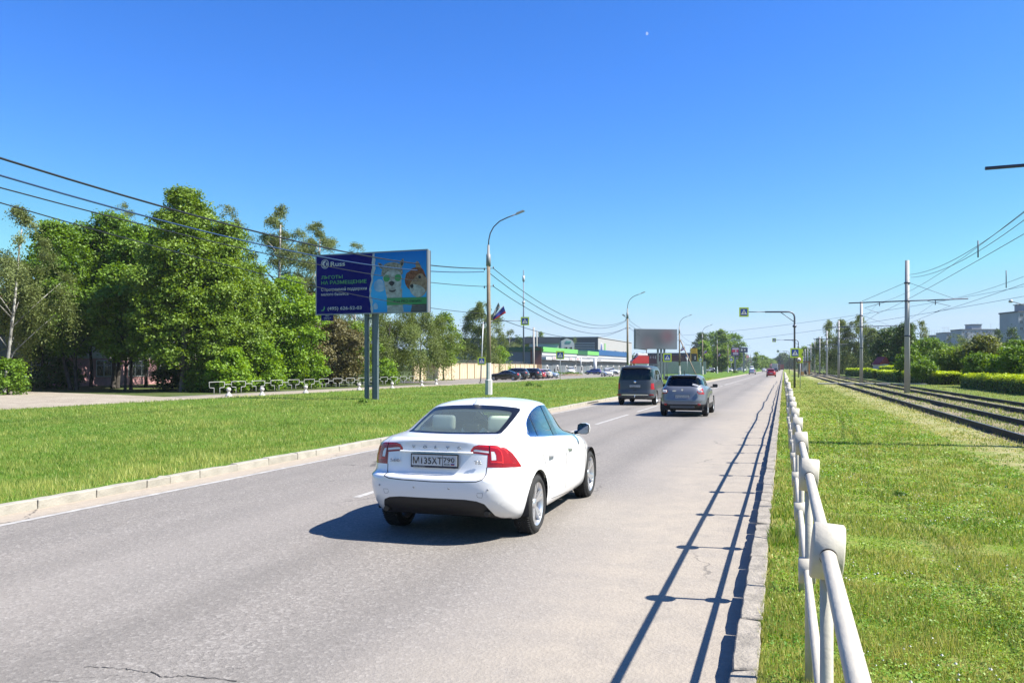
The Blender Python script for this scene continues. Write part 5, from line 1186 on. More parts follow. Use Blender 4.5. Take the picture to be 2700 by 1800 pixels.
woodland('woodland', [(*wxy(-200, 260), 9), (*wxy(500, 330), 9), (*wxy(1150, 420), 11), (*wxy(1560, 650), 12), (*wxy(1800, 800), 12), (*wxy(2020, 1000), 12), (*wxy(2200, 900), 13), (*wxy(2330, 500), 12), (*wxy(2560, 420), 12), (*wxy(2950, 330), 12)], 26000, 'far tree belt closing the horizon behind the town', 5)
# weeds in the median
for i, (u, v, s, lb) in enumerate(((958, 1063, .32, 'big-leaved weed at the foot of the billboard legs'), (1397, 1018, .5, 'tall weed clump in the median below the dark parked cars'), (1940, 983, 1.0, 'dark green bush alone on the far median'), (1422, 1020, .36, 'smaller weed clump beside the tall one in the median'), (2377, 1303, .13, 'dark little thistle tuft alone on the near lawn'))):
    x, y, z = gp(u, v, .12); r = np.random.RandomState(300 + i); n = 260 if s < .9 else 900
    o = empty('weed_plant', (x, y, .08 if i == 4 else .12), 0, lb, 'plant'); P = norm(r.normal(size=(n, 3))) * r.uniform(.3, 1, n)[:, None] * s; P[:, 2] = np.abs(P[:, 2]) * .9
    V, Fq = leaf_quads(P, norm(P + np.array([0, 0, s * .5]) + r.normal(size=P.shape) * .3 * s), s * .42 if s < .9 else .3, r, .4); npmesh('leaves', V, Fq, LM['maple'], o, tint=np.clip(.35 + r.normal(0, .2, n), 0, 1))
# ================================================================== buildings
def win(parent, M, w, h, cols=3, transom=.3, fr=.07, frame_m=None, pane_m=None, name='window'):
    """window frame with panes; M maps local (x along wall, y outward-, z up) to the parent"""
    frame_m = frame_m or mat('window_frame_white', (.70, .70, .68), .5); pane_m = pane_m or mat('window_pane_dark', (.02, .025, .03), .06, spec=.9)
    mb = MB()
    for z, hh in ((h / 2, h), (-h / 2, h)): mb.box((0, 0, z - (fr / 2 if z > 0 else -fr / 2)), (w, .08, fr))
    for i in range(cols + 1): mb.box((-w / 2 + i * w / cols + (fr / 2 if i == 0 else (-fr / 2 if i == cols else 0)), .002, 0), (fr, .076, h - 2 * fr))
    if transom: mb.box((0, .004, h / 2 - h * transom), (w - 2 * fr, .072, fr * .8))
    o = mb.build(name, frame_m, parent); o.matrix_local = M
    p = MB(); p.box((0, .03, 0), (w - .02, .012, h - .02)); q = p.build('pane', pane_m, o); return o
def wallX(x, y, z, flip=False): return Matrix.Translation((x, y, z)) @ Matrix.Rotation(R_(90), 4, 'Z')          # wall facing +X
pink = mat('pink_plaster', (.56, .30, .29), .9, var=.18, vscale=1.2); cream = mat('cream_cladding', (.60, .56, .47), .85, var=.1, vscale=.8)
def marks(parent, M, w_, h, m, seed, n=None, name='sign_print'):
    """lettering too small to read in the photograph: a row of letter-sized raised strokes"""
    r = random.Random(seed); n = n or max(3, int(w_ / h / .85)); cw = w_ / n; mb = MB()
    for i in range(n):
        x = -w_ / 2 + (i + .5) * cw
        for q in range(r.choice((2, 3))):
            if r.random() < .5: mb.box((x + r.uniform(-.25, .25) * cw, 0, 0), (cw * .16, .02, h))
            else: mb.box((x, .001 * q, r.choice((-.42, 0, .42)) * h), (cw * .62, .02, h * .17))
    o = mb.build(name, m, parent); o.matrix_local = M; return o
# ---- two-storey pink building behind the trees (front parallel to the road)
BX = -68.0
b = empty('building', (BX, 66, 0), 0, 'two-storey pink and cream building with barred windows behind the left trees', 'building')
mb = MB(); mb.box((-6, 2, 1.35), (12, 62, 2.9)); mb.build('ground_floor_wall', pink, b)
mb = MB(); mb.box((-5.96, 2, 3.75), (12.08, 62.1, 1.9)); mb.build('cream_band', cream, b)
mb = MB(); mb.box((-6.04, 2, 5.9), (11.9, 61.8, 2.4)); mb.build('upper_wall', mat('dark_upper_wall', (.10, .11, .115), .6, var=.2), b)
mb = MB(); mb.box((-6, 2, 8.0), (12.1, 62.1, 1.8)); mb.build('parapet', mat('red_parapet', (.42, .12, .11), .8, var=.2, vscale=.9), b)
mb = MB(); mb.box((-6, 2, 9.0), (12.6, 62.6, .2)); mb.build('roof', mat('roof_edge_dark', (.03, .03, .035), .8), b)
for k in range(14):
    y = -27 + k * 4.4
    if k % 7 != 6: win(b, Matrix.Translation((.03, y, 1.75)) @ Matrix.Rotation(R_(90), 4, 'Z'), 3.0, 1.75, 3, .32)
    for q in range(2): win(b, Matrix.Translation((-.05, y + q * 1.9 - .95, 5.9)) @ Matrix.Rotation(R_(90), 4, 'Z'), 1.6, 1.5, 2, 0, frame_m=mat('window_frame_grey', (.25, .28, .29), .5))
for k in range(14):
    y = -27 + k * 4.4
    if k % 7 != 6:
        mb = MB()
        for q in range(9): mb.box((.16, y - 1.35 + q * .34, 1.75), (.02, .02, 1.7))
        mb.build('window_bars', mat('bar_iron', (.05, .05, .05), .7), b)
mb = MB(); mb.box((.7, -20, 2.95), (1.5, 7, .2)); mb.build('canopy', mat('canopy_dark', (.04, .04, .045), .8), b)
b2 = empty('building', (-60, 44, 0), 0, 'orange-trimmed wall at the far left, behind the leftmost birch', 'building')
mb = MB(); mb.box((-8, -3, 2.5), (7, 10, 5)); mb.build('wall', mat('brown_wall', (.26, .14, .07), .9), b2); mb = MB(); mb.box((-4.4, 2.2, 4.6), (.5, .5, 9.2)); mb.build('orange_column', mat('orange_paint', (.60, .28, .05), .7), b2)
mb = MB(); mb.box((-8, -3, 5.15), (7.6, 10.6, .3)); mb.build('roof', mat('roof_edge_dark', (.03, .03, .035), .8), b2)
# ---- cream concrete wall of panels
fa, fb = Vector((-46.6, 100.0)), Vector((-51.6, 178.0)); fd = fb - fa; ang = math.atan2(fd.y, fd.x); nP = 20; pl = fd.length / nP
fence = empty('concrete_wall', (fa.x, fa.y, 0), ang, 'cream concrete panel wall behind the parked cars', 'wall')
cw = mat('cream_paint_wall', (.76, .61, .42), .85, var=.10, vscale=.7); cw2 = mat('ochre_post', (.58, .43, .24), .85)
mb = MB(); mb.box((0, 0, .95), (pl - .34, .10, 1.8)); mb.box((0, 0, 2.16), (pl - .34, .10, .56)); mb.box((0, -.0, 1.865), (pl - .34, .14, .03)); mb.box((0, 0, 2.47), (pl - .34, .18, .06))
for q in (-1, 1): mb.box((q * pl * .17, -.06, .95), (.04, .03, 1.7))
for q in range(8): mb.box((-1.3 + q * .37, -.06, 2.2), (.15, .02, .3))
pan = mb.build('wall_panel', cw, fence); mb = MB(); mb.box((0, 0, 1.27), (.26, .28, 2.54)); pst = mb.build('wall_post', cw2, fence)
for k in range(nP + 1):
    if k < nP: share(pan, 'wall_panel', fence, ((k + .5) * pl, 0, 0))
    share(pst, 'wall_post', fence, (k * pl, 0, 0))
bpy.data.objects.remove(pan); bpy.data.objects.remove(pst)
fr2 = empty('concrete_wall', (fb.x, fb.y, 0), 0, 'short return of the cream wall, running back beside the watchtower', 'wall')
for k in range(2):
    mb = MB(); mb.box((-1.9 - k * 3.8, .2, 1.25), (3.5, .12, 2.5)); mb.build('wall_panel', cw, fr2); mb = MB(); mb.box((-3.8 - k * 3.8, .2, 1.28), (.26, .28, 2.56)); mb.build('wall_post', cw2, fr2)
wire = mat('galvanised_wire', (.22, .21, .20), .6, .5)
mb = MB()
for k in range(150):
    t = k / 150 * fd.length; mb.tube([(t + .35 * math.cos(a), .28 * math.sin(a) * 0 + .02 * k % 3, 2.78 + .27 * math.sin(a)) for a in [q * math.pi / 5 for q in range(11)]], .012, 4, cap=False)
tag(mb.build('razor_wire', wire, fence), kind='stuff')
# ---- watchtower with curved brown roof
wt = empty('watchtower', (*wxy(1413, 182), 0), TH, 'brown timber watchtower with a curved pagoda roof behind the cream wall', 'tower')
bw = mat('brown_timber', (.16, .045, .028), .8, var=.25, vscale=5); bd = mat('brown_roof', (.070, .022, .022), .6)
for x in (-1.1, 1.1):
    for y in (-1.1, 1.1): mb = MB(); mb.box((x, y, 2.9), (.16, .16, 5.8)); mb.build('leg', bw, wt)
for q in range(7): mb = MB(); mb.box((-.9 + q * .28, -1.14, 3.6), (.20, .06, 4.0)); mb.build('plank', bw, wt)
prof = [(-1.75, 5.65), (-1.3, 5.85), (-.7, 6.25), (0, 6.5), (.7, 6.25), (1.3, 5.85), (1.75, 5.65), (1.3, 5.72), (.7, 6.1), (0, 6.34), (-.7, 6.1), (-1.3, 5.72)]
mb = MB(); mb.prism(prof, -1.8, 1.8); mb.build('roof', bd, wt)
# ---- the low shops with green and blue fascias
SX = -55.5
gdark = mat('fascia_dark_green', (.015, .115, .045), .5); glight = mat('fascia_bright_green', (.19, .56, .14), .5); fblue = mat('fascia_blue', (.02, .11, .30), .5); grey = mat('grey_cladding', (.25, .26, .285), .7, var=.06)
lgrey = mat('light_grey_panel', (.60, .62, .66), .6, var=.05); sgn = mat('sign_panel_white', (.72, .72, .74), .5); sgr = mat('sign_print_red', (.50, .03, .03), .5); door_m = mat('white_shutter', (.66, .66, .66), .5)
def Yof(u, X): return at_x(u, X)[0][1]
def shop(y0, y1, label, fas, hz=6.8, signs=(), side_wall=None, back=12, fh=1.15):
    o = empty('shop_building', (SX, (y0 + y1) / 2, 0), 0, label, 'shop'); L = y1 - y0
    mb = MB(); mb.box((-back / 2, 0, (hz - fh) / 2), (back, L, hz - fh)); mb.build('wall', grey, o)
    mb = MB(); mb.box((-back / 2 + .2, 0, hz - fh / 2), (back + .4, L + .02, fh)); mb.build('fascia', fas, o)
    mb = MB(); mb.box((.06, 0, hz - fh - .42), (.12, L - .1, .80)); mb.build('white_band', lgrey, o)
    mb = MB(); mb.box((.5, 0, hz - fh - 1.6), (1.2, L - .2, .7)); mb.build('sign_band', lgrey, o)
    n = max(2, int(L / 3.2))
    for k in range(n):
        y = -L / 2 + (k + .5) * L / n
        if k % 3 == 1: mb = MB(); mb.box((.05, y, 1.25), (.08, 1.5, 2.5)); d_ = mb.build('door', door_m, o); mb = MB(); mb.box((.1, y, 1.5), (.03, .9, 1.2)); mb.build('pane', mat('window_pane_dark', (.02, .025, .03), .06, spec=.9), d_)
        else: win(o, Matrix.Translation((.04, y, 1.5)) @ Matrix.Rotation(R_(90), 4, 'Z'), L / n * .8, 2.2, 2, .3, frame_m=mat('window_frame_grey', (.25, .28, .29), .5), pane_m=mat('window_pane_grey', (.26, .30, .34), .12, spec=.8))
    for (ys, w_, s) in signs:
        mb = MB(); mb.box((1.2, ys - (y0 + y1) / 2, hz - fh - 1.5), (.16, w_, .72)); so_ = mb.build('sign_board', sgn, o)
        marks(so_, Matrix.Translation((1.29, ys - (y0 + y1) / 2, hz - fh - 1.5)) @ Matrix.Rotation(R_(90), 4, 'Z'), w_ * .84, .42, sgr if w_ < 9 else ink, int(ys))
    return o
y1, y2, y3, y4, y5 = Yof(1428, SX), Yof(1520, SX), Yof(1546, SX), Yof(1576, SX), Yof(1652, SX)
s1 = shop(y1, y2, 'low grey shop row with a bright green fascia behind the parked cars', glight, signs=((Yof(1450, SX), 4.2, ''), (Yof(1494, SX), 3.6, ''), (Yof(1512, SX), 4.2, '')))
mb = MB(); mb.box((-13.56, -(y2 - y1) / 2 + 4.93, 2.8), (27, 10, 5.6)); mb.build('side_wing_wall', mat('blue_grey_wall', (.19, .215, .265), .7), s1)
mb = MB(); mb.box((-13.5, -(y2 - y1) / 2 + 4.85, 6.22), (27.1, 10.1, 1.2)); mb.build('side_fascia', gdark, s1)
shop(y2 + .05, y3, 'recessed shop with a dark green fascia in the middle of the row', gdark, 6.6, back=8)
shop(y3 + .05, y4, 'short shop with a bright green fascia and a white sign', glight, 6.7, signs=((Yof(1568, SX), 9.5, ''),))
shop(y4 + .05, y5, 'long grey shop with a bright blue fascia, right end of the row', fblue, 7.4, fh=1.7, back=14)
# ---- shopping hall behind
hall = empty('shopping_hall', (*at_x(1576, -76)[0], 0), 0, 'large dark grey shopping hall with a pale front and louvres behind the low shops', 'building')
dg = mat('dark_grey_cladding', (.060, .070, .095), .6, var=.06); hg = mat('pale_grey_cladding', (.46, .45, .45), .7, var=.06)
hy = at_x(1665, -76)[0][1] - at_x(1576, -76)[0][1]
mb = MB(); mb.box((-32, hy / 2, 7.4), (64, hy, 14.8)); mb.build('dark_wall', dg, hall); mb = MB(); mb.box((.1, hy / 2, 7.3), (.2, hy, 14.2)); mb.build('pale_front', hg, hall)
mb = MB(); mb.box((-32, hy / 2, 14.9), (64.8, hy + .8, .3)); mb.build('roof_edge', mat('roof_edge_light', (.55, .57, .6), .5), hall)
for k in range(11): mb = MB(); mb.box((-7, -.12, 5.2 + k * .72), (11.5, .24, .26)); mb.build('louvre', mat('louvre_white', (.66, .67, .70), .5), hall)
for k in range(2): win(hall, Matrix.Translation((-17.5 - k * 5.6, -.06, 8.2)), 4.2, 3.6, 2, 0, frame_m=dg)
for dx, dz, w_, h_, m_, n_ in ((6, 7, 4, 9, sgn, 'sign_panel'), (14, 7, 2.2, 9, glight, 'green_stripe')): mb = MB(); mb.box((.25, dx, dz + 1), (.2, w_, h_)); mb.build(n_, m_, hall)
mb = MB(); mb.lathe([(.01, .42), (3.2, .40), (3.4, .2)], n=24, axis='X'); q = mb.build('round_emblem', mat('emblem_blue', (.05, .07, .28), .5), hall); q.location = (.0, 6, 8); q.scale = (1, .55, 1.3)
for q_, (f_, w_) in enumerate(((.50, 14), (.74, 11))): marks(hall, Matrix.Translation((.3, hy * f_, 8.2)) @ Matrix.Rotation(R_(90), 4, 'Z'), w_, 3.0, mat('sign_print_dark', (.04, .04, .06), .5), 40 + q_, n=2)
mb = MB(); mb.box((.2, hy * .6, 3.2), (.3, hy * .6, .9)); mb.build('green_stripe', glight, hall)
# pale gabled pavilion and grey sheds before the hall
pv = empty('pavilion', (*wxy(1497, 245), 0), TH, 'small pale gabled pavilion rising behind the bright green fascia', 'building')
mb = MB(); mb.prism([(-1.9, 0), (1.9, 0), (1.9, 9.0), (1.3, 9.9), (-.3, 10.5), (-1.9, 9.7)], 0, 7); mb.build('wall', mat('pale_wall', (.62, .63, .64), .7, var=.08), pv)
mb = MB(); mb.box((.2, -.05, 9.4), (1.5, .1, .5)); mb.build('teal_sign', mat('teal_sign', (.15, .42, .40), .5), pv)
for x in (-.4, 1.0): win(pv, Matrix.Translation((x, -.05, 7.2)), .8, 1.5, 1, 0)
sh = empty('shed', (*wxy(1452, 255), 0), TH, 'grey flat shed left of the pale gabled pavilion', 'building')
mb = MB(); mb.box((-2, 4, 4.6), (9, 8, 9.2)); mb.build('wall', lgrey, sh); mb = MB(); mb.box((-2.6, 3.9, 10.2), (11, 8.6, 2.0)); mb.build('roof', dg, sh)
# far right end: glass pavilion with a long red sign
gpv = empty('roadside_pavilion', (*at_x(1968, -46)[0], 0), 0, 'long dark pavilion with a red-lettered sign on its roof, far down the road', 'building')
mb = MB(); mb.box((-6, 0, 5.5), (12, 150, 11)); mb.build('wall', mat('bronze_glass', (.07, .075, .085), .2, spec=.8), gpv)
mb = MB(); mb.box((-5, 0, 15), (12, 120, 7)); mb.build('roof_sign', mat('maroon_sign', (.10, .015, .03), .6), gpv)
for k in range(14): mb = MB(); mb.box((1.1, -52 + k * 8, 15), (.2, 4.5, 3.2 if k % 3 else 2.2)); mb.build('sign_letter', mat('sign_red', (.42, .05, .05), .5), gpv)
for k in range(9): mb = MB(); mb.box((.1, -60 + k * 15, 5), (.3, 3, 10)); mb.build('pilaster', mat('pale_pilaster', (.40, .42, .45), .7), gpv)
mr = empty('roadside_hall', (*wxy(1800, 270), 0), 0, 'low maroon roadside hall behind the leaning post', 'building')
mb = MB(); mb.box((-5, 6, 3.4), (17, 10, 5.2)); mb.build('wall', mat('maroon_wall', (.115, .04, .05), .7, var=.15), mr); mb = MB(); mb.box((-5, .8, 6.2), (18, .5, .8)); mb.build('dark_fascia', dg, mr)
marks(mr, Matrix.Translation((-9, .9, 5.2)), 5.5, .9, sgn, 77)
wl = empty('white_wall', (*wxy(1762, 215), 0), .05, 'pale yard wall with grey sheet gates under the blank billboard', 'wall')
mb = MB(); mb.box((3.6, 0, 1.7), (12, .3, 3.4)); mb.build('pale_panel', mat('pale_yard_wall', (.62, .58, .48), .85, var=.08), wl)
for k in range(4): mb = MB(); mb.box((-3.7 - k * 1.75, .1, 1.4), (1.7, .12, 2.9)); mb.build('sheet_gate', mat('sheet_metal_grey', (.17, .20, .215), .5, .4), wl)
# pale house glimpsed at left between willows and weeping tree
hs_ = empty('house', (*wxy(1212, 205), 0), TH, 'small pale house with a dark eave glimpsed left of the nearest lamp post', 'house')
mb = MB(); mb.box((0, 4, 3.6), (6, 7, 7.2)); mb.build('wall', mat('pale_wall', (.62, .63, .64), .7, var=.08), hs_); mb = MB(); mb.box((0, 4, 7.5), (9, 9, .6)); mb.build('roof', dg, hs_)
mb = MB(); mb.box((-1.2, .4, 5.6), (2.2, .1, 1.2)); mb.build('red_panel', mat('brick_red', (.36, .13, .07), .8), hs_); mb = MB(); mb.box((0, .35, 3.3), (9, .2, .9)); mb.build('green_band', glight, hs_)
# ---- blocks of flats at right
def flats(u, d, w_, dep, h_, rz, label, floors, cols, tower=None, balc=True):
    o = empty('block_of_flats', (*wxy(u, d), 0), rz, label, 'apartment block'); bl = mat('flats_panel', (.46, .49, .54), .85, var=.10, vscale=.15)
    mb = MB(); mb.box((0, 0, h_ / 2), (w_, dep, h_)); mb.build('wall', bl, o); mb = MB(); mb.box((0, 0, h_ + .3), (w_ + .6, dep + .6, .6)); mb.build('roof', mat('flats_roof', (.16, .17, .19), .8), o)
    fh = h_ / floors
    for k in range(floors - 3, floors) if floors > 5 else range(floors):
        for c in range(cols): 
            x = -w_ / 2 + (c + .5) * w_ / cols
            win(o, Matrix.Translation((x, -dep / 2 - .03, (k + .55) * fh)), w_ / cols * .5, fh * .5, 2, 0, frame_m=mat('window_frame_white', (.70, .70, .68), .5), pane_m=mat('flats_pane', (.06, .075, .10), .15, spec=.7))
            if balc and c % 3 == 1: mb = MB(); mb.box((x, -dep / 2 - .75, (k + .28) * fh), (w_ / cols * .95, 1.5, fh * .36)); mb.build('balcony', mat('balcony_panel', (.34, .36, .39), .8), o)
    if tower: mb = MB(); mb.box((tower[0], 0, h_ + tower[2] / 2 + .3), (tower[1], dep * .6, tower[2])); tw_ = mb.build('lift_house', bl, o); mb = MB(); mb.box((tower[0], 0, h_ + tower[2] + .45), (tower[1] + .8, dep * .6 + .8, .3)); mb.build('roof', mat('flats_roof', (.16, .17, .19), .8), tw_)
    mb = MB()
    for x in (-.3, -.1, .15, .32): mb.tube([(x * w_, 0, h_), (x * w_, 0, h_ + 4.5)], .06, 4); mb.tube([(x * w_ - 1, 0, h_ + 3.8), (x * w_ + 1, 0, h_ + 3.8)], .05, 4)
    mb.build('roof_aerials', mat('aerial_metal', (.25, .26, .28), .5, .6), o); return o
def fl(u0, u1, d, vt, label, floors, cols, rz=TH, tower=None):
    w_ = (u1 - u0) * d / F; return flats((u0 + u1) / 2, d, w_, 13, zat(vt, d), rz, label, floors, cols, tower)
fl(2521, 2662, 520, 871, 'long block of flats with a rooftop lift house behind the trees', 9, 14, tower=(-6, 6, 3.2))
fl(2450, 2484, 560, 886, 'low end of the distant flats, left of the raised corner', 8, 4)
fl(2482, 2505, 545, 879, 'small raised corner block left of the long flats', 8, 3)
fl(2660, 2780, 340, 826, 'nearest block of flats at the right edge with stacked balconies', 9, 8, tower=(-1.2, 7, 3.2))
# kiosk with red roof on the right
ks = empty('kiosk', (*wxy(2322, 128), 0), TH + .25, 'tiny white kiosk with a steep red roof beside the dark tree', 'kiosk')
mb = MB(); mb.box((0, 0, 1.2), (1.5, 1.6, 2.4)); mb.build('wall', mat('kiosk_white', (.60, .61, .62), .6), ks); mb = MB(); mb.prism([(-1.0, 2.3), (.95, 2.5), (.45, 3.35), (.15, 3.5)], -.9, .9); mb.build('roof', mat('kiosk_red', (.32, .03, .03), .6), ks)
mb = MB(); mb.box((.1, -.83, 1.4), (.8, .04, .9)); mb.build('shutter', lgrey, ks)
wr = empty('white_car_roof', (*wxy(2471, 118), 0), TH)
bpy.data.objects.remove(wr)
# ================================================================== billboards, lamps, wires, signs, street furniture
steel_b = mat('blue_grey_steel', (.16, .20, .225), .5, .3, var=.08); galv = mat('galvanised_pole', (.42, .43, .44), .5, .5, var=.08)
def flat(parent, name, poly, y, m, th=.004):
    """thin flat print in the local XZ plane, facing -Y"""
    mb = MB(); mb.prism([(a, b) for a, b in poly], y - th, y); return mb.build(name, m, parent)
# ---- the near billboard
dL, dR = 45.6, 43.3; A = Vector(wxy(835, dL)); Bp = Vector(wxy(1127, dR)); cen = (A + Bp) / 2; rz = math.atan2((Bp - A).y, (Bp - A).x); BW = (Bp - A).length; BH = 3.25; z0 = zat(826, 44.5) + .0
bb = empty('billboard', (cen.x, cen.y, .1), rz, 'large billboard with dark blue advert and two alpacas on grey steel legs', 'billboard')
zb = z0 - .1; h2 = BW / 2
mb = MB(); mb.box((0, .22, zb + BH / 2), (BW, .38, BH)); mb.build('display_case', mat('billboard_side', (.10, .11, .14), .5), bb)
mb = MB()
for z_ in (zb, zb + BH): mb.box((0, -.0, z_), (BW + .08, .10, .07))
for x in (-h2, h2): mb.box((x, 0, zb + BH / 2), (.07, .096, BH + .06))
mb.build('frame', mat('frame_grey', (.32, .34, .37), .4, .4), bb)
mb = MB(); mb.box((h2 + .03, .10, zb + BH / 2), (.04, .08, BH)); mb.build('white_edge_strip', mat('edge_white', (.40, .41, .43), .5), bb)
legs = MB()
for (u_, n_) in ((-.62, 0), (-.33, 1), (-.03, 2)):
    mb = MB(); mb.box((u_ + .22, .30 + (.25 if n_ == 1 else 0), zb / 2 - .1), (.19 if n_ != 1 else .12, .2, zb + .2)); mb.build('leg', steel_b, bb)
for z_ in (.75, zb - .25): mb = MB(); mb.box((-.1, .32, z_), (.5, .1, .1)); mb.build('cross_tie', steel_b, bb)
P_ = .055
def fx(px): return -h2 + (px - 110) / (2160 - 110) * BW        # zoomed photograph columns -> metres across the face
def fz(px, py):
    t = (px - 110) / 2050; top = 178 + (92 - 178) * t; bot = 1280 + (1262 - 1280) * t; return zb + BH * (1 - (py - top) / (bot - top))
def art(name, pts, y, m, sm=0):
    P = [(fx(a), fz(a, b)) for a, b in pts]
    if sm: P = smoothpoly(P, k=sm)
    return flat(poster, name, P, y, m)
navy = mat('print_navy', (.005, .008, .16), .7, col2=(.007, .010, .21), vscale=.6, spec=.08); skyb = bpy.data.materials.new('print_sky_blue'); skyb.use_nodes = True
n_ = skyb.node_tree; bs = n_.nodes['Principled BSDF']; bs.inputs['Roughness'].default_value = .8; bs.inputs['Specular IOR Level'].default_value = .1; tc = n_.nodes.new('ShaderNodeTexCoord'); sp_ = n_.nodes.new('ShaderNodeSeparateXYZ'); cr = n_.nodes.new('ShaderNodeValToRGB'); mr_ = n_.nodes.new('ShaderNodeMapRange')
mr_.inputs[1].default_value = zb; mr_.inputs[2].default_value = zb + BH; n_.links.new(tc.outputs['Object'], sp_.inputs[0]); n_.links.new(sp_.outputs[2], mr_.inputs[0]); n_.links.new(mr_.outputs[0], cr.inputs[0]); n_.links.new(cr.outputs[0], bs.inputs['Base Color'])
cr.color_ramp.elements[0].color = (.03, .26, .62, 1); cr.color_ramp.elements[1].color = (.004, .14, .50, 1); e = cr.color_ramp.elements.new(.3); e.color = (.06, .38, .75, 1)
mb = MB(); mb.box((0, -.03, zb + BH / 2), (BW - .06, .03, BH - .05)); poster = mb.build('poster', skyb, bb)
pw = mat('print_white', (.70, .70, .72), .5); pgreen = mat('print_green', (.05, .34, .09), .5); pgr2 = mat('print_green_light', (.11, .48, .15), .5); cloud = mat('print_cloud', (.18, .42, .75), .6, col2=(.62, .74, .9), vscale=2.2, detail=6)
art('blue_half', [(120, 186), (1182, 150), (1175, 250), (1165, 330), (1172, 420), (1160, 480), (1150, 560), (1165, 640), (1145, 720), (1120, 810), (1130, 900), (1118, 960), (1145, 1040), (1135, 1110), (1160, 1180), (1160, 1264), (120, 1272)], -.048, navy)
art('torn_edge', [(1182, 150), (1220, 148), (1212, 200), (1236, 270), (1222, 340), (1240, 440), (1222, 470), (1200, 540), (1185, 620), (1190, 660), (1165, 740), (1150, 800), (1160, 850), (1142, 910), (1165, 990), (1185, 1060), (1172, 1120), (1192, 1190), (1186, 1262), (1160, 1264), (1142, 1190), (1150, 1110), (1128, 1040), (1118, 960), (1130, 900), (1118, 820), (1140, 720), (1162, 640), (1152, 560), (1160, 470), (1175, 420), (1165, 330), (1175, 250)], -.053, mat('torn_paper', (.58, .60, .66), .6, var=.15, vscale=4))
art('cloud', [(1215, 700), (1280, 640), (1350, 650), (1395, 740), (1400, 830), (1330, 870), (1250, 860), (1205, 800)], -.048, cloud, 3)
art('cloud', [(1200, 1110), (1240, 1080), (1275, 1130), (1270, 1190), (1205, 1190)], -.048, cloud, 3)
wool = mat('print_wool', (.50, .44, .37), .8, col2=(.16, .12, .09), vscale=11, detail=8); face = mat('print_face', (.68, .67, .65), .7, col2=(.36, .33, .30), vscale=5, detail=8); brown = mat('print_brown_wool', (.15, .04, .016), .8, col2=(.42, .15, .065), vscale=12, detail=8)
tan_ = mat('print_tan', (.55, .37, .24), .7, col2=(.28, .16, .09), vscale=6); pdark = mat('print_dark', (.03, .022, .022), .6)
art('alpaca_neck', [(1410, 820), (1720, 820), (1715, 990), (1745, 1262), (1450, 1264), (1448, 990)], -.051, face)
art('alpaca_ear', [(1282, 328), (1330, 340), (1385, 400), (1360, 448), (1310, 420), (1290, 370)], -.052, wool, 2); art('alpaca_ear', [(1735, 252), (1750, 300), (1738, 380), (1700, 410), (1672, 370), (1690, 300)], -.052, wool, 2)
art('alpaca_ear_inner', [(1300, 352), (1335, 370), (1368, 412), (1350, 430), (1312, 400)], -.055, pdark, 2); art('alpaca_ear_inner', [(1730, 285), (1738, 340), (1720, 385), (1700, 380), (1704, 320)], -.055, pdark, 2)
art('alpaca_wool', [(1345, 500), (1370, 420), (1400, 360), (1480, 330), (1580, 320), (1660, 345), (1710, 400), (1725, 480), (1700, 560), (1400, 580), (1350, 570)], -.054, wool, 3)
art('alpaca_face', [(1400, 560), (1480, 480), (1600, 470), (1700, 540), (1705, 700), (1690, 830), (1640, 900), (1550, 925), (1470, 895), (1420, 820), (1395, 700)], -.057, face, 3)
art('nose', [(1478, 700), (1530, 670), (1585, 700), (1565, 745), (1535, 770), (1500, 745)], -.060, pdark, 2); art('mouth', [(1480, 840), (1540, 850), (1610, 830), (1590, 870), (1540, 885), (1500, 872)], -.060, mat('print_mouth', (.07, .05, .05), .6), 2)
for cx_, cy_, r_ in ((1440, 622, 58), (1643, 614, 60)):
    art('glasses_rim', [(cx_ + (r_ + 14) * math.cos(a), cy_ + (r_ + 14) * 1.12 * math.sin(a)) for a in [k * math.pi / 10 for k in range(20)]], -.061, face); art('glasses_lens', [(cx_ + r_ * math.cos(a), cy_ + r_ * 1.12 * math.sin(a)) for a in [k * math.pi / 10 for k in range(20)]], -.064, pgreen)
art('second_ear', [(1965, 320), (2000, 310), (2040, 380), (2070, 460), (1990, 470), (1960, 400)], -.052, tan_, 2)
art('brown_wool', [(1778, 600), (1800, 530), (1860, 490), (1900, 440), (1990, 420), (2080, 450), (2120, 540), (2148, 620), (2148, 760), (2000, 860), (1850, 835), (1790, 760), (1768, 680)], -.053, brown, 3)
art('second_face', [(1880, 700), (1990, 560), (2060, 540), (2120, 600), (2150, 640), (2150, 860), (2080, 960), (1990, 985), (1900, 930), (1860, 850), (1850, 770)], -.057, tan_, 3)
art('second_muzzle', [(1860, 760), (1950, 740), (2060, 780), (2130, 860), (2070, 955), (1985, 980), (1905, 930), (1865, 850)], -.059, face, 3); art('eye', [(2010, 585), (2040, 578), (2060, 605), (2040, 635), (2012, 625)], -.061, pdark, 2)
art('nose', [(1862, 760), (1900, 735), (1925, 770), (1905, 815), (1875, 800)], -.062, pdark, 2)
art('second_neck', [(1900, 1115), (2150, 1110), (2150, 1262), (1870, 1262)], -.051, mat('print_dark_wool', (.10, .085, .08), .7))
art('green_strip', [(1442, 990), (2152, 982), (2152, 1110), (1442, 1128)], -.062, pgreen)
def ltext(s, px, py, hpx, wpx, m, bold=.01, depth=.003, y=-.066):
    t = (px - 110) / 2050; k = BH / ((1280 - 178) * (1 - t) + (1262 - 92) * t); return text('lettering', s, m, poster, (fx(px), y + depth, fz(px, py)), UP, h=hpx * k, w=wpx / 2050 * BW, bold=bold, depth=depth)
ltext('Russ', 392, 384, 88, 275, pw, .02); ltext('ЛЬГОТЫ', 212, 622, 62, 408, pgr2, .012); ltext('НА РАЗМЕЩЕНИЕ', 212, 722, 64, 860, pgr2, .012)
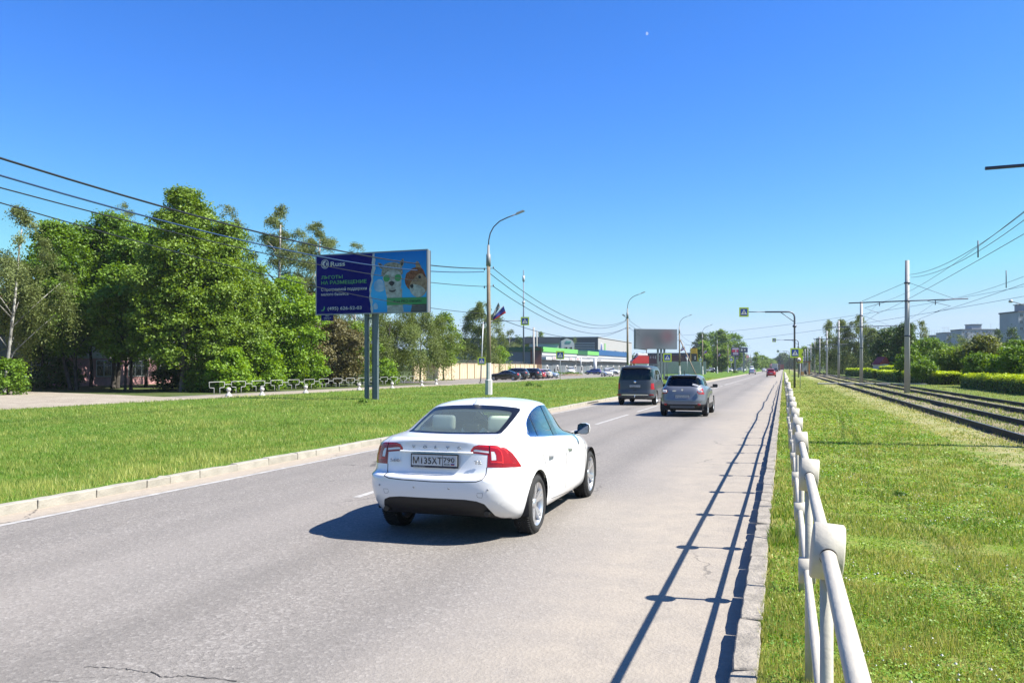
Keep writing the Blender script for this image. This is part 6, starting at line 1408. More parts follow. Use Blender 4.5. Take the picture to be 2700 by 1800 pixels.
ltext('С программой поддержки', 210, 845, 56, 866, pw, .012); ltext('малого бизнеса', 210, 932, 52, 520, pw, .012); ltext('(495) 626-52-03', 335, 1200, 62, 645, pw, .012); ltext('Russ PRO-Бизнес', 1565, 1078, 50, 510, ink, .02)
for k in range(3): art('small_print', [(1485 + 50 * (k % 2), 1150 + 34 * k), (2120, 1145 + 34 * k), (2120, 1150 + 34 * k), (1485 + 50 * (k % 2), 1155 + 34 * k)], -.056, mat('print_grey', (.32, .34, .36), .6))
def ring_art(cx_, cy_, r0, r1, m, y):
    N = 28; mb = MB(); V = [(fx(cx_ + r * math.cos(k * 2 * math.pi / N)), yy, fz(cx_, cy_) + (r * 1.17) / 1150 * BH * math.sin(k * 2 * math.pi / N)) for r in (r0, r1) for yy in (y, y + .004) for k in range(N)]
    F_ = [];
    for k in range(N): k2 = (k + 1) % N; F_ += [(k, k2, 2 * N + k2, 2 * N + k), (2 * N + k, 2 * N + k2, 3 * N + k2, 3 * N + k), (N + k, k, k2, N + k2)][:2]
    mb.add(V, F_); return mb.build('logo_ring', m, poster)
ring_art(282, 340, 66, 76, pw, -.056)
art('logo', [(282 + 52 * math.cos(a), 340 + 60 * math.sin(a)) for a in [k * math.pi / 12 for k in range(24)]], -.053, pw); art('logo_notch', [(262, 340), (300, 290), (322, 300), (300, 340), (322, 386), (300, 392)], -.057, navy)
art('phone_symbol', [(262, 1128), (278, 1140), (276, 1180), (250, 1210), (215, 1216), (212, 1200), (240, 1194), (258, 1170)], -.056, pgr2, 2)
mb = MB(); mb.box((fx(316), .0, zb - .17), (.74, .05, .34)); tagp = mb.build('owner_tag', navy, bb)
text('lettering', 'Russ', pw, tagp, (fx(290), -.028, zb - .11), UP, h=.06, w=.22, bold=.02); marks(tagp, Matrix.Translation((fx(316), -.03, zb - .19)), .5, .05, pw, 5); marks(tagp, Matrix.Translation((fx(316), -.03, zb - .28)), .4, .05, pw, 6)
# ---- blurred billboard farther down the median
d2 = 118; A = Vector(wxy(1675, d2 - .8)); Bp = Vector(wxy(1786, d2 + .8)); cen = (A + Bp) / 2; rz = math.atan2((Bp - A).y, (Bp - A).x); W2 = (Bp - A).length; zb2 = zat(922, d2); H2 = zat(869, d2) - zb2
b3 = empty('billboard', (cen.x, cen.y, .1), rz, 'grey blurred billboard on the median beyond the dark van', 'billboard')
mb = MB(); mb.box((0, .3, zb2 + H2 / 2), (W2, .5, H2)); mb.build('display_case', mat('frame_grey', (.32, .34, .37), .4, .4), b3)
bm_ = bpy.data.materials.new('blurred_print'); bm_.use_nodes = True; n_ = bm_.node_tree; bs = n_.nodes['Principled BSDF']; bs.inputs['Roughness'].default_value = .7; tc = n_.nodes.new('ShaderNodeTexCoord'); L_ = n_.links.new
last = None
for (cx_, cz_, rr_, col_) in ((-W2 * .22, .1, 1.5, (.050, .058, .080)), (.05 * W2, 0, 1.4, (.032, .045, .062)), (-W2 * .2, -H2 * .25, 1.0, (.080, .066, .088)), (W2 * .27, H2 * .14, 1.1, (.090, .050, .070))):
    vm = n_.nodes.new('ShaderNodeVectorMath'); vm.operation = 'DISTANCE'; vm.inputs[1].default_value = (cx_, 0.03, zb2 + H2 / 2 + cz_); L_(tc.outputs['Object'], vm.inputs[0]); mr_ = n_.nodes.new('ShaderNodeMapRange'); mr_.interpolation_type = 'SMOOTHSTEP'; mr_.inputs[1].default_value = rr_ * 1.7; mr_.inputs[2].default_value = 0; L_(vm.outputs['Value'], mr_.inputs[0])
    mx = n_.nodes.new('ShaderNodeMix'); mx.data_type = 'RGBA'; mx.inputs[6].default_value = (.100, .120, .150, 1); mx.inputs[7].default_value = (*col_, 1); L_(mr_.outputs[0], mx.inputs[0])
    if last: L_(last, mx.inputs[6])
    last = mx.outputs[2]
L_(last, bs.inputs['Base Color'])
mb = MB(); mb.box((0, .03, zb2 + H2 / 2), (W2 - .1, .04, H2 - .1)); mb.build('poster', bm_, b3)
for x in (.35, .85, 1.35): mb = MB(); mb.box((x, .3, zb2 / 2), (.22, .22, zb2)); mb.build('leg', steel_b, b3)
# ---- street lamps down the median
conc = mat('pole_concrete', (.30, .235, .165), .85, var=.14, vscale=2.2, bump=.3); whitew = mat('whitewash', (.70, .69, .66), .85, var=.10, vscale=3); steel_d = mat('dark_steel_arm', (.10, .105, .13), .45, .6); lampg = mat('lamp_grey', (.30, .31, .31), .5)
def street_lamp(label, flag=True):
    o = empty('street_lamp', (0, 0, 0), 0, label, 'street lamp', 'street lamps along the median'); H = 8.6
    mb = MB(); mb.tube([(0, 0, 1.5), (0, 0, 5), (-.02, 0, H)], [.15, .135, .11], 14); mb.build('pole', conc, o)
    mb = MB(); mb.tube([(0, 0, -.1), (0, 0, .95), (0, 0, 1.0), (0, 0, 2.05)], [.235, .23, .17, .16], 8, smooth=False); mb.build('painted_foot', whitew, o)
    mb = MB(); mb.tube([(-.02, 0, H - .35), (-.02, 0, H + .4), (-.02, 0, H + .42), (-.02, 0, H + 1.0)], [.155, .14, .09, .07], 10); mb.build('collar', lampg, o)
    pts = [(-.02, 0, H + .9), (0, 0, H + 1.3), (.1, 0, H + 1.75), (.32, 0, H + 2.15), (.70, 0, H + 2.5), (1.2, 0, H + 2.72), (1.75, 0, H + 2.92)]
    mb = MB(); mb.tube(pts, .038, 8); mb.build('arm', steel_d, o)
    mb = MB(); mb.box((2.02, 0, H + 3.04), (.62, .22, .11), ry=-.36, taper=.75); mb.build('lamp_head', lampg, o)
    mb = MB()
    for z_, s in ((8.1, 1), (6.95, 1)): mb.tube([(-.28, 0, z_), (.30, 0, z_)], .02, 6); mb.tube([(.30, 0, z_ - .02), (.30, 0, z_ + .12)], .035, 6); mb.tube([(-.28, 0, z_ - .12), (-.28, 0, z_ + .03)], .035, 6)
    mb.build('insulator_bracket', steel_d, o)
    if flag:
        for k, (a, col) in enumerate(((.45, 'w'), (.72, 'r'))):
            x1, z1 = .12, 4.75; ln = 1.35; p0 = Vector((.05, 0, 4.7)); dv = Vector((math.sin(a) * .98, .05 + k * .12, math.cos(a))); mb = MB(); mb.tube([p0, p0 + dv * ln], .014, 5); st = mb.build('flag_staff', steel_d, o)
            cols = [mat('flag_grey_white', (.42, .42, .42), .8)] * 3 if col == 'w' else [mat('flag_white', (.5, .5, .5), .8), mat('flag_blue', (.02, .04, .3), .5), mat('flag_red', (.4, .01, .01), .5)]
            for q in range(3):
                mb = MB(); n = 6; V = []; w_ = .075 if col == 'w' else (.02, .20, .12)[q]
                for i in range(n + 1):
                    t = .22 + .78 * i / n; p = p0 + dv * ln * t
                    for e_ in (q, q + 1):
                        o_ = (.075 * e_) if col == 'w' else (0, .02, .24, .33)[e_]; V.append((p.x + .01 + o_ * t * .45, p.y + .04 * math.sin(i * 1.7 + e_), p.z - o_ * (.15 + 1.25 * t)))
                mb.add(V, [(2 * i, 2 * i + 1, 2 * i + 3, 2 * i + 2) for i in range(n)], smooth=True); mb.build('flag_stripe', cols[q], st, fix=False)
    return o
lp = street_lamp('street lamp with two flags directly behind the white saloon'); LX = -17.95; LY = [49.9, 109, 159, 197, 242, 290, 338, 388, 440, 495, 560]
names = ['', 'second street lamp, standing left of the dark van, a floodlight on its pole', 'third street lamp, braced by a leaning post, ring of cable on it', 'fourth street lamp, before the left end of the big tree clump', 'fifth street lamp, before the middle of the big tree clump', 'sixth street lamp, beside the purple poster', 'seventh street lamp, right of the purple poster', 'eighth street lamp along the median', 'ninth street lamp along the median', 'tenth street lamp, tiny in the distance', 'farthest street lamp at the end of the median']
for i, y in enumerate(LY):
    o = lp if i == 0 else copy_tree(lp)
    x = LX - (1.7 if i == 1 else (.8 if i == 2 else 0)); move(o, (x, y, .1), rz=TH * .6 if i else TH * .55, label=names[i] or None)
    if i == 1:
        for ch in [c for c in o.children if c.name.startswith('flag')]:
            for g in ch.children: bpy.data.objects.remove(g)
            bpy.data.objects.remove(ch)
        mb = MB(); mb.tube([(0, 0, 8.0), (-.35, 0, 8.5)], .03, 6); mb.box((-.5, 0, 8.65), (.42, .3, .2), ry=.6); mb.build('floodlight', mat('floodlight_white', (.6, .6, .6), .5), o)
    if i == 2:
        mb = MB(); a_ = Vector((.15, 0, 6.9)); gx, gy = wxy(1838, 150); q = Vector((gx - x, gy - y, 0)); q.rotate(Matrix.Rotation(-TH * .6, 3, 'Z')); mb.tube([a_, (q.x, q.y, 0)], .11, 10); mb.build('brace_post', conc, o)
        mb = MB(); mb.tube([(.5 * math.cos(k * .5236), -.2, 3.2 + .5 * math.sin(k * .5236)) for k in range(13)], .05, 6, cap=False); mb.build('cable_ring', black_pl, o)
# far side of the other carriageway
for i, (u, v) in enumerate(((1930, 890), (1975, 905), (2000, 922))):
    o = copy_tree(lp); (p, d) = at_x(u, -39.5); move(o, (p[0], p[1], 0), rz=math.pi + TH * .6, label=['lamp on the far side beyond the purple poster, arm facing left', 'second far-side lamp, arm facing left', 'last far-side lamp, arm facing left'][i])
# ---- overhead service wires on the left
wire_d = mat('cable_black', (.012, .014, .02), .5); wire_b = mat('cable_blue', (.02, .06, .16), .5)
def cable(a, b, sag, rad, m, label, group, name='overhead_cable', n=28, cat='cable'):
    a, b = Vector(a), Vector(b); pts = []
    for i in range(n + 1):
        t = i / n; p = a.lerp(b, t); p.z -= sag * 4 * t * (1 - t); pts.append(p)
    mb = MB(); mb.tube(pts, rad, 5); return tag(mb.build(name, m), label, cat, group)
G = 'service cables strung between the street lamps'
def lpos(i, dx, z): x = LX - (1.7 if i == 1 else (.8 if i == 2 else 0)); return (x + dx, LY[i], z)
cable((-17.95, -1, 8.15), lpos(0, -.28, 8.2), 1.42, .030, wire_d, 'thickest and highest black cable crossing the upper left sky', G)
cable((-18.15, -1, 7.95), lpos(0, -.33, 8.0), 1.62, .026, wire_b, 'bluish cable just below the thickest one, crossing the billboard top', G)
cable((-18.2, -1, 7.3), lpos(0, -.3, 7.05), 1.10, .018, wire_d, 'third cable from the top at left, crossing the billboard middle', G)
cable((-18.0, -1, 7.45), lpos(0, -.2, 5.3), 1.05, .016, wire_d, 'lowest cable at left, crossing the lower billboard', G)
for z_, s_, dx, lb in ((8.15, 1.9, .3, 'highest cable between first and second lamp'), (7.85, 2.05, .05, 'second highest cable between first and second lamp'), (7.0, 1.75, .3, 'third cable between first and second lamp'), (5.2, .0, 0, 'lowest cable leaving the first lamp at the flags')):
    zb_ = {8.15: 8.1, 7.85: 8.0, 7.0: 7.1, 5.2: 7.1}[z_]; cable(lpos(0, dx, z_ + .05), lpos(1, -.2, zb_), s_ if s_ else 1.45, .022, wire_d, lb, G)
for k, z_ in enumerate((8.1, 7.6, 7.1)): cable(lpos(1, .2, z_), lpos(2, -.1, z_), 1.2, .02, wire_d, ['highest', 'middle', 'lowest'][k] + ' cable between second and third lamp', G)
for k, z_ in enumerate((8.1, 7.2)): cable(lpos(2, .2, z_), lpos(3, 0, z_), 1.0, .02, wire_d, ['higher', 'lower'][k] + ' cable between third and fourth lamp', G)
# ---- tram contact line
tp = mat('tram_pole_grey', (.47, .47, .46), .6, var=.06, vscale=1.5); arm_m = mat('crossarm_steel', (.06, .065, .10), .5, .5)
def tram_pole():
    o = empty('tram_pole', (0, 0, 0), 0, 'nearest tram pole, tall grey post with cross arm at right', 'tram pole', 'tram contact line poles')
    mb = MB(); mb.tube([(0, 0, -.1), (0, 0, 9.15)], [.20, .135], 14); mb.build('pole', tp, o)
    mb = MB(); mb.tube([(-3.75, 0, 6.3), (3.75, 0, 6.42)], .04, 8); mb.build('cross_arm', arm_m, o)
    for s in (-1, 1):
        mb = MB(); mb.tube([(.15 * s, 0, 7.6), (s * 2.9, 0, 6.42 + .02 * s)], .012, 4); mb.build('stay', arm_m, o)
        mb = MB(); mb.tube([(s * 1.75, 0, 6.35), (s * 1.75, 0, 6.05)], .03, 6); mb.tube([(s * 1.2, 0, 6.36), (s * 2.7, .1, 5.95), (s * 1.75, .2, 5.55)], .018, 5); mb.build('steady_arm', arm_m, o)
    for z_ in (7.6, 6.36, 3.95 + .0): mb = MB(); mb.tube([(0, 0, z_ - .05), (0, 0, z_ + .05)], .20, 12); mb.build('clamp', arm_m, o)
    return o
tpo = tram_pole(); TY = [62.7, 21.2, 100.6, 140.6, 178.5, 213, 247, 282, 318, 355, 395, 440]
tl_ = ['', 'tram pole beyond the right edge whose cross arm tip shows high up', 'second tram pole, right behind the cross arm tip of the nearest'] + [q + ' tram pole down the line' for q in ('third', 'fourth', 'fifth', 'sixth', 'seventh', 'eighth', 'ninth', 'tenth', 'eleventh')]
for i, y in enumerate(TY): move(tpo if i == 0 else copy_tree(tpo), (8.1 if i < 2 else 8.3, y, .08), label=tl_[i] or None)
cw_m = mat('contact_wire', (.06, .10, .20), .4, .6); ys = sorted(TY)
for side_, x in (('left', 6.25), ('right', 9.9)):
    mb = MB(); pts = []
    for a, b in zip([-20] + ys[:-1], ys):
        for k in range(8): t = k / 8; pts.append((x + .15 * math.sin(a), a + (b - a) * t, 5.62 - .10 * 4 * t * (1 - t)))
    mb.tube(pts, .011, 4); tag(mb.build('contact_wire', cw_m), 'contact wire hanging over the %s tram track' % side_, 'tram wire', 'tram contact and carrier wires')
    mb = MB(); pts = []
    for a, b in zip([-20] + ys[:-1], ys):
        for k in range(10): t = k / 10; pts.append((x, a + (b - a) * t, 6.35 - .55 * 4 * t * (1 - t)))
    mb.tube(pts, .009, 4); tag(mb.build('carrier_wire', cw_m), 'sagging carrier wire above the %s tram track' % side_, 'tram wire', 'tram contact and carrier wires')
for k, (dx, z_) in enumerate(((.15, 8.25), (.25, 8.05))):
    cable((8.1 + dx, 21.2, z_ + .1), (8.1 + dx, 62.7, z_), 1.0, .014, cw_m, ['upper', 'lower'][k] + ' feeder wire tied near the top of the nearest tram pole', 'tram contact and carrier wires', 'feeder_wire', cat='tram wire')
hang = MB(); 
for k, (x, y) in enumerate(((6.25, 31.5), (9.9, 44))):
    mb = MB(); mb.tube([(x, y, 5.58), (x, y, 6.0 + .25 * k + .15)], .022, 5); tag(mb.build('wire_hanger', arm_m), ['hanger rod between wires high at the right', 'hanger rod between wires right of the nearest tram pole'][k], 'wire hanger')
for k, (y, z_, zz) in enumerate(((150, 8.0, 8.3), (128, 6.2, 6.5))):
    cable((-18.2, 159 + 3 * k, z_ - .1), (30, y - 40, zz + 3.6), .8, .020, cw_m, ['upper', 'lower'][k] + ' long wire crossing above the road towards the tram poles', 'wires crossing the road', 'crossing_wire')
# lamp on the right edge
o = empty('street_lamp', (*wxy(2780, 62), 0), 0, 'lone lamp head reaching in from the right edge above the flats', 'street lamp'); dd = 62
mb = MB(); mb.tube([(0, 0, 0), (0, 0, 6.0)], .08, 8); mb.build('pole', galv, o); mb = MB(); e_ = Vector((*wxy(2665, 62), zat(794, 62))) - Vector(o.location); mb.tube([(0, 0, 6.0), (e_.x * .4, e_.y * .4, 6.3), tuple(e_)], .03, 6); mb.build('arm', galv, o)
mb = MB(); mb.lathe([(.01, .14), (.12, .08), (.16, -.02), (.12, -.1), (.01, -.12)], n=14); q = mb.build('lamp_head', mat('lamp_shell', (.6, .6, .6), .4), o); q.location = e_
# ---- crossing signs
yel = mat('sign_yellow_green', (.50, .66, .02), .45); sblue = mat('sign_blue', (.010, .055, .32), .4); swhite = mat('sign_white', (.72, .73, .74), .4); sback = mat('sign_back', (.3, .31, .32), .5, .5)
def crossing_board(parent, x, y, z, s, face_rz=0.0, shield=True):
    mb = MB(); mb.prism(smoothpoly([(-s / 2, -s / 2), (s / 2, -s / 2), (s / 2, s / 2), (-s / 2, s / 2)], k=1), -.004, .004); b = mb.build('sign_board', yel if shield else swhite, parent); b.location = (x, y, z); b.rotation_euler = (0, 0, face_rz)
    q = s * .36; mb = MB(); mb.prism([(-q, -q), (q, -q), (q, q), (-q, q)], -.008, -.0045); mb.build('blue_square', sblue, b)
    t = s * .31; mb = MB(); mb.prism([(0, t * .95), (-t, -t * .78), (t, -t * .78)], -.012, -.0085); tr_ = mb.build('white_triangle', swhite, b)
    mb = MB(); k = s * .31
    mb.prism([(k * (.03 + .10 * math.cos(a)), k * (.42 + .10 * math.sin(a))) for a in [i * math.pi / 4 for i in range(8)]], -.016, -.0125)
    mb.prism([(k * -.10, k * .30), (k * .12, k * .30), (k * .14, k * -.10), (k * -.06, k * -.12)], -.0162, -.0124)
    mb.prism([(k * -.06, k * -.10), (k * .06, k * -.10), (k * -.22, k * -.62), (k * -.36, k * -.62)], -.0164, -.0123); mb.prism([(k * .02, k * -.08), (k * .14, k * -.08), (k * .34, k * -.58), (k * .22, k * -.62)], -.0166, -.0122)
    mb.prism([(k * -.10, k * .28), (k * -.02, k * .28), (k * -.26, k * .02), (k * -.32, k * .06)], -.0168, -.0121); mb.prism([(k * .08, k * .28), (k * .14, k * .22), (k * .34, k * .04), (k * .28, k * .0)], -.017, -.012)
    mb.build('walking_figure', ink, b)
    return b
def sign_post(label, u, d, vt, boards, colr=galv, X=None, rad=.038, base=.1, face=None):
    x, y = wxy(u, d); o = empty('road_sign', (x, y, 0), TH if face is None else face, label, 'road sign'); mb = MB(); mb.tube([(0, .03, base - .15), (0, .03, zat(vt, d))], rad, 8); mb.build('post', colr, o)
    for (du, v, s) in boards: crossing_board(o, du * d / F, -.02, zat(v, d), s)
    return o
sign_post('crossing sign on its own post in the median, right of the parked cars', 1477, 112, 924, [(0, 936, 1.10)])
sign_post('crossing sign in front of the van roof, beside the blurred billboard', 1759, 90, 930, [(.5, 942.5, .92)], colr=steel_d)
sign_post('small crossing sign near the fuel price totem', 1847, 185, 940, [(0, 948, .86)]); sign_post('crossing sign at the median edge below the purple poster', 1928, 175, 940, [(0, 948, .98)])
sign_post('tiny far crossing sign above the van roof', 1699, 270, 938, [(0, 947, .9)])
# left pole with arm
d = 97; x, y = wxy(1267, d); o = empty('road_sign', (x, y, 0), TH, 'crossing sign pole leaning behind the first lamp, overhead arm and lower board', 'road sign')
mb = MB(); t_ = (7 * d / F, 0, zat(852, d)); mb.tube([(0, 0, .2), (t_[0] * .5, 0, zat(930, d)), (t_[0], 0, zat(848, d))], [.09, .08, .05], 10); mb.build('post', galv, o); mb = MB(); mb.lathe([(.01, .10), (.22, .08), (.22, -.02), (.01, -.02)], n=12); q = mb.build('foot', steel_d, o); q.location = (0, 0, .05)
mb = MB(); mb.tube([t_, ((1300 - 1267) * d / F, 0, zat(846, d))], .055, 8); mb.tube([((1300 - 1267) * d / F, 0, zat(846, d)), ((1375 - 1267) * d / F, 0, zat(845.5, d))], .035, 8); mb.build('arm', steel_d, o)
crossing_board(o, (1384 - 1267) * d / F, -.05, zat(846.5, d), .98); crossing_board(o, (1270 - 1267) * d / F, -.12, zat(951.5, d), .92)
# gantries on the right
def gantry(u, d, v_arm, u_sign, s, label, extra=True):
    x, y = wxy(u, d); o = empty('sign_gantry', (x, y, 0), TH, label, 'sign gantry', 'crossing sign gantries beside the road'); za = zat(v_arm, d); L = (u - u_sign) * d / F
    mb = MB(); mb.tube([(0, 0, 0), (0, 0, za - .45), (-.05, 0, za - .25), (-.2, 0, za - .08), (-.45, 0, za), (-L * .58, 0, za - .01)], [.095, .075, .072, .07, .068, .06], 10); mb.build('mast', steel_d, o)
    mb = MB(); mb.tube([(-L * .56, 0, za + .0), (-L, 0, za - .01)], .035, 8); mb.build('arm_tip', steel_d, o)
    mb = MB(); mb.tube([(-.03, 0, za - .85), (-L * .28, 0, za - .02)], .03, 6); mb.build('strut', steel_d, o)
    mb = MB(); mb.lathe([(.08, .12), (.17, .03), (.17, -.05), (.08, -.14)], n=12); q = mb.build('collar', steel_d, o); q.location = (0, 0, za - 1.2)
    crossing_board(o, -L, -.06, za - .03, s); return o
g1 = gantry(2095, 70, 822, 1961, .80, 'nearest overhead crossing sign on an arm over the right side of the road')
crossing_board(g1, 0, -.13, zat(930, 70), .80)
mb = MB(); mb.box((.52, .08, zat(938, 70)), (.46, .012, 1.18)); yb_ = mb.build('yellow_board', yel, g1)
mb = MB(); mb.lathe([(.001, -.02), (.215, -.02), (.215, -.012)], n=24, axis='Y'); q = mb.build('speed_disc', mat('sign_red_ring', (.35, .03, .03), .5), g1); q.location = (.36, .03, zat(948.5, 70)); mb = MB(); mb.lathe([(.001, -.026), (.165, -.026), (.165, -.018)], n=24, axis='Y'); q2 = mb.build('disc_face', swhite, q); text('lettering', '40', ink, q, (0, -.03, -.07), UP, h=.15, w=.22, bold=.03, align='CENTER')
mb = MB(); mb.prism([(.66, zat(933, 70) - .12), (.74, zat(933, 70) - .12), (.72, zat(933, 70) + .06), (.69, zat(933, 70) + .14), (.66, zat(933, 70) + .04)], .06, .07); mb.build('figure_print', ink, g1)
mb = MB(); mb.tube([(.52, .12, 0), (.52, .12, zat(935, 70))], .035, 8); mb.build('second_post', galv, g1)
gantry(2105, 142, 896, 2041, .66, 'second overhead crossing sign on an arm, farther down the road'); gantry(2081, 240, 925.6, 2051, .7, 'third and farthest overhead crossing sign, tiny')
# ---- white hoop railings and bollards at the far side road
hoop_m = mat('white_tube_paint', (.52, .52, .50), .5)
def hoop():
    o = empty('hoop_railing', (0, 0, 0), 0, 'first white hoop rail from the left, nearest the dirt forecourt', 'hoop railing', 'white hoop railings along the side road'); h, w_ = .84, 1.72; mb = MB()
    pts = smoothpoly([(0, .34, .0)[1:] and (-.33, 0.0), (-.33, .40), (-.40, .44), (-.78, .46), (-.86, .54), (-.86, h - .08), (-.78, h), (.78, h), (.86, h - .08), (.86, .54), (.78, .46), (.40, .44), (.33, .40), (.33, 0.0)], closed=False, k=2)
    mb.tube([(0, a, b) for a, b in pts], .023, 6); mb.build('hoop', hoop_m, o); mb = MB(); mb.tube([(0, .86, .66), (0, 1.72, .66)], .022, 6); mb.build('link_bar', hoop_m, o); return o
hp = hoop(); a_ = Vector(gp(572, 1040)[:2]); b_ = Vector(gp(1087, 1012.5)[:2]); dvec = b_ - a_; NH = 15
ords = ['', 'second', 'third', 'fourth', 'fifth', 'sixth', 'seventh', 'eighth', 'ninth', 'tenth', 'eleventh', 'twelfth', 'thirteenth', 'fourteenth', 'fifteenth']
for i in range(NH):
    p = a_ + dvec * (i / (NH - 1)); move(hp if i == 0 else copy_tree(hp), (p.x, p.y, .02), rz=math.atan2(dvec.y, dvec.x) - math.pi / 2, label=(ords[i] + ' white hoop rail from the left') if i else None)
sc_h = dvec.length / (NH - 1) / 2.58
a2, b2_ = Vector(gp(1118, 1003)[:2]), Vector(gp(1190, 999)[:2])
for i in range(5):
    p = a2.lerp(b2_, i / 4); move(copy_tree(hp), (p.x, p.y, .02), rz=-.2, label=['first', 'second', 'third', 'fourth', 'last'][i] + ' hoop rail of the short far row before the cream wall')
bol_m = mat('bollard_whitewash', (.64, .62, .58), .8)
def bollard():
    mb = MB(); mb.lathe([(.30, 0), (.29, .10), (.17, .22), (.10, .38), (.09, .42), (.15, .46), (.20, .54), (.215, .62), (.19, .71), (.12, .79), (.001, .82)], n=20); o = mb.build('bollard', bol_m); return tag(o, 'ball-topped bollard under the second white hoop', 'bollard', 'ball-topped concrete bollards')
bo = bollard()
for i, (u, v, lb) in enumerate(((603, 1044, ''), (691, 1043, 'ball-topped bollard second from the left, before the fourth hoop'), (806, 1036, 'ball-topped bollard third from the left, before the sixth hoop'), (947, 1028, 'ball-topped bollard just left of the billboard legs'), (1034, 1024, 'ball-topped bollard just right of the billboard legs'), (1112, 1017, 'ball-topped bollard near the end of the hoop row'), (1150, 1013, 'last ball-topped bollard before the cream wall'))):
    move(bo if i == 0 else copy_tree(bo), gp(u, v, .01), label=lb or None, sc=.70)
# ---- mast, thin poles by the shops
def mast(u, d, vt, r0, r1, label, m=galv, extras=None, name='mast', base=0.0):
    x, y = wxy(u, d); o = empty(name, (x, y, 0), TH, label, 'pole'); mb = MB(); mb.tube([(0, 0, base), (0, 0, zat(vt, d))], [r0, r1], 8); mb.build('pole', m, o)
    for (v0, v1, w_) in (extras or ()): mb = MB(); mb.tube([(0, 0, zat(v1, d)), (0, 0, zat(v0, d))], w_, 10); mb.build('antenna', mat('antenna_white', (.6, .62, .64), .5), o)
    return o
mast(1380.5, 190, 712, .22, .10, 'tall thin antenna mast behind the overhead crossing sign', extras=((727, 742, .26), (794, 800, .32), (801, 806, .22)), m=mat('mast_blue_grey', (.16, .20, .27), .5, .4)); mast(1407, 178, 863, .26, .18, 'taller white-sided pole at the watchtower', m=mat('pale_pole', (.48, .45, .42), .8)); mast(1415.5, 215, 872, .2, .14, 'shorter pole just right of the watchtower', m=mat('pale_pole', (.48, .45, .42), .8)); mast(1532, 205, 940, .12, .10, 'short lamp post in the car park before the shops'); mast(1569, 215, 945, .45, .45, 'white sign pillar before the shops', m=sgn)
# ---- fuel totem, posters
ft = empty('price_totem', (*wxy(1829.5, 228), 0), TH, 'tall black and yellow fuel price totem', 'price sign'); k = 228 / F
mb = MB(); mb.box((0, 0, zat(950.5, 228)), (15 * k, .6, 37 * k)); mb.build('price_panel', mat('totem_black', (.012, .012, .014), .3), ft); mb = MB(); mb.box((0, -.03, zat(925, 228)), (17 * k, .7, 14 * k)); mb.build('head_panel', mat('totem_yellow', (.62, .38, .01), .4), ft)
for s in (-1, 1): mb = MB(); mb.box((s * 8.4 * k, 0, zat(952, 228)), (1.2 * k, .7, 46 * k)); mb.build('side_post', mat('totem_yellow', (.62, .38, .01), .4), ft)
mb = MB(); mb.prism([(-6 * k, zat(918, 228)), (6 * k, zat(918, 228)), (0, zat(911, 228))], -.3, .3); mb.build('roof_mark', mat('totem_black', (.012, .012, .014), .3), ft)
for z_ in (941, 946): mb = MB(); mb.box((2.5 * k, -.33, zat(z_, 228)), (2.6 * k, .05, 3.2 * k)); mb.build('price_digit', swhite, ft)
for z_ in (920, 926, 931): mb = MB(); mb.box((0, -.4, zat(z_, 228)), (13 * k, .05, .8 * k)); mb.build('stripe', mat('totem_dark_yellow', (.35, .2, .01), .5), ft)
def poster(u0, u1, v0, v1, d, cols, label, legs=True):
    o = empty('billboard', (*wxy((u0 + u1) / 2, d), 0), TH, label, 'billboard'); w_ = (u1 - u0) * d / F; za, zb_ = zat(v0, d), zat(v1, d); mb = MB(); mb.box((0, 0, (za + zb_) / 2), (w_, .5, za - zb_)); mb.build('poster', mat(cols[0][0], cols[0][1], .5), o)
    for n, c, fx0, fx1, fz0, fz1 in cols[1:]: mb = MB(); mb.box((w_ * ((fx0 + fx1) / 2 - .5), -.27, zb_ + (za - zb_) * (fz0 + fz1) / 2), (w_ * (fx1 - fx0), .04, (za - zb_) * (fz1 - fz0))); mb.build('print_block', mat(n, c, .5), o)
    mb = MB(); mb.box((0, .1, zb_ / 2), (.5, .4, zb_)); mb.build('leg', steel_b, o); return o
poster(1928, 1949, 916, 938, 255, (('poster_violet', (.045, .02, .13)), ('print_pink', (.55, .02, .10), .05, .85, .46, .72), ('print_lilac', (.55, .48, .62), .1, .9, .76, .93), ('print_lilac', (.55, .48, .62), .2, .85, .14, .24), ('print_lilac', (.55, .48, .62), .2, .85, .30, .40), ('print_pale', (.6, .6, .6), .5, .62, .46, .72)), 'violet poster with a pink panel right of the big tree clump')
poster(1951.5, 1971, 916, 929, 290, (('poster_navy', (.02, .035, .11)), ('print_pale', (.5, .52, .56), .1, .3, .3, .7), ('print_pale', (.5, .52, .56), .5, .7, .35, .65)), 'navy poster right of the violet one')
poster(2052, 2058, 957, 961, 500, (('poster_navy', (.02, .035, .11)),), 'tiny dark hoarding near the end of the road')
x, y = wxy(1812, 205); o = empty('road_sign', (x, y, 0), TH, 'white triangular sign on a thin post before the maroon hall', 'road sign'); mb = MB(); mb.tube([(0, 0, 0), (0, 0, zat(940, 205))], .05, 6); mb.build('post', galv, o); mb = MB(); mb.prism([(-.45, zat(941, 205)), (.45, zat(941, 205)), (0, zat(951, 205))], -.02, .02); mb.build('sign_board', swhite, o); mb = MB(); mb.box((0, 0, zat(938.5, 205)), (.66, .04, .42)); mb.build('blue_plate', sblue, o)
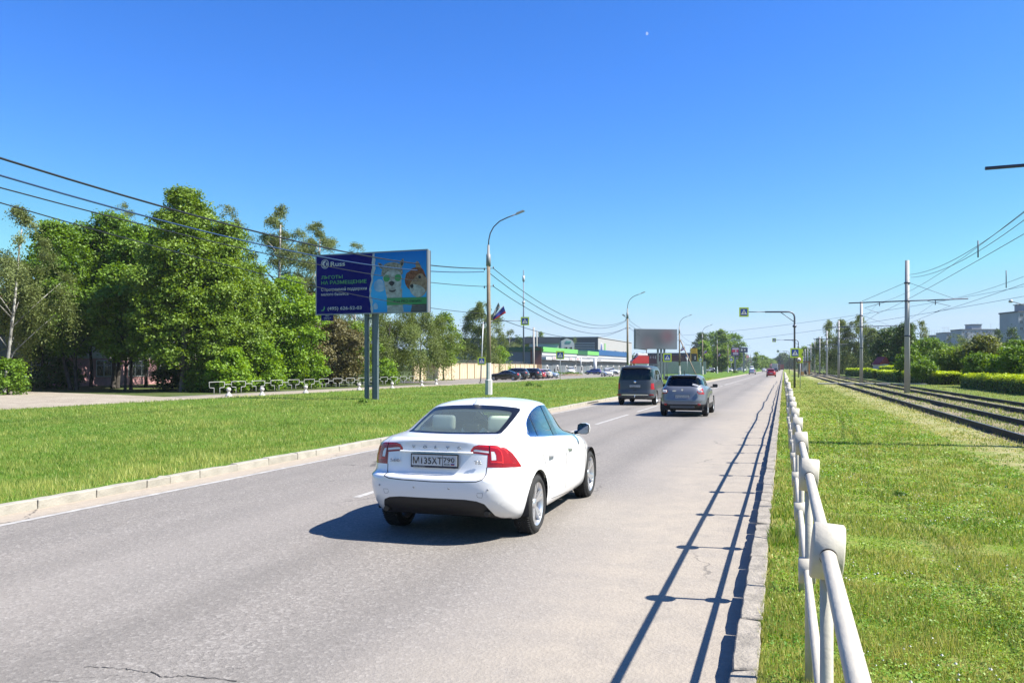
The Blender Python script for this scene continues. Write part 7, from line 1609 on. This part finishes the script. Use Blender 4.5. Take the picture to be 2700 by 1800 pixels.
# ---- bus shelter with someone sitting
bsx, bsy = wxy(2122, 182); bs_ = empty('bus_shelter', (bsx, bsy, .05), TH, 'bus shelter with orange-brown posts and a glass back beside the tram tracks', 'bus shelter'); ow = mat('orange_timber', (.42, .20, .045), .6)
for x in (-.95, .95): mb = MB(); mb.box((x, 0, 1.5), (.26, .34, 3.0)); mb.build('post', ow, bs_)
mb = MB(); mb.box((0, .6, 3.05), (2.5, 2.0, .22)); mb.build('roof', mat('shelter_roof_brown', (.12, .05, .02), .6), bs_)
mb = MB(); mb.box((0, 1.2, 1.55), (1.7, .04, 2.5)); mb.build('back_glass', mat('frosted_glass', (.33, .38, .42), .2, spec=.8), bs_); mb = MB(); mb.box((0, .8, .5), (1.6, .42, .08)); mb.build('bench', ow, bs_)
mb = MB(); mb.box((-.55, -.05, .45), (.5, .3, .8)); mb.build('litter_bin', ow, bs_)
def sitting(parent_loc, rz, label):
    bm = bmesh.new(); J = {}
    def v(n, co, r): J[n] = (bm.verts.new(co), r)
    v('pel', (0, 0, .55), .16); v('ch', (0, -.06, .90), .17); v('nk', (0, -.08, 1.12), .07); v('hd', (0, -.12, 1.30), .115)
    for s, q in ((-1, 'l'), (1, 'r')):
        v('sh' + q, (s * .18, -.06, 1.05), .075); v('el' + q, (s * .24, -.14, .80), .055); v('ha' + q, (s * .14, -.34, .68), .045); v('hp' + q, (s * .1, -.02, .53), .12); v('kn' + q, (s * .13, -.44, .54), .085); v('an' + q, (s * .13, -.44, .10), .055); v('to' + q, (s * .13, -.60, .05), .05)
    E = [('pel', 'ch'), ('ch', 'nk'), ('nk', 'hd')]
    for q in 'lr': E += [('ch', 'sh' + q), ('sh' + q, 'el' + q), ('el' + q, 'ha' + q), ('pel', 'hp' + q), ('hp' + q, 'kn' + q), ('kn' + q, 'an' + q), ('an' + q, 'to' + q)]
    for a, b in E: bm.edges.new((J[a][0], J[b][0]))
    me = bpy.data.meshes.new('person'); bm.verts.index_update(); rs = [None] * len(bm.verts)
    for n, (vv, r) in J.items(): rs[vv.index] = r
    bm.to_mesh(me); bm.free(); o = bpy.data.objects.new('person', me); COL.objects.link(o); md = o.modifiers.new('skin', 'SKIN'); o.modifiers.new('sub', 'SUBSURF').levels = 1
    for i, r in enumerate(rs): me.skin_vertices[0].data[i].radius = (r, r)
    me.skin_vertices[0].data[0].use_root = True; me.materials.append(mat('dark_clothes', (.02, .02, .025), .8)); o.location = parent_loc; o.rotation_euler = (0, 0, rz); return tag(o, label, 'person')
def P2(lx, ly): v_ = Vector((lx, ly, 0)); v_.rotate(Matrix.Rotation(TH, 3, 'Z')); return v_.x + bsx, v_.y + bsy
px_, py_ = P2(.35, .72); sitting((px_, py_, .05), TH, 'person in dark clothes sitting hunched on the bus shelter bench')
def standing(u, d, rz, label, cols, seed=0, h=1.72):
    bm = bmesh.new(); J = {}; r_ = random.Random(seed); sw = r_.uniform(.08, .22); k = h / 1.72
    def v(n, co, r): J[n] = (bm.verts.new([q * k for q in co]), r * k)
    v('pel', (0, 0, .95), .15); v('wa', (0, 0, 1.12), .13); v('ch', (0, 0, 1.32), .16); v('nk', (0, 0, 1.50), .06); v('hd', (0, -.02, 1.63), .10)
    for s, q in ((-1, 'l'), (1, 'r')):
        v('sh' + q, (s * .19, 0, 1.42), .065); v('el' + q, (s * .25, .03 + s * sw * .4, 1.14), .045); v('ha' + q, (s * .24, -.06 + s * sw * .5, .88), .04); v('hp' + q, (s * .09, 0, .90), .10); v('kn' + q, (s * .10, -s * sw * .5, .50), .07); v('an' + q, (s * .10, -s * sw, .09), .05); v('to' + q, (s * .10, -s * sw - .14, .04), .045)
    E = [('pel', 'wa'), ('wa', 'ch'), ('ch', 'nk'), ('nk', 'hd')]
    for q in 'lr': E += [('ch', 'sh' + q), ('sh' + q, 'el' + q), ('el' + q, 'ha' + q), ('pel', 'hp' + q), ('hp' + q, 'kn' + q), ('kn' + q, 'an' + q), ('an' + q, 'to' + q)]
    for a, b in E: bm.edges.new((J[a][0], J[b][0]))
    me = bpy.data.meshes.new('person'); bm.verts.index_update(); rs = [None] * len(bm.verts)
    for n, (vv, r) in J.items(): rs[vv.index] = r
    bm.to_mesh(me); bm.free(); o = bpy.data.objects.new('person', me); COL.objects.link(o); o.modifiers.new('skin', 'SKIN'); o.modifiers.new('sub', 'SUBSURF').levels = 1
    for i, r in enumerate(rs): me.skin_vertices[0].data[i].radius = (r, r)
    me.skin_vertices[0].data[0].use_root = True; me.materials.append(cols); x, y = wxy(u, d); o.location = (x, y, .02); o.rotation_euler = (0, 0, rz); return tag(o, label, 'person')
standing(1462, 196, 1.2, 'person in dark clothes walking before the low shops', mat('dark_clothes', (.02, .02, .025), .8), 1); standing(1473, 200, 2.0, 'person in pale clothes walking before the low shops', mat('pale_clothes', (.5, .46, .40), .8), 2)
x, y = wxy(2117, 150); o = empty('bus_stop_sign', (x, y, 0), TH, 'blue and white bus stop plate on a thin post before the shelter', 'road sign'); mb = MB(); mb.tube([(0, 0, 0), (0, 0, 3.9)], .035, 6); mb.build('post', galv, o)
for z_, m_ in ((3.65, swhite), (3.42, sblue), (3.2, swhite), (2.98, sblue)): mb = MB(); mb.box((0, -.04, z_), (.42, .02, .21)); mb.build('plate', m_, o)
# tube railings at the crossing
for i, (p, lb) in enumerate((((.1, 97), 'white tube railing at the near side of the crossing'), ((.2, 104), 'white tube railing beyond the crossing'), ((.1, 111), 'third white tube railing along the road edge'))):
    o = empty('tube_railing', (p[0], p[1], .1), 0, lb, 'railing', 'white tube railings at the crossing'); mb = MB(); mb.tube([(0, 0, 0), (0, 0, .95), (0, .15, 1.05), (0, 5.0, 1.05), (0, 5.15, .95), (0, 5.15, 0)], .04, 6); mb.build('hoop', hoop_m, o); mb = MB(); mb.tube([(0, 0, .5), (0, 5.15, .5)], .025, 6); mb.build('lower_bar', hoop_m, o)
# loose stones and rubbish in the car park
for i, (u, d, w_, lb) in enumerate(((1507, 185, 5.5, 'overgrown heap of earth and stones in the car park'), (1466, 190, 2.6, 'small weedy heap left of the larger one'))):
    x, y = wxy(u, d); r = np.random.RandomState(i + 60); o = empty('earth_heap', (x, y, 0), TH, lb, 'heap'); mb = MB(); mb.lathe([(w_ / 2, 0), (w_ * .38, .3), (w_ * .2, .5), (.01, .6)], n=16); mb.build('soil', mat('heap_soil', (.26, .19, .13), .9, var=.3), o)
    P = r.normal(size=(500, 3)) * [w_ * .22, w_ * .2, .12] + [0, 0, .55]; V, Fq = leaf_quads(P, norm(r.normal(size=(500, 3)) + [0, 0, 1]), .3, r); npmesh('weeds', V, Fq, LM['maple'], o, tint=r.uniform(.1, .5, 500))
# thin air haze over the whole place
hz = bpy.data.materials.new('haze_air'); hz.use_nodes = True; n_ = hz.node_tree; n_.nodes.clear(); oo = n_.nodes.new('ShaderNodeOutputMaterial'); pv_ = n_.nodes.new('ShaderNodeVolumePrincipled'); pv_.inputs['Density'].default_value = .00013; pv_.inputs['Color'].default_value = (.80, .90, 1.0, 1); n_.links.new(pv_.outputs[0], oo.inputs['Volume'])
mb = MB(); mb.box((0, 1250, 24), (5200, 4000, 52)); o = mb.build('haze', hz); tag(o, kind='stuff')
# the moon
mo = bpy.data.materials.new('pale_day_moon'); mo.use_nodes = True; n_ = mo.node_tree; n_.nodes.clear(); oo = n_.nodes.new('ShaderNodeOutputMaterial'); mx = n_.nodes.new('ShaderNodeMixShader'); mx.inputs[0].default_value = .16; t_ = n_.nodes.new('ShaderNodeBsdfTransparent'); e_ = n_.nodes.new('ShaderNodeEmission'); e_.inputs[0].default_value = (.8, .85, .9, 1); e_.inputs[1].default_value = .62
n_.links.new(t_.outputs[0], mx.inputs[1]); n_.links.new(e_.outputs[0], mx.inputs[2]); n_.links.new(mx.outputs[0], oo.inputs[0])
d = 3000; mb = MB(); mb.prism([(6.5 * math.cos(a) * (1 if math.cos(a) > 0 else .45), 6.5 * math.sin(a)) for a in [k * math.pi / 12 for k in range(24)]], 0, .1); o = mb.build('moon', mo); o.location = (*wxy(1705, d), zat(89, d)); o.rotation_euler = (0, 0, TH); tag(o, kind='structure')
# ================================================================== the other vehicles
P_grey = mat('grey_blue_paint', (.135, .148, .172), .42, .4, coat=.8); P_van = mat('graphite_paint', (.040, .046, .056), .5, .2, coat=.5); P_black = mat('black_paint', (.012, .012, .014), .25, coat=1.0); P_red = mat('red_paint', (.28, .008, .008), .3, coat=1.0)
P_silver = mat('silver_paint', (.42, .43, .45), .35, .6, coat=1.0); P_white2 = mat('white_paint_other', (.74, .74, .74), .35, coat=1.0); P_lblue = mat('pale_blue_paint', (.30, .36, .40), .35, .5, coat=1.0); P_blue = mat('blue_paint', (.008, .03, .17), .3, .2, coat=1.0); P_green = mat('olive_paint', (.20, .21, .14), .4, coat=1.0); P_beige = mat('beige_paint', (.50, .47, .42), .35, .3, coat=1.0)
def put(o, x, y, rz=0): o.location = (x, y, 0.0); o.rotation_euler = (0, 0, rz); return o
# grey crossover and dark van ahead
qx, qy = gp(1868, 1097)[:2]
q = put(make_car('hatch', 4.33, 1.80, 1.60, P_grey, 'grey-blue crossover with dark lower trim driving beside the dark van', plate=('М353ЕХ', '790'), res=2, wb=2.63, R=.335, tint=(.02, .022, .026), low=.30, tail=[(.66, .545), (.60, .60), (.72, .655), (.86, .675), (1.2, .67), (1.2, .545), (.9, .53)]), qx - .90, qy + 2.165 - .80)
for s in (1, -1):
    mb = MB(); mb.box((s * .66, -2.10, .96), (.16, .05, .10)); mb.build('tail_light_insert', clear_m, q, bevel=.02); mb = MB(); mb.box((s * .62, -2.14, .47), (.10, .03, .07)); mb.build('reflector', red_m, q, bevel=.01)
mb = MB(); mb.tube([(0, -1.35, 1.58), (0, -1.5, 1.75)], .012, 6); mb.build('roof_aerial', black_pl, q); mb = MB(); mb.box((0, -2.13, 1.02), (.07, .02, .06)); mb.build('emblem', chrome_m, q)
mb = MB(); mb.box((-.30, -2.12, .98), (.13, .01, .04)); mb.build('badge', chrome_m, q); mb = MB(); mb.box((.47, -1.955, 1.20), (.22, .012, .07), rx=-.42, ry=.25, rz=.06); mb.build('window_sticker', mat('sticker_white', (.6, .6, .62), .6), q)
mb = MB(); mb.box((0, -1.66, 1.548), (1.05, .2, .035)); mb.build('spoiler', P_grey, q, bevel=.01); mb = MB(); mb.box((0, -2.145, .38), (.9, .05, .10)); mb.build('skid_plate', mat('trim_grey', (.10, .10, .10), .5), q)
vx, vy = gp(1733, 1067)[:2]
v = put(make_car('van', 4.90, 1.90, 1.97, P_van, 'dark grey passenger van with a black rear window ahead on the left lane', cat='van', name='van', plate=('', ''), res=2, wb=3.0, R=.345, tint=(.012, .014, .02)), vx - .95, vy + 2.45 - .97)
text('lettering', 'А430МК', ink, v, (-.235, -2.475, .895), UP, h=.072, w=.33, bold=.008); text('lettering', '790', ink, v, (.115, -2.475, .905), UP, h=.052, w=.12, bold=.006)
for s in (1, -1): mb = MB(); mb.box((s * .80, -2.40, .52), (.22, .04, .06)); mb.build('reflector', red_m, v, bevel=.01)
mb = MB(); mb.box((0, -2.452, .52), (1.30, .02, .035)); mb.build('bumper_chrome', chrome_m, v); mb = MB(); mb.tube([(0, -2.40, .40), (0, -2.56, .40), (0, -2.56, .47)], .022, 8); mb.lathe([(.001, .515), (.025, .50), (.028, .485), (.02, .465)], c=(0, -2.56, 0), n=12); mb.build('tow_ball', chrome_m, v)
mb = MB(); mb.lathe([(.001, -.012), (.06, -.012), (.062, 0)], n=18, axis='Y'); e_ = mb.build('emblem', chrome_m, v); e_.location = (0, -2.425, 1.16); mb = MB(); mb.box((0, -2.458, .74), (.16, .02, .035)); mb.build('door_grip', black_pl, v)
for s in (1, -1): mb = MB(); mb.tube([(s * .80, -2.0, 1.955), (s * .80, -1.95, 1.99), (s * .80, .6, 1.99), (s * .80, .65, 1.95)], .018, 6); mb.build('roof_bar', black_pl, v)
mb = MB(); mb.box((0, -2.36, 1.865), (1.45, .14, .03)); mb.build('spoiler', P_van, v, bevel=.01)
# farther traffic on this carriageway
c = {}
x, y = gp(2033, 993.5)[:2]; put(make_car('hatch', 4.2, 1.78, 1.55, P_red, 'dark red hatchback going away near the pedestrian crossing', tint=(.02, .02, .024), res=1), x, y + 2.1)
x, y = gp(1983, 986.5)[:2]; put(make_car('sedan', 4.5, 1.80, 1.47, P_silver, 'silver saloon going away on the left lane beyond the crossing', tint=(.05, .06, .06), res=1), x, y + 2.2)
x, y = wxy(2015, 345); put(make_car('sedan', 4.4, 1.8, 1.47, P_white2, 'white saloon far ahead, left of the distant lorries', res=0), x, y)
x, y = wxy(2026, 420); put(make_car('sedan', 4.4, 1.8, 1.45, P_red, 'tiny dark red saloon beside the far white one', res=0), x, y)
x, y = wxy(2046, 330); put(make_car('hatch', 4.3, 1.8, 1.6, P_black, 'tiny black car right of the far white saloon', res=0), x, y)
def lorry(u, d, cabc, bodyc, label, drum=False, rz=0.0):
    x, y = wxy(u, d); o = empty('lorry', (x, y, 0), rz, label, 'lorry')
    mb = MB(); mb.box((0, 3.0, 1.55), (2.4, 2.0, 2.3)); mb.build('cab', cabc, o, bevel=.12); mb = MB(); mb.box((0, -.6, .85), (1.0, 8, .35)); mb.build('chassis', dark_in, o)
    if drum: mb = MB(); mb.lathe([(.5, -3.6), (1.1, -2.2), (1.25, -.4), (1.1, 1.2), (.6, 1.9)], n=18, axis='Y'); q = mb.build('mixer_drum', bodyc, o); q.location = (0, 0, 2.25)
    else:
        mb = MB(); mb.box((0, -1.6, 2.2), (2.5, 6.4, 2.5)); mb.build('cargo_box', bodyc, o, bevel=.04)
    for s in (1, -1):
        for yy in (-3.4, -2.2, 2.9): mb = MB(); mb.lathe([(.01, -.15), (.40, -.15), (.5, -.1), (.5, .1), (.40, .15), (.01, .15)], n=18, axis='X'); q = mb.build('wheel', tyre_m, o); q.location = (s * 1.05, yy, .5)
        mb = MB(); mb.box((s * 1.0, -4.85, 1.0), (.3, .08, .16)); mb.build('tail_light', red_m, o)
    return o
lorry(2036, 380, P_white2, mat('lorry_red_white', (.55, .20, .17), .5), 'lorry with a red and white load standing tall far ahead', True); lorry(2051, 430, mat('lorry_yellow', (.55, .25, .03), .5), mat('lorry_brown', (.22, .12, .08), .6), 'low orange and brown lorry right of the mixer'); lorry(2061, 500, P_red, mat('lorry_red', (.36, .06, .05), .5), 'red lorry with a pale top at the end of the road'); lorry(2043, 360, P_white2, mat('lorry_white', (.6, .6, .6), .5), 'white box lorry between the far cars')
# oncoming carriageway
PI = math.pi
for (u, v_, kind, L, W, H, P, lb, rz_, dd) in ((1601, 992, 'sedan', 4.5, 1.85, 1.5, P_white2, 'white saloon approaching on the side road left of the van', PI + .42, 168), (1782, 981, 'hatch', 4.6, 1.85, 1.68, P_green, 'pale olive off-roader with dark trim facing us by the white yard wall', PI - .05, 232), (1812, 978, 'hatch', 4.6, 1.9, 1.72, P_silver, 'silver off-roader facing us left of the fuel totem', PI, 262),
    (1846, 975, 'sedan', 4.5, 1.8, 1.47, P_white2, 'white saloon facing us right of the fuel totem', PI - .1, 300), (1889, 974, 'hatch', 4.5, 1.85, 1.65, P_black, 'black car parked under the big tree clump', PI - .9, 290), (1872, 974, 'hatch', 4.5, 1.85, 1.6, P_silver, 'silver car parked with its nose under the big tree clump', PI - 1.2, 300), (1922, 972, 'sedan', 4.5, 1.8, 1.47, P_white2, 'white saloon right of the tree clump trunks', PI + .8, 340), (1934, 972, 'hatch', 4.5, 1.85, 1.6, P_black, 'black car beside the white saloon right of the tree clump', PI + .8, 345), (1956, 971, 'hatch', 4.5, 1.85, 1.6, P_silver, 'silver hatchback below the navy poster', PI + .7, 380)):
    x, y = wxy(u, dd); put(make_car(kind, L, W, H, P, lb, res=1 if dd < 240 else 0, low=.26 if 'olive' in lb else 0, tint=(.03, .035, .04)), x, y, rz_)
x, y = wxy(1982, 400); put(make_car('van', 5.6, 2.0, 2.5, P_white2, 'white van facing us far down the other carriageway', cat='van', name='van', res=0), x, y, PI)
# parked row before the cream wall: noses to the wall
for (u, dd, kind, L, W, H, P, lb, rz_) in ((1331, 119, 'sedan', 4.6, 1.78, 1.46, P_black, 'black saloon parked nearest, nose to the cream wall', PI / 2 + .12), (1354, 124.5, 'hatch', 4.8, 1.9, 1.78, mat('charcoal_paint', (.03, .03, .034), .35, .3, coat=1), 'tall charcoal estate parked second, beyond the black saloon', PI / 2 + .05), (1391, 129, 'hatch', 4.6, 1.9, 1.75, P_black, 'black off-roader parked third with a bright rear bumper', PI / 2 - .1), (1408, 134.5, 'hatch', 4.0, 1.7, 1.5, P_red, 'red hatchback parked beyond the black off-roader', PI / 2 - .1), (1423, 139, 'hatch', 4.3, 1.8, 1.62, P_beige, 'pale beige car parked between the red one and the pale blue one', PI / 2), (1443, 144, 'sedan', 4.6, 1.8, 1.46, P_lblue, 'pale blue saloon at the far end of the parked row, nose out', -PI / 2 - .3)):
    x, y = wxy(u, dd); put(make_car(kind, L, W, H, P, lb, res=1, tint=(.04, .05, .06)), x, y, rz_)
for (u, dd, kind, L, W, H, P, lb, rz_) in ((1505, 208, 'hatch', 4.9, 2.0, 1.95, P_white2, 'large white off-roader facing us before the shop doors', PI + .35), (1564, 212, 'hatch', 4.4, 1.8, 1.55, P_blue, 'deep blue hatchback side-on before the bright green shop', PI / 2 + .1), (1612, 222, 'hatch', 4.8, 1.9, 1.72, P_white2, 'white off-roader side-on behind the approaching white saloon', -PI / 2 - .1)):
    x, y = wxy(u, dd); put(make_car(kind, L, W, H, P, lb, res=1, tint=(.02, .02, .025)), x, y, rz_)
# red lorry-mounted crane seen above the van roof
x, y = wxy(1688, 175); o = empty('crane_lorry', (x, y, 0), TH + .1, 'red lorry-mounted crane with a white top, half hidden behind the van', 'lorry'); k = 175 / F
mb = MB(); mb.box((0, 0, .9), (44 * k, 2.3, .5)); mb.build('chassis', dark_in, o); mb = MB(); mb.prism([(-24 * k, 2.7), (20 * k, 2.7), (20 * k, 4.2), (-8 * k, 4.3), (-24 * k, 3.2)], -1.1, 1.1); mb.build('red_body', mat('crane_red', (.50, .015, .015), .4, coat=.6), o)
mb = MB(); mb.box((4 * k, 0, 4.55), (26 * k, 1.9, .5)); mb.box((0, 0, 1.9), (40 * k, 1.6, 1.5)); mb.build('white_top', P_white2, o, bevel=.08); mb = MB(); mb.tube([(-22 * k, 0, 3.2), (-8 * k, 0, 4.8)], .12, 8); mb.tube([(14 * k, 0, 4.0), (18 * k, 0, 5.6), (-14 * k, 0, 5.9)], .13, 8); mb.build('boom', mat('crane_dark', (.05, .02, .02), .5), o)
for xx in (-16, -4, 14): mb = MB(); mb.lathe([(.01, -.15), (.40, -.15), (.5, -.1), (.5, .1), (.40, .15), (.01, .15)], n=16, axis='Y'); q_ = mb.build('wheel', tyre_m, o); q_.location = (xx * k, -1.05, .5)
for i, (u, dx) in enumerate(((1655, 0), (1664, 0), (1672, 0))):
    x, y = wxy(u, 160); mb = MB(); mb.box((0, 0, 1.3), (.35, .35, 2.6)); o = mb.build('timber_post', ow); o.location = (x, y, 0); tag(o, ['left', 'middle', 'right'][i] + ' one of three orange timber posts left of the crane lorry', 'post', 'orange timber posts')
for u, lb in ((1727, 'worker in an orange and black jacket left of the two beyond the van roof'), (1733, 'worker in an orange and white jacket right of the two beyond the van roof')):
    standing(u, 150, PI, lb, mat('orange_jacket', (.50, .13, .03), .7), int(u))
